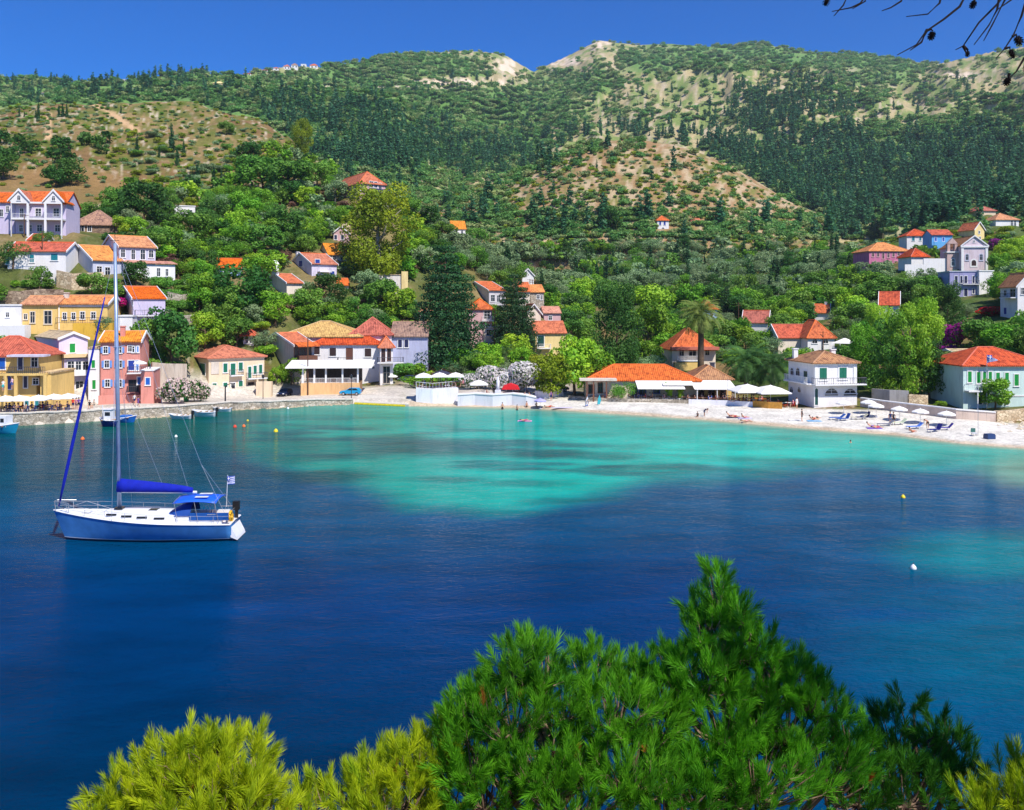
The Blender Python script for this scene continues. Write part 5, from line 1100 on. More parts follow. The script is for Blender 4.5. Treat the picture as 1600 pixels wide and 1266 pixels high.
# ---- everything else that grows: spread over the ground that the photograph shows
for fx_, fy_, fw_, fh_ in [(1492,545,30,58),(1482,552,24,20),(1548,494,36,22),(1557,394,18,28),(615,456,24,26),(176,486,30,28),(248,425,16,14),(1480,520,50,60),(1022,600,60,14),(1395,500,36,40),(1440,425,60,30),(1510,462,50,40),(640,540,50,40),(560,325,110,64)]:
    HOUSES.append([fx_ - fw_ / 2, fx_ + fw_ / 2, fy_ - fh_, fy_, hit(fx_, fy_) or 200])
HS = np.array(HOUSES)
def clear_of_houses(px, row, Y, hp, wp):
    x = (px - CX) / F * Y
    for (fx, fy, c, s, w, d) in FOOT:
        a = (x - fx) * c + (Y - fy) * s; b = -(x - fx) * s + (Y - fy) * c; m = wp / 2 / F * Y * .6
        if -m < a < w + m and -m - .5 < b < d + m: return False
    o = (HS[:, 0] < px + wp * .5) & (HS[:, 1] > px - wp * .5) & (HS[:, 2] < row) & (HS[:, 3] - (HS[:, 3] - HS[:, 2]) * .22 > row - hp) & (HS[:, 4] > Y - 4)
    return not o.any()
def sample(n, box, fn):
    out = []
    for _ in range(n):
        px = random.uniform(box[0], box[2]); py = random.uniform(box[1], box[3]); q = fn(px, py)
        if not q: continue
        Y = hit(px, py)
        if Y is None: continue
        d = Y - float(shoreY(px))
        if d < 17: continue
        out.append((px, py, Y) + q)
    return out
def e1(px, py, cx, cy, rx, ry): return ((px - cx) / rx) ** 2 + ((py - cy) / ry) ** 2 < 1
def near_fn(px, py):
    r = random.random()
    if py > 595: return None
    if px < 200 and 262 < py < 345: return ('bush', 1.6, random.choice(['olive','yel','mid'])) if r < .1 else None
    if px < 170: return (('broadleaf_tree', 4.5, 'mid') if r < .03 else None) if py > 350 else (('broadleaf_tree', 5, 'dark') if py > 225 and r < .12 else ('bush', 1.8, random.choice(['mid','olive','yel'])) if r < .36 else None)
    if py < np.interp(px, [170, 250, 330, 365, 420, 500, 620, 700, 760, 900], [292, 292, 304, 245, 228, 262, 330, 370, 400, 400]): return ('bush', 1.2 + r * 3, random.choice(['mid', 'yel', 'olive', 'yel', 'olive'])) if r < (.22 if py < 205 and px < 460 else .55) else None
    if px < 300 and py > 440: return ('bush', 2.2, 'mid') if r < .22 else None
    if e1(px, py, 245, 395, 60, 40) and r < .55: return None
    if px < 420 and py < 330 and px > 190 and r > .35: return ('broadleaf_tree', 4.6, random.choice(['mid', 'dark', 'olive'])) if r < .4 else ('bush', 2.4, 'yel') if r < .6 else None
    if px < 700: return (random.choice(['broadleaf_tree', 'broadleaf_tree', 'olive_tree', 'bush']), 4.6 + 2.2 * random.random(), random.choice(['mid', 'green', 'dark', 'olive', 'green', 'bright'])) if r < .72 else ('bush', 2.4, 'brown') if r < .8 else None
    if py > 470: return ('broadleaf_tree', 5.6 + 2.5 * random.random(), random.choice(['green', 'bright', 'mid', 'green', 'mid', 'dark'])) if r < .85 else ('olive_tree', 5, 'olive')
    if px > 1340 and py < 440: return ('broadleaf_tree', 5.5, random.choice(['bright', 'mid', 'olive', 'green'])) if r < .85 else None
    if py > 375:
        if r < .10: return ('cypress_tree', 9, 'cyp')
        if r < .18: return ('pine_tree', 8, 'dark')
        return (random.choice(['olive_tree', 'olive_tree', 'broadleaf_tree']), 5.5 + 2.5 * random.random(), random.choice(['olive', 'olive', 'mid', 'olive', 'green']))
    return None
cand = sample(21000, (-30, 200, 1640, 596), near_fn) + sample(1500, (-30, 158, 460, 200), near_fn)
cand = [c for c in cand if c[2] < 520]
# thin out: keep trees a crown apart on screen, the far ones first
cand.sort(key=lambda c: -c[2]); keep = []; grid = {}
for c in cand:
    px, py, Y, kd, hm, pal = c
    if kd == 'bush': hm = min(hm, 3.2)
    hp = hm * F / Y; wp = hp * {'cypress_tree': .25, 'bush': 1.2}.get(kd, .85)
    if not clear_of_houses(px, py, Y, hp, wp): continue
    k = (int(px // 40), int(py // 40)); bad = False
    for i in (-1, 0, 1):
        for j in (-1, 0, 1):
            for (qx, qy, qw) in grid.get((k[0] + i, k[1] + j), []):
                if abs(px - qx) < (wp + qw) * .25 and abs(py - qy) < (hp * .13 + 1.2): bad = True
    if bad: continue
    if any(abs(px - t[0]) < t[2] * .28 and t[1] - t[2] * .75 < py < t[1] + 3 for t in TREES[:66]): continue
    grid.setdefault(k, []).append((px, py, wp)); keep.append((px, py, Y, kd, hm * (.8 + .5 * random.random()), pal))
LIM = {'broadleaf_tree': 225, 'olive_tree': 285, 'cypress_tree': 280, 'pine_tree': 280, 'bush': 290}
byk = {}
for c in keep: byk.setdefault(c[3], []).append(c)
STUFF = {}
for kd, L_ in byk.items():
    L_.sort(key=lambda c: -c[4] / c[2])
    for c in L_[:LIM[kd]]: add_tree(kd, c[0], c[2], c[4], c[5], random.uniform(.9, 1.15) * (1.5 if kd == 'bush' else 1.15))
    for c in L_[LIM[kd]:]: STUFF.setdefault((kd, c[5]), []).append((c[0], c[2], c[4]))
print('near trees', {k: len(v) for k, v in byk.items()})
ORD = {2: ['left one', 'right one'], 3: ['left one', 'middle one', 'right one']}
NTH = ['leftmost', 'second from left', 'third from left', 'fourth from left', 'fifth from left', 'sixth from left', 'seventh from left', 'eighth from left', 'ninth from left', 'tenth from left', 'eleventh from left', 'twelfth from left']
for lab, rs in LABC.items():
    rs.sort(key=lambda r: r.location.x / r.location.y)
    for i, r in enumerate(rs):
        if len(rs) > 1: r['label'] = ' '.join((lab + ', ' + (ORD[len(rs)][i] if len(rs) < 4 else 'rightmost' if i == len(rs) - 1 else NTH[min(i, 11)])).split()[:16])
        if r.name.split('.')[0] in LIM: r['group'] = {'bush': 'bushes', 'cypress_tree': 'cypresses', 'olive_tree': 'olive trees', 'pine_tree': 'pines', 'broadleaf_tree': 'round leafy trees'}[r.name.split('.')[0]] + ' of the slopes'
# ---- the far woods and scrub, each kind one uncountable mass
def scatter_obj(name, label, protos, pts, cat):
    """points with a scale attribute, a unit plant instanced on each by geometry nodes"""
    me = bpy.data.meshes.new(name); n_ = len(pts)
    V = np.array([((p[0] - CX) / F * p[1], p[1], float(tz(p[0], p[1])) - .2) for p in pts], np.float32)
    me.vertices.add(n_); me.vertices.foreach_set('co', V.ravel())
    a = me.attributes.new('sc', 'FLOAT_VECTOR', 'POINT'); a.data.foreach_set('vector', np.array([(p[2] * p[3], p[2] * p[3], p[2]) for p in pts], np.float32).ravel())
    o = link(name, me, label=label, cat=cat, kind='stuff')
    cl = bpy.data.collections.new(name + '_kinds')
    for i, m_ in enumerate(protos):
        q = bpy.data.objects.new('plant', m_); cl.objects.link(q)
    ng = bpy.data.node_groups.new(name + '_nodes', 'GeometryNodeTree'); ng.is_modifier = True
    ng.interface.new_socket('Geometry', in_out='INPUT', socket_type='NodeSocketGeometry'); ng.interface.new_socket('Geometry', in_out='OUTPUT', socket_type='NodeSocketGeometry')
    N = ng.nodes.new; gi, go = N('NodeGroupInput'), N('NodeGroupOutput'); ip = N('GeometryNodeInstanceOnPoints'); ci = N('GeometryNodeCollectionInfo')
    ci.inputs['Collection'].default_value = cl; ci.inputs['Separate Children'].default_value = True; ci.inputs['Reset Children'].default_value = True
    mp = N('GeometryNodeMeshToPoints'); na = N('GeometryNodeInputNamedAttribute'); na.data_type = 'FLOAT_VECTOR'; na.inputs['Name'].default_value = 'sc'
    rv = N('FunctionNodeRandomValue'); rv.data_type = 'FLOAT_VECTOR'; rv.inputs[0].default_value = (0, 0, 0); rv.inputs[1].default_value = (0, 0, 6.28)
    ip.inputs['Pick Instance'].default_value = True; K = ng.links.new
    K(gi.outputs[0], mp.inputs[0]); K(mp.outputs[0], ip.inputs['Points']); K(ci.outputs[0], ip.inputs['Instance']); K(na.outputs[0], ip.inputs['Scale']); K(rv.outputs[0], ip.inputs['Rotation'])
    ri = N('FunctionNodeRandomValue'); ri.data_type = 'INT'; ri.inputs[4].default_value = 0; ri.inputs[5].default_value = len(protos) - 1
    K(ri.outputs[2], ip.inputs['Instance Index']); K(ip.outputs[0], go.inputs[0])
    md = o.modifiers.new('plants', 'NODES'); md.node_group = ng; return o
def whole(kind, pal, v, faces):
    """crown and trunk of a far plant as one mesh"""
    form, n, sz, sq, asp = KINDP[kind]; g = random.Random(v + 50); C, Rr = crown_balls(form, g)
    V, Fq, t = leafcloud(C, Rr, faces, sz * math.sqrt(n / faces) * .8, sq, seed=v + 3, aspect=asp)
    # stem: a square post of four faces
    s = np.array([(-.02,-.02,-.1),(.02,-.02,-.1),(.02,.02,-.1),(-.02,.02,-.1),(-.012,-.012,.4),(.012,-.012,.4),(.012,.012,.4),(-.012,.012,.4)]); k = len(V)
    V = np.concatenate([V, s]); Fq = np.concatenate([Fq, np.array([(0,1,5,4),(1,2,6,5),(2,3,7,6),(3,0,4,7)]) + k]); t = np.concatenate([t, np.zeros(4)])
    return npmesh('plant', V, Fq, LM[pal], tint=t)
for (kd, pal), L_ in STUFF.items():
    scatter_obj(kd.replace('_tree', '') + '_thicket', 'thicket of small %s %s in between the larger trees of the slopes' % (PALN[pal], kd.replace('_tree', '').replace('_', ' ')), [whole(kd, pal, v, 260) for v in range(3)], [(p[0], p[1], p[2], 1.2) for p in L_], 'woods')
rg2 = random.Random(5)
DARKZ = [(660,248,200,26,.9),(600,205,140,30,.55),(840,285,60,30,.3),(1230,170,75,38,.75),(1270,230,160,20,.6),(1350,262,320,42,.85),(1480,300,260,40,.8),(1200,320,130,36,1.0),(1120,215,100,12,.4),(150,140,120,10,.4),(300,133,90,8,.5),(820,370,90,30,.8),(930,214,150,9,.6),(1150,262,60,12,.8),(1260,395,110,36,.45),(1560,225,80,30,.7),(1060,250,50,14,.5),(480,170,90,20,.5),(1540,120,60,12,.12),(60,135,80,12,.5),(1250,350,150,30,.8)]
GX, GY = np.meshgrid(np.arange(-40, 1641), np.arange(60, 402), indexing='ij')
NA = fbm(GX / 38., GY / 22., 4, 4) - .5; NB = fbm(GX / 38., GY / 22., 4, 9) - .5; NC = fbm(GX / 14., GY / 9., 3, 31) - .5; ND = fbm(GX / 16., GY / 9., 3, 12)
def far_fn(px, py, Y):
    i, j = int(px) + 40, int(py) - 60; qx, qy = px + 150 * NA[i, j], py + 70 * NB[i, j]; r = rg2.random()
    if 380 < Y < 640 and 690 < px < 1290:      # the middle hill: open scrub on brown ground, fuller at its rim and foot
        rim = ROWSEE(px) + 13
        p = .34 if py < rim and px < 1010 else .02 + .16 * max(0, NC[i, j] + .12)
        if py > 335 or px < 800: p = .3
        return (('cyp',) if r < p * (.12 if 830 < px < 960 else .05) else ('round',) if r < p else None)
    dk = max([w for (cx, cy, rx, ry, w) in DARKZ if e1(qx, qy, cx, cy, rx, ry)] + [0]) * (.62 + 1.3 * NC[i, j])
    if dk == 0 and py > 120: dk = .03
    if r < dk * .75: return ('cyp',)
    if dk > .45: return ('round',) if r < .84 else None
    g = any(e1(px, py, *z) for z in GREENZ); t = any(e1(px, py, *z) for z in TANZ)
    p = .25 + .45 * g - .15 * t
    if e1(px, py, 800, 103, 30, 14) or e1(px, py, 730, 128, 95, 5) or e1(px, py, 930, 72, 28, 9): p = .05
    return ('round',) if r < p * (.4 + 1.2 * ND[i, j]) else None
def ROWSEE(px): return float(np.interp(px, [a for a, b in MID], [b for a, b in MID]))
far = {'cyp': [], 'round': [], 'pale': []}
for _ in range(60000):
    px = rg2.uniform(-40, 1640); py = rg2.uniform(62, 400)
    Y = hit(px, py)
    if Y is None or Y < 330: continue
    q = far_fn(px, py, Y)
    if not q or (px < 480 and Y < 560 and py > 0 and Y < 540): continue
    if Y > 540 or (px > 560 and py < 378): pass
    else: continue
    if any(abs(px - h_[0] - h_[2] / 2) < h_[2] * .7 and h_[1] - 6 < py < h_[1] + 5 for h_ in FARH): continue
    if Y < 420 and not clear_of_houses(px, py, Y, 14, 10): continue
    if q[0] == 'cyp': hm = rg2.uniform(.45, 1.5) * min(12, 8 + Y * .004); far['cyp'].append((px, Y, hm, rg2.uniform(1.1, 2.0)))
    else:
        hm = rg2.uniform(.6, 1.5) * np.interp(Y, [350, 600, 1000, 2000], [3.0, 4.2, 6.0, 8.0]); far['pale' if rg2.random() < .32 else 'round'].append((px, Y, hm, rg2.uniform(1.0, 1.5)))
print('far', {k: len(v) for k, v in far.items()})
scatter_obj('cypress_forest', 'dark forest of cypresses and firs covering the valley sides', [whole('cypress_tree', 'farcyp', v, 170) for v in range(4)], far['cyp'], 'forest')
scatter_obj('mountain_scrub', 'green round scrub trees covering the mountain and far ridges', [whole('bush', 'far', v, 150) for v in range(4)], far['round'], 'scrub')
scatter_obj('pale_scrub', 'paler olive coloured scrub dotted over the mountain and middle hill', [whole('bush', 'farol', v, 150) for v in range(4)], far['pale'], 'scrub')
# ================================================================ WATERFRONT, WALLS
def ribbon(name, label, pts, hgt, th, m, cat='wall', top=None, down=1.2, kind=None, capm=None):
    """wall following points (Vectors on the ground): vertical faces, thickness th towards +normal, height hgt above each point"""
    n = len(pts); vs = []; fs = []
    for i, p in enumerate(pts):
        d = (pts[min(i+1, n-1)] - pts[max(i-1, 0)]); d.z = 0; d.normalize(); nn = Vector((-d.y, d.x, 0)) * th
        hh = hgt[i] if hasattr(hgt, '__len__') else hgt; q = p + nn
        vs += [(p.x, p.y, p.z - down), (p.x, p.y, p.z + hh), (q.x, q.y, p.z + hh), (q.x, q.y, p.z - down)]
    for i in range(n - 1):
        a, b = i * 4, i * 4 + 4
        for k in range(4): fs.append((a + k, a + (k+1) % 4, b + (k+1) % 4, b + k))
    fs += [(0, 3, 2, 1), ((n-1)*4, (n-1)*4+1, (n-1)*4+2, (n-1)*4+3)]
    o = pts[0]; b = MB(); b.v = [(x - o.x, y - o.y, z - o.z) for x, y, z in vs]; b.f = fs
    r = b.build(name, m, None, o)
    tag(r, label, cat) if kind is None else tag(r, kind=kind)
    if capm:
        c = MB(); vv = []
        for i, p in enumerate(pts):
            d = (pts[min(i+1, n-1)] - pts[max(i-1, 0)]); d.z = 0; d.normalize(); nn = Vector((-d.y, d.x, 0)); hh = hgt[i] if hasattr(hgt, '__len__') else hgt
            a, q = p - nn * .1, p + nn * (th + .1)
            vv += [(a.x-o.x, a.y-o.y, p.z+hh-o.z+.003), (a.x-o.x, a.y-o.y, p.z+hh+.15-o.z), (q.x-o.x, q.y-o.y, p.z+hh+.15-o.z), (q.x-o.x, q.y-o.y, p.z+hh-o.z+.003)]
        c.v = vv; c.f = fs; c.build('coping', capm, r)
    return r
def gp(px, py): return at(px, py)
qpts = []; 
for px in list(range(-120, 560, 12)):
    y = float(shoreY(px)); wob = .25 * math.sin(px * .13) + .2 * math.sin(px * .37)
    qpts.append(Vector(((px - CX) / F * (y - .35 + wob), y - .35 + wob, 0)))
qh = [float(np.interp(px, [-120, 0, 150, 300, 400, 500, 560], [1.75, 1.7, 1.5, 1.3, 1.05, .9, .7])) for px in range(-120, 560, 12)]
ribbon('quay_wall', 'rough stone quay wall along the left side of the bay', qpts, qh, .9, stone('quay_stone', 216, 204, 186, 160, 148, 130, 2.0), down=1.0, capm=M('quay_coping', 214, 206, 192, rough=.9, var=.2))
# fallen stones at the foot of the quay
b = MB()
for i in range(150):
    px = random.uniform(160, 545); y = float(shoreY(px)) - random.uniform(.3, 1.4); x = (px - CX) / F * y; s = random.uniform(.15, .5)
    k = len(b.v)
    for v in ((1,0,0),(-1,0,0),(0,1,0),(0,-1,0),(0,0,1),(0,0,-1)): b.v.append((x + v[0]*s*random.uniform(.6,1.3), y + v[1]*s*random.uniform(.6,1.2), v[2]*s*random.uniform(.3,.7)))
    b.f += [tuple(k + q for q in f) for f in ((0,2,4),(2,1,4),(1,3,4),(3,0,4),(2,0,5),(1,2,5),(3,1,5),(0,3,5))]
b.build('quay_rubble', M('rubble', 170, 156, 130, rough=.95, var=.3), label='loose pale stones lying in shallows under the quay', cat='stones', kind='stuff')
# slipway with its yellow weeded edge
b = MB().add([(*at(548, 628), )], [])
sl = [at(556, 630), at(640, 634), at(632, 622), at(560, 620)]
b = MB(); b.slab([(p.x, p.y - (1.2 if i < 2 else 0), .35 if i < 2 else 1.1) for i, p in enumerate(sl)], 1.4); b.build('slipway', M('slip_concrete', 206, 198, 184, rough=.9, var=.15), kind='structure')
b = MB(); b.slab([(sl[0].x, sl[0].y - 1.5, .12), (sl[1].x - .6, sl[1].y - 1.5, .12), (sl[1].x - .6, sl[1].y - 1.19, .3), (sl[0].x, sl[0].y - 1.19, .3)], .5); b.build('weed_edge', M('yellow_weed', 196, 180, 40, rough=.9, var=.3), label='yellow weed on the edge of the slipway', cat='weed', kind='stuff')
ribbon('rubble_wall', 'long brown rubble garden wall above the yellow villa', [at(p, q) for p, q in ((-10, 476), (30, 476), (60, 474), (98, 474))], 2.4, .5, stone('rubble_brown', 196, 172, 146, 130, 108, 92, 1.5))
ribbon('retaining_wall', 'beige stone retaining wall below the grey gabled house', [at(p, q) for p, q in ((88, 452), (112, 456), (136, 456), (162, 452))], 3.2, .5, S_BE)
ribbon('white_wall', 'short white sloping wall left of beige retaining wall', [at(p, q) for p, q in ((60, 444), (76, 446), (92, 448))], 2.2, .3, W_WH)
ribbon('crag_wall', 'grey stone terrace wall on the slope right of lavender house', [at(p, q) for p, q in ((262, 478), (284, 482), (306, 480), (330, 486))], 2.6, .5, S_GR)
ribbon('crag_wall', 'lower grey stone terrace wall above bright green tree', [at(p, q) for p, q in ((255, 505), (285, 508), (320, 506))], 1.8, .5, S_GR)
ribbon('ruined_wall', 'ruined pale wall beside oleanders right of salmon house', [at(p, q) for p, q in ((238, 618), (262, 619), (292, 618))], 5.2, .5, PL('plaster_ruin', 206, 190, 172, .4))
for i, (pts, hh, lab) in enumerate([(((500,356),(520,360),(548,362)),1.4,'low stone terrace wall left of eucalyptus crown'), (((640,330),(680,332),(716,330)),1.2,'pale terrace wall at head of the valley'), (((628,305),(670,306),(700,304)),1.1,'upper pale terrace wall at head of the valley'),
      (((1000,384),(1040,386),(1075,386)),1.6,'reddish terrace wall below the tall valley house'), (((1090,372),(1110,376),(1130,380)),1.4,'stone terrace wall below the small valley cottage'), (((1290,470),(1320,476),(1350,474)),1.2,'dry stone wall among olives left of gable cottage')]):
    ribbon('terrace_wall', lab, [at(*p) for p in pts], hh, .5, S_GR if i % 2 else S_BE)
# harbour terrace and the white sea wall of the square
WH_ = plaster('whitewash', 232, 230, 236, .15)
tp = [at(650, 630), at(676, 633), at(716, 628)]
r = ribbon('harbour_terrace', 'white walled harbour terrace with umbrellas beside the square', tp, 2.3, 5.0, WH_, cat='terrace', down=.6)
railing(r, [(p - tp[0]) + Vector((0, .2, 2.3)) for p in tp], TRIM, h=1.0, step=.5)
tp2 = [at(715, 635), at(742, 636.5), at(770, 637), at(800, 637), at(822, 637), at(838, 634)]
ribbon('sea_wall', 'low whitewashed sea wall curving round the square', tp2, [1.75, 1.8, 1.8, 1.8, 1.6, 1.2], 1.6, WH_, down=.8, capm=TRIM)
ribbon('square_wall', 'upper white wall with shaded steps behind the sea wall', [at(836, 622), at(856, 623), at(880, 620)], 1.2, .4, WH_)
ribbon('taverna_wall', 'low rubble edge of the long taverna terrace', [at(p, q) for p, q in ((888,624),(930,627),(980,629),(1030,630),(1076,631))], .55, .4, S_GR)
ribbon('terrace_edge', 'low white terrace wall below the umbrella tables', [at(p, q) for p, q in ((1076,633),(1110,634),(1140,635),(1176,637))], .8, .3, WH_)
r = ribbon('wooden_fence', 'wooden plank fence at the end of umbrella tables', [at(p, q) for p, q in ((1176,637),(1200,639),(1222,640))], 1.0, .12, M('yellow_wood', 196, 140, 60, rough=.7, var=.2), cat='fence')
ribbon('garden_wall', 'long low beige wall behind the beach right of the white beach house', [at(p, q) for p, q in ((1344,636),(1380,641),(1420,647),(1460,651),(1494,656),(1556,660))], 1.25, .35, plaster('wall_beige', 214, 192, 176, .3), capm=TRIM)
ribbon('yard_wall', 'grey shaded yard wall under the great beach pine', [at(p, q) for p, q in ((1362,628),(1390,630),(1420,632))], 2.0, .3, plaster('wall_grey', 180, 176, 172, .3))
ribbon('yard_wall', 'pale stone yard wall right of the grey shaded one', [at(p, q) for p, q in ((1420,634),(1436,636),(1450,636))], 1.7, .4, S_BE)
ribbon('garden_wall', 'rising stone garden wall at far right of the beach', [at(p, q) for p, q in ((1558,661),(1580,660),(1604,656))], 1.5, .5, S_BE)
b = MB()
for i in range(46):
    px = random.uniform(1555, 1625); py = random.uniform(652, 676); p = at(px, py); s = random.uniform(.15, .55); k = len(b.v)
    for v in ((1,0,0),(-1,0,0),(0,1,0),(0,-1,0),(0,0,1),(0,0,-1)): b.v.append((p.x + v[0]*s*random.uniform(.6,1.3), p.y + v[1]*s*random.uniform(.6,1.2), p.z + v[2]*s*random.uniform(.4,.8)))
    b.f += [tuple(k + q for q in f) for f in ((0,2,4),(2,1,4),(1,3,4),(3,0,4),(2,0,5),(1,2,5),(3,1,5),(0,3,5))]
b.build('beach_rocks', M('rock_pale', 206, 190, 164, rough=.95, var=.25), label='heap of pale rocks at the right end of the beach', cat='rocks', kind='stuff')

# ---------------------------------------------------------------- palms, flowering shrubs
LF_PALM = leafmat('leaf_palm', 150, 168, 84, 92, 124, 54, .3); LF_PALM2 = leafmat('leaf_palm_dark', 104, 144, 72, 58, 98, 48, .3)
def palm(label, px, pb, top, rad, m=LF_PALM, tr=.35, n=46, droop=1.0):
    p = at(px, pb); k = p.y / F; hh = (pb - top) * k; R_ = rad * k
    r = thing('palm_tree', p, label, 'palm')
    MB().tube([(0,0,-.5),(0,0,hh*.3),(.05,0,hh*.7),(0,0,hh)], [tr*1.25, tr, tr*.95, tr*1.35], 12).build('trunk', BARK, r, smooth=True)
    V, Fq, T = [], [], []; g = np.random.default_rng(int(px))
    for i in range(n):
        a = i * 2.399; el = 1.25 - 1.75 * (i / n); L_ = R_ * (.85 + .3 * g.random()); pts = []
        x = y = 0.0; z = hh
        for s_ in range(9):
            pts.append((x, y, z)); e = el - droop * 1.5 * (s_ / 8) ** 1.3; d = L_ / 8; x += math.cos(a) * math.cos(e) * d; y += math.sin(a) * math.cos(e) * d; z += math.sin(e) * d
        tn = g.random()
        for s_ in range(1, 8):
            P0 = np.array(pts[s_]); P1 = np.array(pts[s_ + 1]); dr = P1 - P0; sd = np.array([-math.sin(a), math.cos(a), 0]); up = np.cross(dr, sd); up /= np.linalg.norm(up) + 1e-9
            for q in range(3):
                b0 = P0 + dr * q / 3; wl = R_ * .2 * math.sin(math.pi * (s_ + q / 3) / 8.6) + .03
                for sg in (-1, 1):
                    k0 = len(V); tip = b0 + sd * sg * wl + dr * .7 - up * wl * .35
                    V += [b0, b0 + dr * .22, tip]; Fq.append((k0, k0+1, k0+2)); T.append(tn)
    link('crown', npmesh('crown', np.array(V), np.array(Fq), m, tint=np.array(T)), r)
    HOUSES.append([px-5, px+5, top, pb, p.y]); return r
palm('tall date palm standing before the orange hip roofed villa', 1095, 590, 492, 42, tr=.62, n=80)
palm('bushy dark palm at left of the umbrella tables', 1166, 614, 566, 46, LF_PALM2, .4, 60)
palm('bushy dark palm between umbrella tables and white beach house', 1207, 616, 574, 46, LF_PALM2, .4, 60)
palm('small palm beside the white oleanders on the square', 790, 572, 552, 22, LF_PALM2, .3, 36)
palm('little palm in the yard of the plain white house', 31, 520, 505, 13, LF_PALM2, .25, 26)
palm('feathery small palm between pine clump and teal villa', 1478, 590, 560, 22, LF_PALM, .25, 36)
BLM = {'white': leafmat('blossom_white', 244, 240, 236, 226, 214, 214, .3, .05), 'magenta': leafmat('blossom_magenta', 214, 30, 120, 170, 20, 110, .3, .05), 'red': leafmat('blossom_red', 222, 34, 60, 180, 20, 60, .3, .05), 'purple': leafmat('blossom_purple', 176, 36, 150, 130, 30, 120, .3, .05), 'pinkish': leafmat('blossom_pink', 238, 214, 206, 214, 180, 176, .3, .05)}
def flowering(name, label, cat, px, pb, hp, wf, bl, nb, leaf='dark', sz=.03):
    nb *= 2
    p = at(px, pb); hgt = hp * p.y / F
    r = thing(name, p - Vector((0,0,.1)), label, cat); r.scale = (hgt * wf, hgt * wf, hgt)
    cm, tm = proto('bush', leaf, int(px) % 4, 1301); link('crown', cm, r); link('stem', tm, r)
    C, Rr = crown_balls('shrub', random.Random(400 + int(px) % 4)); C = C + np.array([0, 0, .02])
    V, Fq, t = leafcloud(C, Rr * 1.04, nb, sz, .8, seed=int(px), shell=.93); link('blossom', npmesh('blossom', V, Fq, BLM[bl], tint=t), r); return r
flowering('oleander', 'white flowering oleander between salmon house and green bin', 'shrub', 272, 631, 56, .8, 'pinkish', 700)
flowering('oleander', 'white flowering oleander touching the cream house', 'shrub', 303, 628, 48, .8, 'pinkish', 500)
flowering('oleander', 'large white oleander by flagpoles, right of the pair', 'shrub', 812, 612, 64, .85, 'white', 1500)
flowering('oleander', 'white oleander left of the flagpoles', 'shrub', 769, 608, 50, .9, 'white', 1000)
flowering('oleander', 'small white oleander beside the harbour terrace', 'shrub', 735, 608, 34, 1.0, 'white', 700)
flowering('bougainvillea', 'green and magenta bougainvillea over the yellow cafe corner', 'climber', 78, 606, 62, .62, 'magenta', 160, 'mid')
flowering('bougainvillea', 'magenta bougainvillea on the terrace of the yellow cafe', 'climber', 50, 590, 16, 1.8, 'magenta', 900)
flowering('bougainvillea', 'magenta bougainvillea behind roof corner of yellow cafe', 'climber', 58, 562, 14, 1.6, 'magenta', 900)
flowering('bougainvillea', 'bright magenta bougainvillea between yellow villa and lavender house', 'climber', 176, 486, 28, 1.5, 'magenta', 1500)
flowering('bougainvillea', 'red climber over the porch of big white house annex', 'climber', 248, 425, 14, 1.2, 'red', 500)
flowering('bougainvillea', 'crimson bougainvillea on the yellow ruin', 'climber', 615, 456, 26, 1.0, 'magenta', 900)
flowering('bougainvillea', 'purple bougainvillea hanging beside the tall dark tree', 'climber', 1494, 548, 60, .66, 'purple', 1500, 'mid')
flowering('bougainvillea', 'purple bougainvillea lower on the dark tree, left of hanging one', 'climber', 1478, 540, 34, .8, 'purple', 900, 'dark')
flowering('bougainvillea', 'purple bougainvillea low behind the teal villa', 'climber', 1482, 552, 18, 1.6, 'purple', 1000)
flowering('bougainvillea', 'red bougainvillea left of the cream balcony house', 'climber', 1548, 494, 20, 2.1, 'red', 1200)
flowering('bougainvillea', 'purple bougainvillea column right of the church', 'climber', 1557, 394, 26, .8, 'purple', 900)
# vine and low hedges
for px, pb, hp, wf, pal, lab in [(66,482,13,3.2,'bright','green grape vine over the yellow villa door'),(1392,408,10,3.4,'bright','bright green vine along the pink manor porch'),(25,452,16,1.0,'green','clipped round bush left of the pair on rubble wall'),(40,452,18,.9,'green','clipped round bush right of the pair on rubble wall'),(100,419,12,1.3,'bright','small bright bush beside the grey gabled house'),
      (628,592,34,1.3,'mid','leafy bush before the lilac house wall, left'),(650,592,36,1.3,'green','leafy bush before the lilac house wall, right'),(655,606,26,2.4,'green','long green hedge left of harbour terrace umbrellas'),(700,606,28,2.2,'green','long green hedge behind harbour terrace umbrellas'),(736,598,26,1.5,'mid','green hedge end beside the lane'),(675,590,16,2.6,'bright','bright green hedge under the giant conifer'),(812,582,30,1.6,'green','dense rounded green bush beside the small palm'),(1468,636,14,1.2,'bright','round green bush by the beach wall'),
      (1500,630,10,1.4,'bright','bright bush in front of the teal villa'),(1030,596,10,3.0,'bright','bright low hedge above the taverna roof'),(1372,624,10,1.2,'dark','spiky agave like plant before the yard wall')]:
    p = at(px, pb); h_ = hp * p.y / F; r = thing('bush', p - Vector((0,0,.1)), lab, 'bush'); r.scale = (h_ * wf, h_ * min(wf, 1.6), h_); cm, tm = proto('bush', pal, int(px) % 4); link('crown', cm, r); link('trunk', tm, r)
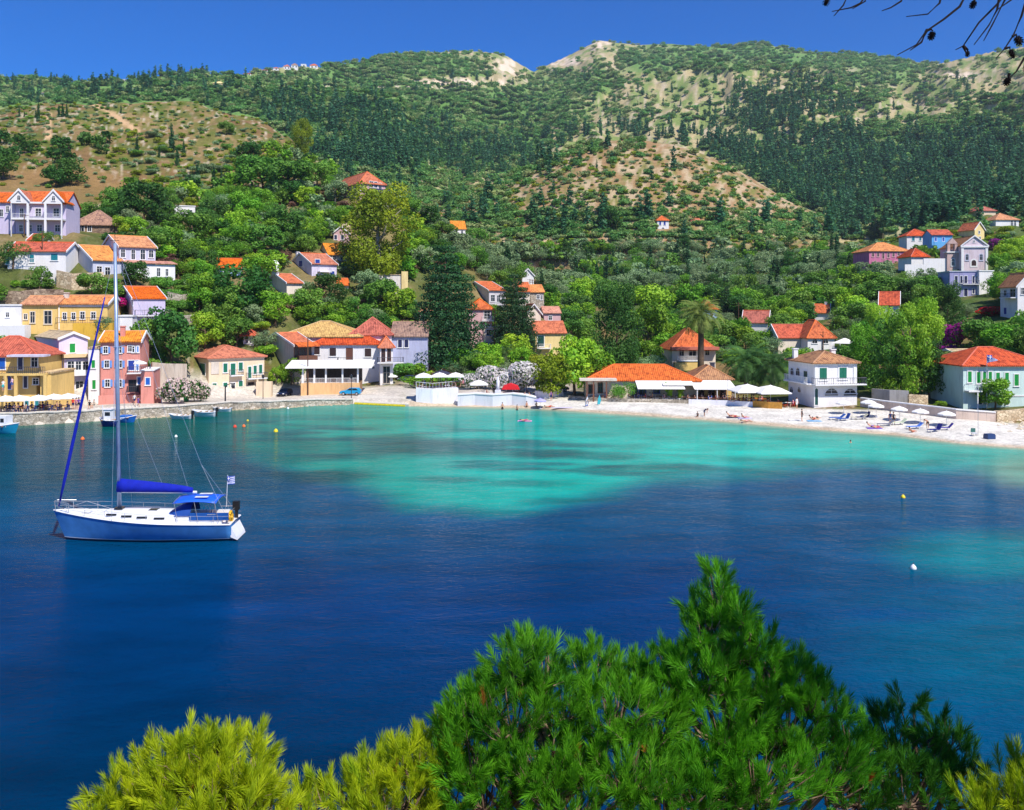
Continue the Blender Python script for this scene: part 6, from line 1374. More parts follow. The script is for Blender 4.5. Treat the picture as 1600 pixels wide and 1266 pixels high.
# ================================================================ BOATS, CARS, PEOPLE, FURNITURE
HULLW = M('hull_white', 236, 236, 238, rough=.25, var=.04); HULLB = M('hull_blue', 84, 150, 214, rough=.22, var=.14, scale=1.2); NAVY = M('navy_canvas', 14, 34, 164, rough=.8, var=.12); BOOT = M('boot_navy', 16, 20, 60, rough=.3)
ALU = M('aluminium', 150, 168, 196, rough=.35, metal=.3); TEAK = M('teak', 176, 140, 96, rough=.7, var=.15); BLACK = M('black_rubber', 24, 24, 26, rough=.5); YELW = M('yellow_foam', 232, 176, 30, rough=.6); CHROME = M('steel_rail', 206, 206, 210, rough=.25, metal=.6)
def hull(L, B, sheer0, sheer1, n=22, transom=.72, z0=-.35, rake=.35, flare=.9, k=9):
    """lofted hull: bow at x=0, stern at x=L; returns MB and the deck-edge lines"""
    b = MB(); near, far = [], []
    for i in range(n + 1):
        t = i / n; bw = B / 2 * (math.sin(min(t / .62, 1) * math.pi / 2) ** .8) * (1 - (1 - transom) * max(0, (t - .6) / .4) ** 1.6); bw = max(bw, .015)
        sz = sheer0 + (sheer1 - sheer0) * t - .12 * math.sin(t * math.pi); ring = []
        for j in range(2 * k + 1):
            a = (j - k) / k; z = z0 + (sz - z0) * abs(a) ** 1.1; wd = bw * (abs(a) ** (.42 if flare > .8 else .6)) * (flare + (1 - flare) * abs(a)); zz = z
            x = L * t - rake * 0 + (1 - t) ** 4 * rake * (1 - abs(a)) * 2.2
            ring.append((x, math.copysign(wd, a) if j != k else 0, zz))
        near.append(ring[0]); far.append(ring[-1]); b.v += ring
    m = 2 * k + 1
    for i in range(n):
        for j in range(m - 1): b.f.append((i*m+j, i*m+j+1, (i+1)*m+j+1, (i+1)*m+j))
    b.f.append(tuple(n*m + j for j in range(m)))
    return b, near, far
def deck(near, far, dz=0.0, inset=.0, crown=.06):
    b = MB(); n = len(near)
    for p, q in zip(near, far):
        c = ((p[0]+q[0])/2, 0, (p[2]+q[2])/2 + dz + crown); b.v += [(p[0], p[1]*(1-inset), p[2]+dz), c, (q[0], q[1]*(1-inset), q[2]+dz)]
    for i in range(n - 1):
        for j in range(2): b.f.append((i*3+j, i*3+j+1, (i+1)*3+j+1, (i+1)*3+j))
    return b
# ---- the sailing yacht at anchor
bo = Vector(((84 - CX) / F * 62.9, 62.9, 0)); st = Vector(((368 - CX) / F * 63.4, 63.4, 0)); LY = (st - bo).length
yt = thing('sailing_yacht', bo, 'white decked sailing yacht with light blue hull and furled blue sails at anchor', 'sailing yacht', None, math.atan2(st.y - bo.y, st.x - bo.x))
hb, nr_, fr_ = hull(LY, 3.9, 2.05, 1.22, 34, .74, -.5, .5)
hb.build('hull', HULLB, yt, smooth=True)
b = MB()      # boot stripe and toe rail follow the hull a few millimetres proud
for sgn, nm in ((-1, nr_), (1, fr_)):
    for i in range(len(nm) - 1):
        t0, t1 = i / 34, (i + 1) / 34
        def wl(t, z, q): 
            p = nm[q]; sz = p[2]; a = ((z + .5) / (sz + .5)) ** (1 / 1.1); return (LY * t + (1 - t) ** 4 * .5 * (1 - a) * 2.2, sgn * (abs(p[1]) * a ** .42 * (.9 + .1 * a) + .012), z)
        b.quad(wl(t0, -.02, i), wl(t1, -.02, i + 1), wl(t1, .16, i + 1), wl(t0, .16, i))
b.build('boot_stripe', BOOT, yt)
b = MB()
for sgn, nm in ((-1, nr_), (1, fr_)):
    for i in range(len(nm) - 1):
        t0, t1 = i / 34, (i + 1) / 34; b.quad(wl(t0, .17, i), wl(t1, .17, i + 1), wl(t1, .22, i + 1), wl(t0, .22, i))
b.build('stripe_line', HULLW, yt)
deck(nr_, fr_, .0).build('deck', HULLW, yt, smooth=True)
for nm, lab in ((nr_, 'near'), (fr_, 'far')): MB().tube([(p[0], p[1] * 1.0, p[2] + .03) for p in nm], .045, 5).build('toe_rail', HULLW, yt)
# coachroof with dark windows, cockpit, hatches
def dz_(x): t = x / LY; return 2.05 + (1.22 - 2.05) * t - .12 * math.sin(t * math.pi)
b = MB(); ks = []
for t, w, h in ((3.0,.25,.08),(3.8,.75,.30),(5.2,1.0,.42),(7.2,1.15,.5),(8.6,1.15,.52),(8.9,1.1,.5)):
    z = dz_(t); b.v += [(t, -w - .12, z), (t, -w, z + h), (t, 0, z + h + .1), (t, w, z + h), (t, w + .12, z)]
for i in range(5):
    for j in range(4): b.f.append((i*5+j, i*5+j+1, (i+1)*5+j+1, (i+1)*5+j))
b.f += [(0,1,2,3,4), (25,26,27,28,29)]
ro = b.build('coachroof', HULLW, yt, smooth=False)
for x in (4.4, 5.5, 6.6, 7.8):
    for sg in (-1, 1):
        w0 = np.interp(x, [3.8, 5.2, 7.2, 8.6], [.75, 1.0, 1.15, 1.15]) + .08; z = dz_(x) + .26
        MB().box(x - .36, x + .36, sg * w0 - .05, sg * w0 + .05, z - .06, z + .07).build('window', DARKG, ro)
for x, s_ in ((2.3, .3), (4.6, .28), (7.0, .3)): MB().box(x - s_, x + s_, -s_, s_, dz_(x) + (.1 if x < 3 else .5), dz_(x) + (.16 if x < 3 else .6)).build('hatch', DARKG if x > 3 else HULLW, yt)
MB().box(9.0, 12.0, -1.05, 1.05, dz_(9.0) - .1, dz_(10.5) + .1).build('cockpit_floor', TEAK, yt)
for sg in (-1, 1): MB().box(8.95, 12.1, sg * 1.1 - .16, sg * 1.1 + .16, dz_(10) - .1, dz_(10) + .42).build('coaming', HULLW, yt)
MB().tube([(11.1, .55 * math.cos(a), dz_(11) + .75 + .55 * math.sin(a)) for a in np.linspace(0, 2 * math.pi, 17)], .025, 5).tube([(11.1, 0, dz_(11)), (11.1, 0, dz_(11) + .75)], .06).build('steering_wheel', CHROME, yt)
# stern scoop
MB().prism([(LY - .05, 1.12), (LY - .05, .3), (LY + .42, .1), (LY + .36, .3)], 'y', -1.1, 1.1).build('swim_transom', HULLW, yt)
# mast, boom, sails
mx = ((187 - CX) / F * 63.1 - bo.x); mb_ = dz_(mx) + .45; mtop = 21.0; lean = -.32
mast = MB().tube([(mx, 0, mb_), (mx + lean * .5, 0, (mb_ + mtop) / 2), (mx + lean, 0, mtop)], [.15, .14, .11], 10).build('mast', ALU, yt, smooth=True)
for z in (8.4, 13.6): 
    xx = mx + lean * (z - mb_) / (mtop - mb_)
    for sg in (-1, 1): MB().tube([(xx, 0, z), (xx + .15, sg * 1.05, z + .08)], .035).build('spreader', ALU, mast)
MB().tube([(mx + lean, 0, mtop), (mx + lean, 0, mtop + .7)], .015).tube([(mx + lean - .35, 0, mtop + .2), (mx + lean + .3, 0, mtop + .2)], .02).build('masthead', BLACK, mast)
bz = 3.35; boom_l = 5.4
MB().tube([(mx + .15, 0, bz), (mx + boom_l, .1, bz - .12)], .1, 8).build('boom', HULLW, yt)
b = MB()
for i in range(13):
    t = i / 12; x = mx - .1 + t * (boom_l - .15); h = .62 * (1 - t) ** .7 + .3; w = .2 * (1 - t) + .12; zb = bz + .02 - .1 * t; s_ = .04 * math.sin(i * 2.7)
    b.v += [(x, -w, zb), (x, -w * .9, zb + h * .5 + s_), (x, -.04, zb + h), (x, .04, zb + h), (x, w * .9, zb + h * .5 - s_), (x, w, zb)]
for i in range(12):
    for j in range(6): b.f.append((i*6+j, i*6+(j+1)%6, (i+1)*6+(j+1)%6, (i+1)*6+j))
b.f += [tuple(range(6)), tuple(range(72, 78))]; b.build('mainsail_cover', NAVY, yt, smooth=True)
fs0, fs1 = Vector((.35, 0, 2.35)), Vector((mx + lean - .05, 0, 20.2)); 
MB().tube([fs0.lerp(fs1, t) for t in np.linspace(0, .83, 9)], [.05, .11, .12, .115, .1, .085, .075, .06, .04], 8).build('furled_genoa', NAVY, yt, smooth=True)
RIG = CHROME
b = MB().tube([fs0, fs1], .012, 4); b.build('forestay', RIG, yt)
for sg in (-1, 1):
    for z, xo in ((13.6, .15), (20.4, 0)):
        MB().tube([(mx + .2, sg * 1.85, dz_(mx)), (mx + lean * .4 + .15, sg * 1.05, 8.45), (mx + lean * (z / mtop), 0, z)], .011, 4).build('shroud', RIG, yt)
    MB().tube([(LY - .1, sg * 1.2, 1.3), (LY - 2.4, 0, 5.2), (mx + lean, 0, mtop)], .011, 4).build('backstay', RIG, yt)
MB().tube([(mx + boom_l - .6, .1, bz + .1), (mx + lean, 0, mtop - .4)], .01, 4).tube([(mx + 3.0, .1, bz + .4), (mx + lean * .5, 0, 12)], .008, 4).build('topping_lift', RIG, yt)
MB().tube([(.3, 0, 2.0), (2.4, -.2, dz_(2.4) + .9), (mx, -.1, dz_(mx) + .35)], .012, 4).build('sheet_line', CHROME, yt)
# pulpit, stanchions, lifelines, pushpit
for sg, nm in ((-1, nr_), (1, fr_)):
    pts = [Vector((p[0], p[1] * .96, p[2])) for p in nm]; b = MB(); top = [p + Vector((0,0,.62)) for p in pts]
    b.tube(top, .01, 4).tube([p + Vector((0,0,.33)) for p in pts], .008, 4); b.build('lifeline', CHROME, yt)
    for i in range(3, 34, 4): MB().tube([pts[i], top[i]], .016, 4).build('stanchion', CHROME, yt)
MB().tube([(1.3, -.62, 2.65), (.15, -.2, 2.75), (.15, .2, 2.75), (1.3, .62, 2.65)], .022, 5).tube([(.25, -.22, 2.0), (.15, -.2, 2.75)], .02).tube([(.25, .22, 2.0), (.15, .2, 2.75)], .02).tube([(1.3, -.62, 2.0), (1.3, -.62, 2.65)], .02).build('pulpit', CHROME, yt)
MB().tube([(LY - 1.6, -1.35, 1.95), (LY - .2, -1.25, 2.0), (LY - .2, 1.25, 2.0), (LY - 1.6, 1.35, 1.95)], .022, 5).tube([(LY - .2, -1.25, 1.2), (LY - .2, -1.25, 2.0)], .02).tube([(LY - .2, 1.25, 1.2), (LY - .2, 1.25, 2.0)], .02).build('pushpit', CHROME, yt)
# bimini and its frame, spray hood
b = MB(); nx = 8
for i in range(nx + 1):
    for j in range(7):
        x = LY - 4.0 + 3.0 * i / nx; y = -1.35 + 2.7 * j / 6; b.v.append((x, y, 3.05 - .18 * (y / 1.35) ** 2 - .12 * ((x - LY + 2.5) / 1.5) ** 2))
for i in range(nx):
    for j in range(6): b.f.append((i*7+j, i*7+j+1, (i+1)*7+j+1, (i+1)*7+j))
me = b.mesh('bimini', shm(28, 96, 226), True); bi = link('bimini', me, yt); s_ = bi.modifiers.new('cloth', 'SOLIDIFY'); s_.thickness = .03
for y in (-.75, .35): MB().box(LY - 2.6, LY - 1.7, y - .18, y + .18, 3.075, 3.095).build('clear_panel', HULLW, bi)
for x in (LY - 3.9, LY - 2.5, LY - 1.1): MB().tube([(x + .3, -1.4, 1.4), (x, -1.35, 2.85), (x, 0, 3.02), (x, 1.35, 2.85), (x + .3, 1.4, 1.4)], .018, 5).build('bimini_hoop', CHROME, yt)
b = MB()
for i in range(6):
    x = 8.3 + i * .32; h = .85 * math.sin((i + 1) / 6.5 * math.pi / 2 * 1.1); b.v += [(x, 1.15 * math.cos(a) , dz_(9) + .42 + h * math.sin(a)) for a in np.linspace(0, math.pi, 9)]
for i in range(5):
    for j in range(8): b.f.append((i*9+j, i*9+j+1, (i+1)*9+j+1, (i+1)*9+j))
link('sprayhood', b.mesh('sprayhood', shm(20, 70, 150), True), yt)
MB().box(9.9, 12.6, -1.32, -1.2, 1.55, 2.05).build('dodger', shm(24, 84, 160), yt)
MB().tube([(LY - .1, -.9 + .3 * math.cos(a), 1.75 + .32 * math.sin(a)) for a in np.linspace(-.6, 3.8, 12)], .09, 6).build('horseshoe_buoy', YELW, yt)
MB().box(LY - .35, LY + .1, .5, .85, 1.85, 2.45).box(LY - .2, LY, .58, .75, 1.0, 1.85).build('outboard', BLACK, yt)
MB().box(LY - .5, LY - .1, -.5, -.1, 1.15, 1.7).build('gas_locker', YELW, yt)
fl = MB().tube([(LY - .9, .9, 2.0), (LY - .8, .9, 4.3)], .02).build('flagstaff', HULLW, yt)
def flag(parent, loc, w, h, rz=0, n=9, tri=False):
    """blue and white striped flag with a cross in the canton"""
    base = link('flag', None, parent, loc, rz)
    B_, W2 = MB(), MB(); 
    def yw(x): return .08 * w * math.sin(x / w * 7)
    for i in range(n):
        z1 = h * (1 - i / n); z0 = h * (1 - (i + 1) / n); t_ = B_ if i % 2 == 0 else W2
        for q in range(8):
            x0, x1 = w * q / 8, w * (q + 1) / 8
            if tri: a0, a1 = h / 2 + (z0 - h/2), h / 2 + (z1 - h/2); f0, f1 = 1 - q / 8, 1 - (q + 1) / 8; sh = lambda z, f: h * .35 + (z - h * .35) * f; t_.quad((x0, yw(x0), sh(z0, f0)), (x1, yw(x1), sh(z0, f1)), (x1, yw(x1), sh(z1, f1)), (x0, yw(x0), sh(z1, f0)))
            else: t_.quad((x0, yw(x0), z0), (x1, yw(x1), z0), (x1, yw(x1), z1), (x0, yw(x0), z1))
    o1 = B_.build('flag', shm(30, 70, 180), parent, loc, rz); W2.build('stripe', HULLW, o1)
    bpy.data.objects.remove(base)
    c = MB().box(0.01, w * .36, -.03 * w - .09 * w, -.1 * w, h * .5, h).build('canton', shm(30, 70, 180), o1)
    MB().box(0.02, w * .35, -.15 * w, -.125 * w, h * .71, h * .79).box(w * .14, w * .22, -.155 * w, -.151 * w, h * .52, h * .98).build('cross', HULLW, o1); return o1
flag(fl, (LY - .85, .9, 3.6), .55, .6, .4)
# ---- moored boats
def rowboat(name, label, px0, px1, pyw, L=None, B=1.9, col=HULLW, inner=None, out=0, cat='boat', rz=None, sheer=.55, group=None):
    Y = F * H / (pyw - HY); x0 = (px0 - CX) / F * Y; x1 = (px1 - CX) / F * Y; L = abs(x1 - x0); ang = 0 if x1 > x0 else math.pi
    r = thing(name, (x0, Y, 0), label, cat, group, (rz or 0) + ang); hb, a, c = hull(L, B, sheer * 1.35, sheer, 16, .8, -.25, .25)
    hb.build('hull', col, r, smooth=True); deck(a, c, -.16, .06, 0).build('floor', inner or col, r); MB().tube([(p[0], p[1], p[2]) for p in a], .05, 5).tube([(p[0], p[1], p[2]) for p in c], .05, 5).build('gunwale', HULLW, r)
    for x in (.32, .58, .8): MB().box(L*x - .12, L*x + .12, -B*.42, B*.42, sheer - .06, sheer + .02).build('thwart', TEAK, r)
    for i in range(out):
        y = (i - (out - 1) / 2) * .6; m = MB().box(L + .02, L + .38, y - .18, y + .18, sheer + .05, sheer + .62).box(L + .08, L + .25, y - .07, y + .07, -.25, sheer + .05); m.build('outboard', BLACK, r)
    return r, L
rowboat('motor_boat', 'small white motorboat moored closest to the fishing boats', 264, 299, 654.5, B=1.7, out=1)
rowboat('motor_boat', 'white and blue speedboat with black outboard by the quay', 300, 337, 651, B=2.1, out=1, inner=shm(120, 150, 200), sheer=.75)
rowboat('motor_boat', 'white dinghy moored closest to the cream house', 332, 361, 643.5, B=1.6, inner=shm(200, 206, 216))
r, L_ = rowboat('fishing_boat', 'navy fishing boat with small white wheelhouse at quay', 155, 184, 666, B=2.4, col=shm(26, 40, 120), inner=HULLW, sheer=.9, cat='fishing boat')
MB().box(L_*.35, L_*.72, -.65, .65, .8, 2.3).build('wheelhouse', HULLW, r); MB().box(L_*.32, L_*.76, -.75, .75, 2.301, 2.4).build('cabin_roof', HULLW, r)
for x in (.42, .56): MB().box(L_*x, L_*x + .35, -.68, -.651, 1.5, 2.0).build('window', DARKG, r)
MB().tube([(L_*.2, 0, .9), (L_*.18, 0, 2.9)], .05).build('pole', HULLW, r)
r, L_ = rowboat('fishing_boat', 'bright blue open fishing boat behind the navy one', 214, 180, 660, B=2.0, col=shm(30, 110, 200), inner=shm(40, 130, 210), sheer=.75, cat='fishing boat'); MB().box(L_*.3, L_*.75, -.7, .7, .7, 1.0).build('tarpaulin', shm(24, 110, 200), r)
r, L_ = rowboat('fishing_boat', 'turquoise fishing boat cut by the left edge', 30, -32, 677, B=2.6, col=shm(20, 140, 180), inner=HULLW, sheer=1.0, cat='fishing boat'); MB().box(L_*.25, L_*.6, -.8, .8, .9, 2.3).build('wheelhouse', HULLW, r)
for x in (.3, .45): MB().box(L_*x, L_*x + .45, .801, .83, 1.5, 2.0).build('window', DARKG, r)
BUOY = {'red': shm(214, 60, 30), 'yellow': shm(240, 210, 30), 'white': HULLW, 'orange': shm(240, 110, 40)}
for px, py, c_, rr, lab in [(367,668,'red',.26,'red mooring buoy, left one of the red pair'),(381,667,'orange',.24,'orange red mooring buoy, right one of the pair'),(431,675,'yellow',.3,'yellow buoy on the green shallows'),(129,687,'orange',.25,'orange buoy near the furled genoa'),(275,683,'white',.2,'small white buoy below the moored motorboats'),(450,639,'white',.2,'tiny white buoy close to the slipway'),
      (1411,778,'yellow',.2,'pale yellow buoy on dark water at right'),(1427,889,'white',.2,'cone topped white buoy at lower right'),(387,658,'yellow',.16,'little yellow buoy above the red pair')]:
    Y = F * H / (py - HY); r = thing('mooring_buoy', ((px - CX) / F * Y, Y, 0), lab, 'buoy'); MB().lathe([(rr*.3,-rr*.6),(rr*.9,-rr*.2),(rr,rr*.2),(rr*.8,rr*.8),(rr*.35,rr*1.25),(rr*.12,rr*1.5)], n=12).build('float', BUOY[c_], r, smooth=True); MB().tube([(0,0,rr*1.4),(rr*.15,0,rr*2.0),(0,0,rr*1.5)], .02).build('ring', IRON, r)
# ---- cars
def car(label, px, py, col, rz, kind='hatch', s=1.0, cat='car'):
    p = at(px, py); r = thing('parked_car', p, label, cat, 'parked cars', rz); r.scale = (s, s, s)
    if kind == 'suv': prof = [(-2.1,.35),(-2.15,.95),(-2.0,1.05),(-1.85,1.1),(-1.65,1.75),(.35,1.78),(.95,1.15),(1.95,1.0),(2.1,.7),(2.1,.35)]; g0, g1, gt, gb = -1.7, .85, 1.68, 1.15
    else: prof = [(-2.0,.32),(-2.05,.85),(-1.9,1.0),(-1.45,1.42),(.1,1.45),(.85,.98),(1.85,.85),(2.02,.6),(2.02,.32)]; g0, g1, gt, gb = -1.6, .72, 1.36, 1.0
    b = MB().prism(prof, 'y', -.82, .82); bd = b.build('body', M('car_paint_' + label.split()[0], *col, rough=.2, var=.04), r); m = bd.modifiers.new('round', 'BEVEL'); m.width = .09; m.segments = 3; m.limit_method = 'ANGLE'
    for sg in (-1, 1):
        MB().prism([(g0 + .1, gb), (g0 + .45, gt), (-.45, gt), (-.45, gb)], 'y', sg * .825 - .01, sg * .825 + .01).build('side_window', DARKG, r)
        MB().prism([(-.38, gb), (-.38, gt), (.1, gt), (g1 - .12, gb)], 'y', sg * .825 - .01, sg * .825 + .01).build('side_window', DARKG, r)
        for x in (-1.25, 1.25):
            w = MB().tube([(x, sg * .86, .33), (x, sg * .62, .33)], .33, 16).build('wheel', BLACK, r); MB().tube([(x, sg * .88, .33), (x, sg * .861, .33)], .19, 12).build('rim', CHROME, w)
        MB().box(1.98, 2.06, sg * .6 - .16, sg * .6 + .16, .58, .74).build('headlight', HULLW, r); MB().box(-2.1, -2.03, sg * .66 - .1, sg * .66 + .1, .68, .9).build('tail_light', shm(160, 20, 20), r)
    x0, z0, x1, z1 = (.42, 1.72, .93, 1.2) if kind == 'suv' else (.16, 1.43, .84, 1.03)
    MB().quad((x0 + .02, -.7, z0 + .015), (x0 + .02, .7, z0 + .015), (x1 + .02, .74, z1 + .015), (x1 + .02, -.74, z1 + .015)).build('windscreen', DARKG, r)
    for z in (.48,): MB().box(2.0, 2.08, -.8, .8, z - .1, z + .06).build('bumper', BLACK, r)
    return r
car('blue small hatchback parked below the restaurant terrace', 548, 618, (30, 150, 200), math.pi, s=.92)
car('navy car parked under the street tree by peach wall', 445, 619, (24, 34, 70), -1.75, s=.9)
car('white car parked right of the brown stone house', 177, 364, (232, 234, 240), -.35, s=1.1)
car('white off roader parked right of the other white car', 209, 362, (236, 238, 242), math.pi + .12, 'suv', 1.15)
car('silver car driving down the lane behind the oleanders', 757, 545, (170, 178, 196), -1.5, s=.95)
car('dark blue car parked in shade right of the corner hotel', 636, 597, (50, 66, 90), math.pi, s=.85)
car('black car under the plane trees on the square', 872, 612, (20, 22, 28), .1, s=.95)
# ---- parasols, tables, chairs, loungers
def parasol_proto(r_, hh, drop, m, square=False, n=8):
    root = thing('parasol', (0, 0, -500), 'x', 'parasol'); k = 4 if square else n; a0 = math.pi / 4 if square else 0
    b = MB(); R1 = r_ * (1.25 if square else 1)
    rim = [(R1 * math.cos(a0 + 2*math.pi*i/k), R1 * math.sin(a0 + 2*math.pi*i/k), hh - drop) for i in range(k)]; mid = [(x*.5, y*.5, hh - drop*.36) for x, y, z in rim]; low = [(x, y, z - .16) for x, y, z in rim]
    b.v = [(0, 0, hh)] + mid + rim + low
    for i in range(k):
        j = (i + 1) % k; b.f += [(0, 1+i, 1+j), (1+i, 1+k+i, 1+k+j, 1+j), (1+k+i, 1+2*k+i, 1+2*k+j, 1+k+j)]
    cano = link('canopy', b.mesh('canopy', m), root); md = cano.modifiers.new('cloth', 'SOLIDIFY'); md.thickness = .02
    pole = MB().tube([(0,0,0),(0,0,hh + .12)], .03, 6).build('pole', TRIM, root); foot = MB().lathe([(.28,0),(.28,.06),(.05,.1)]).build('base', W_GR, root)
    return root, [(cano, []), (pole, []), (foot, [])]
def drop_proto(pr):
    for p, subs in pr[1]: bpy.data.objects.remove(p)
    bpy.data.objects.remove(pr[0])
PB = parasol_proto(1.15, 2.0, .42, CURT); PS = parasol_proto(1.9, 2.9, .75, CURT, True); PG = parasol_proto(2.9, 3.6, 1.1, CURT, True); PD = parasol_proto(1.5, 2.6, .5, shm(60, 60, 74)); PV = parasol_proto(1.0, 1.7, .4, M('lavender_canvas', 170, 164, 214, rough=.9), False)
for (px, pb, lab) in [(1318,648,'leftmost white parasol, in front of white beach house'),(1357,648,'white parasol closest right of the white beach house'),(1369,654,'lower white parasol overlapping another, third from left'),(1405,658,'white parasol before the wall, above the standing pair'),(1438,662,'white parasol before the middle of the beige wall'),(1479,668,'rightmost white parasol in shade of the wall'),]:
    clone(PB, at(px, pb) , 0, 1.0, lab, 'white parasols on the beach')
clone(PV, at(844, 642), .3, 1.0, 'lavender parasol at the left end of the beach', 'odd parasols'); clone(PB, at(613, 600), .2, .9, 'small white parasol behind the corner hotel', 'odd parasols')
clone(PB, at(225, 588) * 1.0 + Vector((0, 0, 0)), 0, .9, 'white parasol on the terrace of the salmon house', 'odd parasols').location = P(219, 582, 135.0)
for px, pb, lab in [(8,645,'leftmost'),(30,644,'second from left'),(60,643,'third from left, tallest'),(84,641,'fourth from left'),(106,640,'rightmost')]: clone(PS, at(px, pb), .1, .8, 'white square cafe parasol, %s of the quay row' % lab, 'square parasols of the yellow cafe')
ht = tp[0].z + 2.3
def onterr(px, back=1.6): p = at(px, 631); return Vector(((px - CX) / F * (p.y + back), p.y + back, ht + .02))
clone(PS, onterr(662), .1, .82, 'white parasol at left on the harbour terrace', 'harbour terrace parasols'); clone(PS, onterr(687), .1, .82, 'white parasol at middle of the harbour terrace', 'harbour terrace parasols'); clone(PS, onterr(712), .1, .82, 'white parasol at right on the harbour terrace', 'harbour terrace parasols'); clone(PD, onterr(690, 3.6), .2, 1.0, 'dark parasol behind the white ones on the harbour terrace', 'harbour terrace parasols')
clone(PS, at(748, 618), .1, .9, 'white canopy parasol on the square by small oleander', 'odd parasols')
clone(PG, at(1168, 634), .1, .95, 'big cream parasol left, beside the grill house', 'big cream parasols'); clone(PG, at(1204, 636), .1, .95, 'big cream parasol right, beside the white beach house', 'big cream parasols')
for q in (PB, PS, PG, PD, PV): drop_proto(q)
CHN, TBN = 0, 0
def chair_proto(m):
    root = thing('cafe_chair', (0,0,-500), 'x', 'chair'); s = MB().box(-.22,.22,-.22,.22,.43,.47).build('seat', m, root); k = MB().box(-.22,.22,.19,.23,.55,.88).box(-.22,-.18,.19,.23,.47,.55).box(.18,.22,.19,.23,.47,.55).build('backrest', m, root)
    ls = [MB().box(x-.02,x+.02,y-.02,y+.02,0,.43).build('leg', m, root) for x in (-.19,.19) for y in (-.19,.19)]; return root, [(s, []), (k, [])] + [(l, []) for l in ls]
def table_proto(m):
    root = thing('cafe_table', (0,0,-500), 'x', 'table'); t = MB().box(-.4,.4,-.4,.4,.71,.75).build('tabletop', m, root); l = MB().lathe([(.25,0),(.25,.03),(.04,.05),(.04,.71)]).build('pedestal', m, root); return root, [(t, []), (l, [])]
CHM = {'brown': WOODB, 'navy': shm(40, 50, 110), 'red': shm(214, 60, 30), 'white': TRIM}; CP = {k: chair_proto(v) for k, v in CHM.items()}; TP = {'wood': table_proto(WOODB), 'white': table_proto(TRIM), 'orange': table_proto(shm(226, 130, 50))}
# ---- people: one skinned body per pose and dress
SK = {'tan': M('skin_tan', 206, 150, 118, rough=.6, var=.05), 'pale': M('skin_pale', 230, 186, 160, rough=.6, var=.05)}
HAIRM = M('hair_dark', 50, 36, 28, rough=.7)
def cloth(r, g, b): return M('cloth_%d_%d_%d' % (r, g, b), r, g, b, rough=.9, var=.1)
POSE = {
 'stand': dict(hip=(0,0,.92), chest=(0,.0,1.3), neck=(0,0,1.47), head=(0,-.01,1.62), kn=[(-.1,-.02,.5),(.11,.02,.5)], ft=[(-.11,0,.07),(.13,.03,.07)], el=[(-.26,.02,1.14),(.26,.0,1.14)], hd=[(-.28,-.06,.88),(.24,-.14,.92)]),
 'walk': dict(hip=(0,0,.92), chest=(0,-.04,1.3), neck=(0,-.05,1.47), head=(0,-.07,1.62), kn=[(-.1,-.18,.52),(.1,.08,.48)], ft=[(-.1,-.28,.07),(.1,.34,.1)], el=[(-.25,.12,1.14),(.25,-.1,1.14)], hd=[(-.26,.05,.9),(.25,-.28,.96)]),
 'sit': dict(hip=(0,0,.5), chest=(0,.03,.88), neck=(0,.0,1.05), head=(0,-.02,1.2), kn=[(-.12,-.44,.5),(.12,-.44,.5)], ft=[(-.12,-.46,.07),(.12,-.42,.07)], el=[(-.26,-.04,.74),(.26,-.06,.74)], hd=[(-.14,-.32,.78),(.14,-.33,.78)]),
 'bend': dict(hip=(0,.1,.9), chest=(0,-.24,1.1), neck=(0,-.4,1.12), head=(0,-.54,1.1), kn=[(-.1,.0,.48),(.11,.05,.48)], ft=[(-.11,.05,.07),(.13,.08,.07)], el=[(-.22,-.36,.86),(.22,-.36,.86)], hd=[(-.16,-.4,.6),(.16,-.4,.6)]),
 'lie': dict(hip=(0,0,.14), chest=(0,.38,.17), neck=(0,.54,.18), head=(0,.7,.2), kn=[(-.1,-.42,.16),(.1,-.4,.3)], ft=[(-.1,-.84,.08),(.12,-.66,.08)], el=[(-.28,.3,.1),(.28,.3,.1)], hd=[(-.34,.04,.08),(.34,.06,.08)]),
 'recline': dict(hip=(0,0,.32), chest=(0,.3,.55), neck=(0,.42,.68), head=(0,.5,.82), kn=[(-.1,-.42,.38),(.1,-.42,.46)], ft=[(-.1,-.84,.3),(.1,-.84,.32)], el=[(-.27,.22,.42),(.27,.22,.42)], hd=[(-.22,-.05,.42),(.22,-.05,.42)])}
BODY = {}
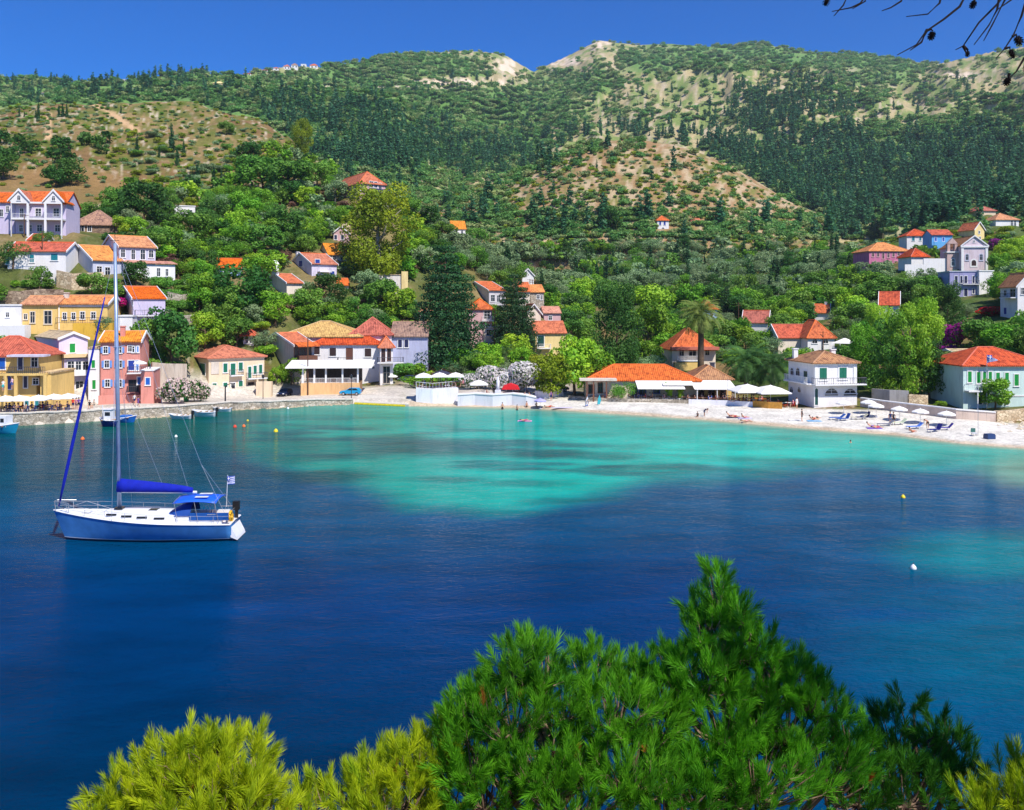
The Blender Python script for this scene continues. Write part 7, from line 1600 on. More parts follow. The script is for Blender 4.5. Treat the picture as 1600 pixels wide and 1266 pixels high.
def body_mesh(pose, skin, top, leg):
    key = (pose, skin, top, leg)
    if key in BODY: return BODY[key]
    q = POSE[pose]; V = Vector; hip, ch, nk, hd_ = V(q['hip']), V(q['chest']), V(q['neck']), V(q['head'])
    vs, es, rs = [], [], []
    def av(p, r, par=None):
        vs.append(tuple(p)); rs.append(r)
        if par is not None: es.append((par, len(vs) - 1))
        return len(vs) - 1
    up = (nk - ch).normalized(); a = av(hip, (.15, .11)); w = av(hip.lerp(ch, .5), (.13, .1), a); c = av(ch, (.17, .11), w); n_ = av(nk, (.055, .055), c); h0 = av(hd_ - up * .05, (.075, .085), n_); h1 = av(hd_ + up * .06, (.085, .095), h0); av(hd_ + up * .13, (.05, .06), h1)
    side = V((1, 0, 0)); nsw = (hd_ - nk).cross(side)
    for i, sg in enumerate((-1, 1)):
        th = av(hip + V((sg * .1, 0, -.06 if pose in ('stand', 'walk', 'bend') else 0)) + (V(q['kn'][i]) - hip) * .1, (.088, .09), a); kn = av(q['kn'][i], (.055, .058), th); an = av(q['ft'][i], (.036, .038), kn); f_ = V(q['ft'][i]) + (V((0, -.14, -.035)) if pose not in ('lie', 'recline') else V((0, -.06, .12))); av(f_, (.035, .028), an)
        sh = av(ch + up * .1 + V((sg * .17, 0, 0)), (.055, .055), c); el = av(q['el'][i], (.04, .04), sh); wr = av(q['hd'][i], (.026, .028), el); dr = (V(q['hd'][i]) - V(q['el'][i])).normalized(); pm = av(V(q['hd'][i]) + dr * .07, (.034, .02), wr)
        for f4 in (-1, 0, 1): av(V(q['hd'][i]) + dr * .15 + V((f4 * .016, 0, 0)), (.009, .009), pm)
        av(V(q['hd'][i]) + dr * .08 + V((-sg * .045, -.01, 0)), (.01, .01), wr)
    me = bpy.data.meshes.new('tmp'); me.from_pydata(vs, es, []); o = bpy.data.objects.new('tmp', me); COL.objects.link(o)
    sk = o.modifiers.new('s', 'SKIN'); 
    for i, r in enumerate(rs): me.skin_vertices[0].data[i].radius = r
    me.skin_vertices[0].data[0].use_root = True; sb = o.modifiers.new('d', 'SUBSURF'); sb.levels = sb.render_levels = 1
    bpy.context.view_layer.update(); dg = bpy.context.evaluated_depsgraph_get(); out = bpy.data.meshes.new_from_object(o.evaluated_get(dg)); out.name = 'person_body'
    bpy.data.objects.remove(o)
    out.materials.clear(); 
    for m in (SK[skin], cloth(*top) if top else SK[skin], cloth(*leg)): out.materials.append(m)
    mid = hip.lerp(ch, .15); ax = (nk - hip).normalized(); tl = (nk - hip).length; kns = [V(k_) for k_ in q['kn']]
    for p in out.polygons:
        c_ = p.center; t = (c_ - hip).dot(ax) / tl; dk = min((c_ - k_).length for k_ in kns); da = min((c_ - V(e_)).length for e_ in q['el'] + q['hd']); i_ = 0
        if .12 < t < .96 and da > .12 and (c_ - hd_).length > .17: i_ = 1
        thigh = min((c_ - hip.lerp(k_, .35)).length for k_ in kns)
        if (t <= .12 and thigh < .27 and (c_ - hip).length < .34): i_ = 2
        p.material_index = i_; p.use_smooth = True
    hr = MB().lathe([(.088,-.02),(.1,.04),(.09,.1),(.055,.135),(.01,.148)], hd_ + V((0, .018, 0)), 10).mesh('hair', HAIRM, True)
    fm_ = MB()      # face: nose, eyes, mouth and ears as small forms
    hx = V((0, -1, 0)) if pose not in ('lie', 'recline') else V((0, -.5, .85)); BODY[key] = (out, hr); return BODY[key]
def person(px, pb, label, pose='stand', top=(200, 60, 50), leg=(60, 70, 110), rz=0, s=1.0, skin='tan', loc=None, group=None):
    me, hr = body_mesh(pose, skin, top, leg); p = loc or at(px, pb); o = link('person', me, None, p, rz, label=label, cat='person', group=group); o.scale = (s, s, s); link('hair', hr, o); return o
BL_, WHc, RD, NV, BK, PK_, GN, YE, TQ = (60,110,190), (232,230,226), (214,52,46), (38,48,92), (34,34,38), (226,140,160), (70,140,90), (232,190,60), (60,190,190)
sea0 = lambda px, py, dz=0: Vector(((px - CX) / F * (F * (H - dz) / (py - HY)), F * (H - dz) / (py - HY), dz))
person(210, 636, 'person in white shirt walking on the quay, left of the pair', 'walk', WHc, NV, 1.2); person(216, 636, 'person in purple dress walking on the quay, right of the pair', 'walk', (120,80,150), (120,80,150), 1.4, .95)
person(140, 640, 'person in dark shirt sitting on quay edge, left one', 'sit', BK, (90,90,70), .4, .95); person(147, 640, 'person in light shirt sitting on quay edge, right one', 'sit', (200,190,170), BK, -.3, .95)
person(114, 645, 'person in red top standing at end of the cafe tables', 'stand', RD, NV, .4); person(119, 645, 'person in pink top standing behind the red one', 'stand', PK_, (90,60,110), -.4); person(123, 645, 'person in violet top standing rightmost at the cafe', 'stand', (120,70,140), BK, .8)
person(5, 0, 'person in white shirt on the upper cafe terrace, left', 'stand', WHc, TQ, .2, loc=P(5, 612, 127.2)); person(19, 0, 'person in pink shirt on the upper cafe terrace, right', 'stand', (236,200,210), BL_, -.4, loc=P(19, 608, 127.2))
for px, pyw, lab, sc_, rz in [(785,646,'bather with dark trunks wading, leftmost',1.0,.3),(808,647,'bather wading in the middle of three',.85,-.5),(823,643,'bather wading closest to the lavender parasol',.95,.8)]:
    person(px, 0, lab, 'stand', None, BK, rz, sc_, loc=sea0(px, pyw, -.55))
o = person(820, 0, 'bather lying on a pink air mattress', 'lie', None, (214,60,120), 1.5, .9, loc=sea0(820, 658, .1))
mt_ = MB().box(-.42, .42, -1.0, 1.0, -.08, .05).mesh('air_mattress', shm(230, 150, 200)); link('air_mattress', mt_, None, sea0(820, 658, .03), 1.5, label='pink air mattress afloat off the sea wall', cat='air mattress')
person(1331, 0, 'swimmer with only head and shoulders above turquoise water', 'stand', None, BK, .3, .9, loc=sea0(1329, 708, -1.25))
person(1253, 660, 'slim bather in dark swimsuit standing on the beach alone', 'stand', BK, BK, .9); person(1101, 652, 'person in blue shirt standing bent at the waterline', 'bend', NV, (110,110,140), .8); person(1090, 653, 'bather sitting at the waterline beside the bent one', 'sit', (70,70,70), BK, -.6, .85, loc=at(1090, 653) - Vector((0,0,.38)))
person(1391, 665, 'person in navy shirt standing on beach, left of pair', 'stand', NV, (120,120,140), .3, 1.05); person(1396, 665, 'person in dark clothes standing on beach, right of pair', 'stand', (60,60,70), BK, -.5, 1.0)
person(1449, 671, 'bare backed bather bending over lounger', 'bend', None, BK, -1.2, 1.0); person(837, 640, 'bather sitting under the lavender parasol', 'sit', None, BK, .5, .9, loc=at(838, 641) - Vector((0,0,.38)))
person(858, 641, 'bather lying on towel right of the lavender parasol', 'lie', None, (200,80,60), 1.7, 1.0); person(917, 636, 'person in white bending by windsurf board', 'bend', WHc, NV, .3)
for i, (px, py, c_, lab) in enumerate([(1141,652,(150,40,60),'bather sitting left on the pebbles below umbrella tables'),(1147,653,(180,60,70),'bather lying right of the sitting one below umbrella tables'),(1163,654,PK_,'bather in pink on a towel below the cream parasols'),(1166,660,(230,170,160),'pale bather lying at the waterline below cream parasols'),(1270,658,(180,50,40),'bather in red trunks lying among towels'),(1275,656,(40,60,60),'bather sitting among towels behind the red one'),(1361,668,(140,70,190),'bather in violet on the beach below two parasols'),(1370,670,(210,90,110),'bather in rose on the beach beside the violet one'),(1425,676,(220,110,80),'bather stretched out at the waterline right of pair')]):
    person(px, py, lab, 'lie' if i % 2 else 'recline', None, c_, 1.3 + (i % 3) * .4, 1.0, loc=at(px, py) + Vector((0, 0, .03 if i % 2 else -.2)))
TW = 0
for px, py, c_, lab in [(1146,654,(60,60,90),'dark towel under the lying bather below umbrella tables'),(1164,655,(210,200,240),'pale towel below the cream parasols'),(1243,658,(230,228,224),'white towel left of the lone standing bather'),(1272,659,(90,170,220),'light blue towel beside the red trunks bather'),(1366,671,(120,80,200),'violet towel below two parasols')]:
    p = at(px, py); MB().box(-.45, .45, -.95, .95, .01, .05).build('beach_towel', cloth(*c_), None, p, 1.5, label=lab, cat='towel')
def lounger(label, px, py, c_, rz, up=.6):
    p = at(px, py); r = thing('sun_lounger', p, label, 'sun lounger', 'loungers on the beach', rz); m = cloth(*c_)
    MB().prism([(-1.3, .3), (.35, .3), (.35, .36), (-1.3, .36)], 'x', -.32, .32).build('seat', m, r); MB().prism([(.36, .3), (.36 + .7 * math.cos(up), .3 + .8 * math.sin(up)), (.33 + .7 * math.cos(up), .37 + .8 * math.sin(up)), (.33, .36)], 'x', -.32, .32).build('backrest', m, r)
    for x in (-.3, .3):
        for y in (-1.2, .3): MB().box(x - .025, x + .025, y - .025, y + .025, 0, .298).build('leg', TRIM, r)
for a in [('blue lounger in front of the leftmost parasol',1310,657,(40,90,170),-1.5),('blue lounger with raised back, second from left',1320,658,(46,84,160),-1.3,1.0),('navy lounger with high back by third parasol',1352,657,(30,44,100),-1.5,1.2),('beige lounger beside the navy high backed one',1345,657,(200,196,170),-1.6),('pale green lounger right of the standing pair',1406,665,(196,206,176),-1.4),('grey lounger left of the standing pair',1386,666,(130,130,140),-1.5),('blue white lounger below the wall parasol',1431,670,(90,130,210),-1.4),('navy lounger with raised back, left of last two',1463,675,(40,44,120),-1.2,1.0),('violet navy lounger, rightmost on the beach',1478,674,(70,60,150),-1.7,.8)]: lounger(*a)
p = at(1546, 686); MB().box(-.55,.55,-.4,.4,.02,.5).box(-.5,.5,-.35,.35,.501,.62).build('cool_box', shm(30, 60, 110), None, p, .2, label='dark blue box lying alone on the right beach', cat='box')
p = at(1522, 682); r = thing('folding_chair', p, 'grey folding chair with parasol pole on the right beach', 'chair'); MB().box(-.28,.28,-.25,.25,.35,.4).build('seat', W_GR, r); MB().box(-.28,.28,.22,.28,.45,.95).build('backrest', shm(60,110,100), r); MB().tube([(.5,0,0),(.5,0,3.4)], .03).build('pole', CHROME, r)
for x in (-.24,.24):
    for y in (-.2,.2): MB().box(x-.02,x+.02,y-.02,y+.02,0,.349).build('leg', IRON, r)
# windsurf kit, board on the beach
def board(label, px, py, c_, L=2.6, rz=0, w=.32):
    p = at(px, py); b = MB(); n = 14; top = [(L * (i / n - .5), w * math.sin(math.pi * min(max(i / n, .02), .98)) ** .6) for i in range(n + 1)]
    poly = [(x, y) for x, y in top] + [(x, -y) for x, y in reversed(top)]; return b.prism(poly, 'z', .06, .14).build('surfboard', c_, None, p, rz, label=label, cat='surfboard')
board('white and lilac paddleboard lying at left end of beach', 878, 642, M('board_lilac', 226, 214, 236, rough=.3), 3.4, .15, .42)
def sail(label, px, py, c1, c2):
    p = at(px, py); r = thing('windsurf_sail', p, label, 'sail', 'windsurf sails on the beach', -.3); r.scale = (.55, .55, .55); MB().tube([(0,0,0),(.2,0,1.8),(.7,0,3.2)], .03).build('mast', IRON, r)
    o = link('sail', MB().prism([(.02,.3),(.95,.7),(1.2,1.5),(.72,3.1),(.22,1.8)], 'y', -.01, .01).mesh('sail', c1), r); MB().prism([(.02,.2),(.9,.35),(.95,.7),(.02,.3)], 'y', -.012, .012).build('foot_panel', c2, r)
sail('white and blue windsurf sail standing on the beach', 914, 637, HULLW, shm(30, 100, 200)); sail('small turquoise sail right of the white windsurf sail', 933, 634, shm(70, 190, 200), shm(70, 190, 200))
# ---- furnish the cafes: tables, chairs, seated guests
SEATN = {}
CN = {RD: 'red', WHc: 'white', NV: 'navy', BL_: 'blue', (170,120,90): 'tan', (90,90,100): 'grey', PK_: 'pink', (190,150,120): 'beige', (150,60,60): 'crimson'}
def cafe(nm, where, spots, ck, tk, base=None, people=.8, seed=1):
    g = random.Random(seed); dr = [RD, WHc, NV, BL_, (170,120,90), (90,90,100), PK_, (60,60,60), (190,150,120), (150,60,60)]
    for (px, py, back) in spots:
        p = base(px, back) if base else at(px, py); lab = '%s table %s' % (tk, where); clone(TP[tk], p, g.random(), 1.0, lab + ' near column of guests' if False else lab, 'tables ' + where)
        for sg in (-1, 1):
            if g.random() < .12: continue
            q = p + Vector((sg * .8, g.uniform(-.15, .15), 0)); rz = (-sg) * math.pi / 2; clone(CP[ck], q, rz, 1.0, '%s chair %s' % (ck, where), 'chairs ' + where)
            if g.random() < people:
                t = g.choice(dr); person(0, 0, 'guest in %s top sitting %s' % (CN.get(t, 'dark'), where), 'sit', t, g.choice([NV, BK, (120,110,90)]), rz, 1.0, g.choice(['tan', 'pale']), loc=q, group='guests ' + where)
cafe('quay', 'under the square parasols of the yellow cafe', [(px, 645 - px * .03 + dy, 0) for px in range(6, 112, 13) for dy in (0, 2.2)][:16], 'navy', 'wood', seed=2)
cafe('terr', 'on the harbour terrace behind its railing', [(px, 0, bk) for px in range(656, 718, 12) for bk in (1.0, 3.0)], 'brown', 'wood', base=onterr, seed=3)
cafe('grill', 'under the wide awning of the grill house', [(px, py, 0) for px in range(1082, 1140, 11) for py in (626, 629.5)], 'brown', 'wood', seed=4)
cafe('cream', 'under the big cream parasols', [(px, py, 0) for px in range(1146, 1200, 12) for py in (631, 634.5)], 'red', 'orange', seed=5)
cafe('end', 'at the open end beside the white beach house', [(px, 637, 0) for px in (1208, 1220, 1231)], 'red', 'white', seed=6, people=.5)
cafe('tav', 'under the white awnings of the long taverna', [(px, py, 0) for px in range(990, 1070, 11) for py in (626, 628)], 'white', 'wood', seed=7, people=.3)
cafe('porch', 'before the brown posts of the taverna porch', [(px, 626, 0) for px in (925, 938, 950, 961)], 'brown', 'wood', seed=8, people=.5)
cafe('sq', 'on the square between the oleanders', [(px, py, 0) for px, py in ((755,619),(768,621),(830,618),(845,617))], 'white', 'white', seed=9, people=.6)
def drop2(pr):
    for p, subs in pr[1]: bpy.data.objects.remove(p)
    bpy.data.objects.remove(pr[0])
for q in list(CP.values()) + list(TP.values()): drop2(q)
person(1245, 640, 'waiter in white hat and shirt beside the beach house corner', 'stand', WHc, WHc, .5); person(772, 622, 'person in black near the flagpoles on the square', 'stand', BK, BK, 0); person(821, 631, 'bare chested person sitting on the sea wall, left', 'sit', None, RD, .2, .9, loc=at(820, 634) + Vector((0, .3, .85))); person(828, 631, 'bare chested person sitting on the sea wall, right', 'sit', None, BK, -.2, .9, loc=at(827, 633.5) + Vector((0, .3, .8))); person(861, 628, 'person in violet standing in shade below plane trees', 'stand', (130,90,140), NV, .3)
# red stall on the square
p = at(798, 622); r = thing('market_stall', p, 'red covered stall between the white oleanders', 'stall'); b = MB().prism([(-1.5,1.5),(1.5,1.5),(1.2,2.1),(0,2.5),(-1.2,2.1)], 'y', -1.0, 1.0); b.build('canopy', shm(222, 30, 36), r); MB().box(-1.3,1.3,-.9,.9,.0,.95).build('counter', shm(180, 30, 34), r)
for x in (-1.35, 1.3): MB().box(x, x + .06, -.95, -.89, .0, 1.499).build('post', IRON, r)
# bins, lamps, poles, wires, flags
p = at(291, 628); r = thing('litter_bin', p, 'green wheeled bin between the two oleanders', 'bin'); MB().lathe([(.38,0),(.5,1.3)], n=10).build('body', shm(20, 150, 70), r); MB().lathe([(.56,1.301),(.5,1.42),(.1,1.5)], n=10).build('lid', shm(16, 120, 60), r)
def post(name, label, px, pb, pt, arm=None, r0=.09, m=IRON, cat='pole', lamp=False, bars=0):
    p = at(px, pb); hh = (pb - pt) * p.y / F; r = thing(name, p, label, cat); MB().tube([(0,0,-.3),(0,0,hh)], [r0, r0 * .7], 8).build('post', m, r)
    for i in range(bars): MB().tube([(-.9, 0, hh - .3 - i * .6), (.9, 0, hh - .3 - i * .6)], .05).build('crossbar', m, r)
    if lamp: MB().lathe([(.05,0),(.2,.1),(.26,.45),(.12,.62),(.03,.75)], (0,0,hh), 8).build('lantern', DARKG, r)
    if arm: MB().tube([(0,0,hh - .4), (.3,0,hh + .1), (.9,0,hh + .35), (arm,0,hh + .2), (arm + .1,0,hh - .2)], .07).build('arm', m, r); MB().lathe([(.05,0),(.24,-.1),(.26,-.3)], (arm + .1,0,hh - .15), 8).build('lamp_head', m, r)
    return r, hh
DK = M('dark_iron', 30, 30, 38, rough=.5); TIM = M('timber_pole', 96, 70, 54, rough=.9, var=.2)
post('street_lamp', 'dark curved street lamp in front of the cream house', 352, 629, 603, 1.2, .14, DK, 'street lamp'); post('street_lamp', 'black lantern post right of the cream house', 411, 624, 592, None, .07, DK, 'street lamp', True); post('street_lamp', 'black lantern post before the blue hatchback', 549, 624, 592, None, .07, DK, 'street lamp', True)
for lab, px, pb, pt, bars in [('tall brown pole before the beige veranda house',481,618,527,0),('wooden pole with lamps before the giant conifer, left of two',709,553,512,2),('wooden pole behind its twin before the giant conifer',713,553,514,1),('short leaning wooden pole left of giant conifer trunk',680,552,527,0),('wooden pole at the lane beside the rose house',773,556,485,1),('left one of two telegraph poles below the white tower',828,478,436,2),('right one of two telegraph poles below the white tower',832,478,438,2),
     ('telegraph pole among trees right of villa behind palm',1154,520,474,2),('brown pole in front of the twin gabled house',38,372,335,1),('pole by the veranda of white house with teal shutters',66,425,363,0),('pole in front of the arched villa',1286,548,518,1),('grey pole in the upper village behind the pink manor',1410,392,378,0)]:
    post('utility_pole', lab, px, pb, pt, None, .13, TIM, 'pole', False, bars)
for lab, px, pb, pt in [('left flagpole on the sea wall square',791,622,574),('right flagpole on the sea wall square',801,622,572),('thin white pole at right edge of the grill awning',1137,634,594)]: post('flagpole', lab, px, pb, pt, None, .05, CHROME, 'flagpole')
r, hh = post('flagpole', 'flagpole flying a striped flag before the teal villa roof', 1542, 640, 554, None, .06, CHROME, 'flagpole'); flag(r, (.05, 0, hh - 1.3), 1.7, 1.2, 0, 9, True)
r, hh = post('flagpole', 'small flagpole over the red roof of yellow cafe', 25, 545, 524, None, .05, CHROME, 'flagpole'); flag(r, (.05, 0, hh - 1.6), .8, 1.4, .6)
# statue-like monument on the square
p = at(778, 624); r = thing('monument', p, 'white stone monument on steps before the oleanders', 'monument'); MB().box(-1.2,1.2,-1,1,-.2,.3).build('steps', WH_, r); MB().box(-.5,.5,-.5,.5,.301,1.4).build('plinth', WH_, r); MB().lathe([(.32,1.401),(.26,2.2),(.3,2.9),(.16,3.15),(.18,3.4),(.04,3.65)], n=10).build('figure', WH_, r, smooth=True)
# teal benches on the square
for px, lab in ((768, 'teal bench left of the monument'), (812, 'teal bench right of the flagpoles')):
    p = at(px, 627); r = thing('bench', p, lab, 'bench'); MB().box(-1.1,1.1,-.22,.22,.42,.48).build('seat', shm(90, 200, 180), r); MB().box(-1.1,1.1,.2,.25,.55,.9).build('backrest', shm(90, 200, 180), r)
    for x in (-.9, .86): MB().box(x, x + .06, -.2, .22, 0, .419).box(x, x + .06, .2, .25, .421, .55).build('leg', IRON, r)
# ================================================================ FOREGROUND PINES
def needles_proto(n, ln, g, w=.0018):
    """one shoot along +z: a short stem thickly set with pairs of needles"""
    z = np.linspace(0, .13, n) * (1 + .0 * g.random(n)); a = np.arange(n) * 2.399 + g.random(n) * .6; el = .62 + .42 * g.random(n) + .5 * (z / .13)
    d = np.stack([np.cos(a) * np.cos(el), np.sin(a) * np.cos(el), np.sin(el)], -1); L_ = ln * (.75 + .4 * g.random(n))
    b0 = np.stack([z * 0, z * 0, z], -1); s = np.cross(d, g.normal(size=(n, 3))); s /= np.linalg.norm(s, axis=1, keepdims=True); s *= w
    md = b0 + d * (L_ * .55)[:, None] + np.array([0, 0, .004]); tp = b0 + d * L_[:, None] + np.array([0, 0, .012])
    V = np.stack([b0 - s * .6, b0 + s * .6, md + s, tp, md - s], 1)      # kite shaped blade, bent towards the light
    return V
def place_shoots(pos, dirs, scale, protos, g, per_tint):
    """copies of the shoot prototypes turned to dirs; returns V, F (quads + tris as quads), tint"""
    VV, FF, TT = [], [], []; k = 0; m = len(pos)
    dirs = dirs / np.linalg.norm(dirs, axis=1, keepdims=True); a = np.cross(dirs, g.normal(size=(m, 3))); a /= np.linalg.norm(a, axis=1, keepdims=True); b = np.cross(dirs, a)
    which = g.integers(0, len(protos), m)
    for i, pr in enumerate(protos):
        q = np.where(which == i)[0]; n = pr.shape[0]
        Rm = np.stack([a[q], b[q], dirs[q]], -1)                          # (s,3,3) columns
        W_ = np.einsum('sij,nvj->snvi', Rm, pr) * scale[q][:, None, None, None] + pos[q][:, None, None, :]
        V = W_.reshape(-1, 3); c = len(q) * n; base = np.arange(c) * 5 + k
        F4 = np.stack([base, base + 1, base + 2, base + 4], -1); F3 = np.stack([base + 2, base + 3, base + 4, base + 4], -1)
        VV.append(V); FF.append(F4); FF.append(np.stack([base + 2, base + 3, base + 4], -1)); TT.append(np.repeat(per_tint[q], n)); k += len(V)
    V = np.concatenate(VV); tri = [f for f in FF if f.shape[1] == 3]; qd = [f for f in FF if f.shape[1] == 4]
    T3 = np.concatenate([np.concatenate([f[:, [0, 1, 2]], f[:, [0, 2, 3]]]) for f in qd] + tri); t = np.concatenate(TT); 
    tt = np.concatenate([np.concatenate([x, x]) for x in TT] + TT); return V, T3, tt
NEED_Y = leafmat('needles_sunlit_tone', 206, 222, 36, 112, 156, 26, .4, .0); NEED_G = leafmat('needles_green', 120, 200, 40, 24, 112, 24, .4, .0); NEED_D = leafmat('needles_shaded_tone', 92, 156, 40, 40, 108, 30, .4, .0)  # sun and shade painted into the needle greens: yellow for lit pines, darker for shaded
TWIG = M('pine_twig', 134, 110, 92, rough=.9, var=.3, scale=20); CONE = M('pine_cone', 74, 50, 38, rough=.8, var=.35, scale=60, bump=.8); DRYN = leafmat('needles_dry', 200, 120, 50, 150, 80, 40, .3, .0)
def cone(parent, p, s=.035, ax=(0, 0, -1)):
    b = MB(); n = 7
    for j in range(6):
        z = j / 6; r = s * (.55 + .5 * math.sin((z * .85 + .12) * math.pi)) * .8
        for i in range(n):
            a = 2 * math.pi * (i + .5 * (j % 2)) / n; k = len(b.v); cx, cy = math.cos(a), math.sin(a); zz = -z * s * 2.1
            b.v += [(cx*r*.3, cy*r*.3, zz), (cx*r - cy*s*.22, cy*r + cx*s*.22, zz - s*.12), (cx*r*1.18, cy*r*1.18, zz - s*.32), (cx*r + cy*s*.22, cy*r - cx*s*.22, zz - s*.12)]; b.f += [(k, k+1, k+2, k+3)]
    b.lathe([(s*.1,0),(s*.5,-s*.3),(s*.55,-s*1.2),(s*.3,-s*1.9),(s*.05,-s*2.2)], n=7); o = b.build('pine_cone', CONE, parent, p); o.rotation_euler = (random.uniform(-.5,.5), random.uniform(-.5,.5), random.random()*6); return o
def head_z(x, y):
    i = min(max(int(round((x - HEADX[0]))), 0), len(HEADX) - 1); j = min(max(int(round((y - HEADY[0]))), 0), len(HEADY) - 1); return float(HEADZ[i, j])
def front_pine(label, tx, pads, mt, seed, ln=.085, dens=1.0, cones=6, dry=0, scale=1.0, nn=86, drop=6):
    """pads: (px, py, rx, ry, Y) billows of the crown, rx/ry in photo pixels; the trunk stands at column tx"""
    g = np.random.default_rng(seed); rr = random.Random(seed); Y0 = sum(p[4] for p in pads) / len(pads)
    x0 = (tx - CX) / F * Y0; z0 = head_z(x0, Y0) - .3; r = thing('pine_tree', (x0, Y0, z0), label, 'pine tree'); o_ = np.array((x0, Y0, z0))
    protos = [needles_proto(nn, ln, g) for _ in range(4)]; POS, DIR, TN = [], [], []; tw = MB()
    tops = []
    for (px, py, rx, ry, Y) in pads:
        py += drop + 6 * g.normal(); rx *= .9; ry *= .85
        k = Y / F; c = np.array(((px - CX) * k, Y, H - (py - HY) * k)); a, b = rx * k, ry * k; n = int(dens * (rx * ry) * .026 * (Y / 7) ** 0 + 14); tops.append((c, a, b))
        d = g.normal(size=(n, 3)); d /= np.linalg.norm(d, axis=1, keepdims=True); d[:, 2] = np.abs(d[:, 2]) * np.where(g.random(n) < .74, 1, -1)
        rad = (.5 + .5 * g.random(n)) ** .5; depth = max(.35, min(a, b) * .8)
        p = c + d * np.array([a, depth, b]) * rad[:, None]; up = np.array([0, 0, 1.0]); dr = d * np.array([.6, .45, .3]) + up * (.75 + .55 * g.random(n))[:, None] + g.normal(size=(n, 3)) * .42
        POS.append(p); DIR.append(dr); pt = g.random(); TN.append(np.clip(.15 + .3 * pt + .55 * g.random(n), 0, 1))
        # branch from the trunk line to the pad, then twigs out to some shoots
        zt = min(c[2] - b * .8, H - 2.0); root = Vector((x0 + (c[0] - x0) * .12, Y0 + (c[1] - Y0) * .12, max(z0 + .6, zt - abs(c[0] - x0) * .5 - .3))); cc = Vector(c) - Vector((0, 0, b * .5))
        tw.tube([root - Vector(o_), root.lerp(cc, .5) - Vector(o_) + Vector((0, 0, -.05)), cc - Vector(o_)], [.035, .024, .014], 6)
        for q in range(0, n, 3):
            e = Vector(p[q]); m = cc.lerp(e, .55) + Vector((0, 0, -.06)); tw.tube([cc - Vector(o_), m - Vector(o_), e - Vector(o_), e + Vector(dr[q]).normalized() * .1 - Vector(o_)], [.011, .008, .005, .003], 4, False)
    POS, DIR, TN = np.concatenate(POS), np.concatenate(DIR), np.concatenate(TN)
    V, T, t = place_shoots(POS - o_, DIR, scale * (.55 + .75 * g.random(len(POS))), protos, g, TN); link('crown', npmesh('crown', V, T, mt, tint=t), r)
    tw.build('branches', TWIG, r)
    ztop = max(c[2] + b * .3 for c, a, b in tops); tc_ = max(tops, key=lambda q: q[0][2])[0]
    MB().tube([(0, 0, -.5), (.05, 0, 1.0), (.1, .05, (ztop - z0) * .55), (tc_[0] - x0, tc_[1] - Y0, ztop - z0)], [.15, .12, .08, .012], 8).build('trunk', BARK, r, smooth=True)
    for i in range(cones):
        q = rr.randrange(len(POS)); cone(r, tuple(POS[q] - o_ - np.array((0, .12, .02))), .032)
    if dry:
        q = g.choice(len(POS), dry, replace=False); V, T, t = place_shoots(POS[q] - o_ - np.array([0, .05, .03]), DIR[q], np.full(dry, .8), protos, g, TN[q]); link('dry_needles', npmesh('dry_needles', V, T, DRYN, tint=t), r)
    return r
# sunlit bushes at the lower left
front_pine('sunlit yellow green pine bush at the lower left corner of the bay view', 300, [(335,1150,34,36,6.6),(305,1180,60,50,6.5),(375,1180,50,46,6.6),(250,1200,52,48,6.5),(200,1220,44,44,6.6),(175,1250,36,40,6.5),(330,1235,100,60,6.3),(240,1270,90,50,6.3),(405,1215,30,34,6.6),(390,1270,70,50,6.3)], NEED_Y, 3, .075, .95, 6, 9, drop=30)
front_pine('sunlit yellow green pine bush between left bush and dark pine', 600, [(592,1190,34,34,6.9),(570,1215,52,38,6.8),(650,1180,52,44,6.9),(690,1160,40,44,7.0),(620,1245,90,50,6.7),(520,1245,70,34,6.8),(470,1262,50,26,6.8),(700,1230,60,60,6.9)], NEED_Y, 5, .075, .95, 7, 7, drop=26)
# the tall pines of the middle
front_pine('tall dark green pine with pointed top rising from the bottom right of centre', 1135, [(1122,915,13,36,7.6),(1108,950,26,30,7.6),(1138,955,24,28,7.6),(1096,985,28,30,7.5),(1155,975,16,36,7.5),(1120,1010,50,36,7.5),(1165,1015,34,34,7.4),(1195,1020,26,36,7.4),(1050,1035,42,32,7.4),(1100,1060,70,44,7.2),(1180,1070,66,46,7.3),(1235,1070,34,42,7.4),(1260,1085,30,36,7.4),(1045,1100,60,50,7.2),(1130,1130,90,60,7.1),(1230,1140,70,60,7.2),(1290,1130,30,46,7.4),(1330,1160,34,44,7.4),(1180,1210,120,70,6.9),(1290,1220,80,60,7.1),(1090,1230,110,60,6.9)], NEED_G, 8, .08, 1.05, 12, 4)
front_pine('broad green pine in the bottom centre, left of the pointed one', 860, [(828,1020,15,36,7.2),(800,1050,34,32,7.2),(850,1055,40,38,7.2),(770,1080,36,34,7.1),(925,1050,40,42,7.3),(985,1065,34,36,7.3),(735,1100,34,30,7.0),(880,1100,60,46,7.0),(800,1120,70,48,6.9),(960,1120,66,52,6.9),(1020,1130,44,46,7.0),(720,1130,30,34,7.0),(740,1180,50,50,6.8),(850,1190,90,60,6.7),(980,1200,90,60,6.7),(760,1245,90,50,6.7),(900,1255,110,50,6.6),(1040,1250,80,50,6.7)], NEED_G, 9, .082, 1.05, 10, 8)
front_pine('shaded dark pine at the lower right', 1430, [(1428,1130,20,34,7.8),(1470,1140,18,36,7.8),(1400,1160,26,34,7.7),(1445,1180,46,40,7.6),(1495,1180,18,32,7.7),(1370,1190,36,36,7.5),(1410,1230,80,48,7.3),(1490,1240,40,44,7.5),(1340,1240,60,40,7.3)], NEED_D, 12, .078, 1.0, 5, 0)
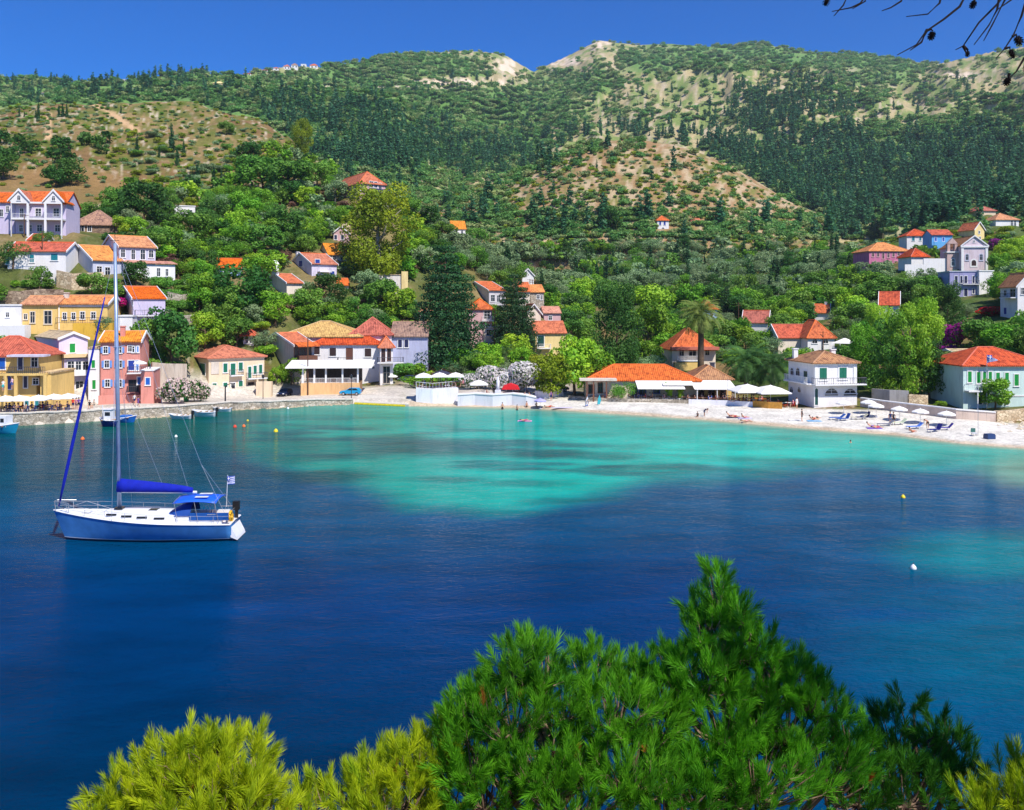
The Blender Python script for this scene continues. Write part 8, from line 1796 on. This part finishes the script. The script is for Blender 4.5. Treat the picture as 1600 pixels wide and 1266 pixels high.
front_pine('small sunlit pine tip at the right edge of the bottom', 1600, [(1590,1215,28,30,6.8),(1610,1250,40,34,6.7),(1560,1258,34,20,6.7),(1640,1210,40,40,6.8)], NEED_Y, 14, .08, 1.0, 1, 0, drop=24)
front_pine('low yellow green pine fringe along the lower right edge', 1540, [(1535,1262,30,16,6.9),(1575,1268,40,20,6.9)], NEED_Y, 15, .08, 1.0, 0, 0, drop=16)

# ---- the overhanging pine at the upper right: trunk and limb stand right of the view, its bare twigs hang into it
r = thing('pine_tree', (7.2, 3.2, head_z(7.2, 3.2) - .3), 'overhanging pine whose bare twigs and cones hang into the top right corner', 'pine tree'); o_ = Vector(r.location)
MB().tube([Vector((7.2, 3.2, o_.z)) - o_, Vector((7.0, 3.4, 16.5)) - o_, Vector((6.4, 3.8, 19.6)) - o_, Vector((5.6, 3.9, 21.6)) - o_], [.24, .2, .14, .06], 10).build('trunk', BARK, r, smooth=True)
TY = 4.0
def q_(px, py, dy=0): return P(px, py, TY + dy) - o_
lb = MB().tube([Vector((6.5, 3.8, 19.2)) - o_, Vector((4.6, 4.0, 19.0)) - o_, Vector((2.9, 4.05, 18.75)) - o_, Vector((1.5, 4.1, 18.6)) - o_], [.07, .05, .032, .015], 8).build('limb', BARK, r)
DKT = M('dark_twig', 34, 26, 24, rough=.9)
TWS = [[(1525,-40),(1500,10),(1475,30),(1447,49),(1432,70),(1402,86)],[(1447,49),(1440,66),(1422,79)],[(1590,-40),(1560,5),(1530,35),(1505,72),(1493,78)],[(1565,-30),(1558,15),(1545,40),(1522,70)],[(1575,-10),(1550,40),(1537,64)],[(1612,-30),(1596,25),(1583,56),(1570,76),(1556,92)],[(1630,60),(1600,92),(1588,112),(1577,122)],[(1475,-30),(1468,5),(1450,22),(1416,26)],[(1418,-20),(1408,2),(1392,12),(1378,17)],[(1360,-20),(1345,5),(1330,12),(1300,18)],[(1330,-20),(1318,8),(1303,25)],[(1592,-20),(1580,0),(1560,14)],[(1505,72),(1510,84)],[(1640,20),(1600,46)],[(1300,-20),(1294,0)],[(1528,-30),(1523,4)],[(1350,-20),(1352,2),(1332,14)],[(1447,48),(1455,46),(1458,49)],[(1582,57),(1588,54),(1588,60)],[(1570,76),(1578,74),(1578,80)],[(1523,-30),(1522,0),(1523,4)],[(1505,72),(1512,78),(1512,82)],[(1577,115),(1576,120),(1576,124)],[(1604,92),(1604,102)]]
for i, tw in enumerate(TWS):
    dy = ((i * 37) % 11 - 5) * .03; pts = [q_(a, b, dy) for a, b in tw]; top = pts[0]
    if tw[0][1] < 0: pts = [Vector((top.x + .25, 4.03 - o_.y, 18.72 - o_.z))] + pts
    n_ = len(pts); MB().tube(pts, [.0075 - .0055 * j / (n_ - 1) for j in range(n_)], 5).build('twig', DKT, r)
CONE = M('dark_cone', 30, 22, 20, rough=.8, var=.3, scale=60)
for px, py, s in [(1458,50,.019),(1294,-4,.018),(1588,58,.021),(1578,78,.02),(1576,122,.018),(1604,100,.02),(1523,2,.017),(1512,80,.012)]: cone(r, tuple(q_(px, py)), s)
# its crown, above the view: it shades the pines of the middle
g = np.random.default_rng(77); pr = [needles_proto(60, .1, g, .004) for _ in range(3)]; POS = []
for (cx, cy, cz, a, b, c) in [(6.6,3.6,21.4,1.6,1.4,.9),(8.4,3.6,20.8,1.6,1.5,.9),(7.2,2.2,22.6,1.6,1.4,.9),(8.8,5.4,21.8,1.5,1.3,.8),(6.9,5.2,22.2,1.5,1.2,.8)]:
    d = g.normal(size=(300, 3)); d /= np.linalg.norm(d, axis=1, keepdims=True); POS.append(np.array([cx, cy, cz]) + d * np.array([a, b, c]) * (g.random(300) ** .4)[:, None])
POS = np.concatenate(POS); D_ = g.normal(size=POS.shape) * .5 + np.array([0, 0, .8]); V, T, t = place_shoots(POS - np.array(o_), D_, np.full(len(POS), 1.25), pr, g, g.random(len(POS))); link('crown', npmesh('crown', V, T, NEED_G, tint=t), r)

# ---- thin summer haze over the bay and the mountains
hz, n, b = newmat('haze'); n.nodes.remove(b); pv = n.nodes.new('ShaderNodeVolumePrincipled'); pv.inputs['Color'].default_value = (.80, .90, 1.0, 1); pv.inputs['Density'].default_value = .00008; pv.inputs['Anisotropy'].default_value = .2
n.links.new(pv.outputs[0], n.nodes['Material Output'].inputs['Volume'])
MB().box(-6100, 6100, -6100, 6100, -4.2, float(ZT.max()) + 12).build('haze', hz, kind='stuff', label='thin pale blue summer haze over the whole bay', cat='haze')
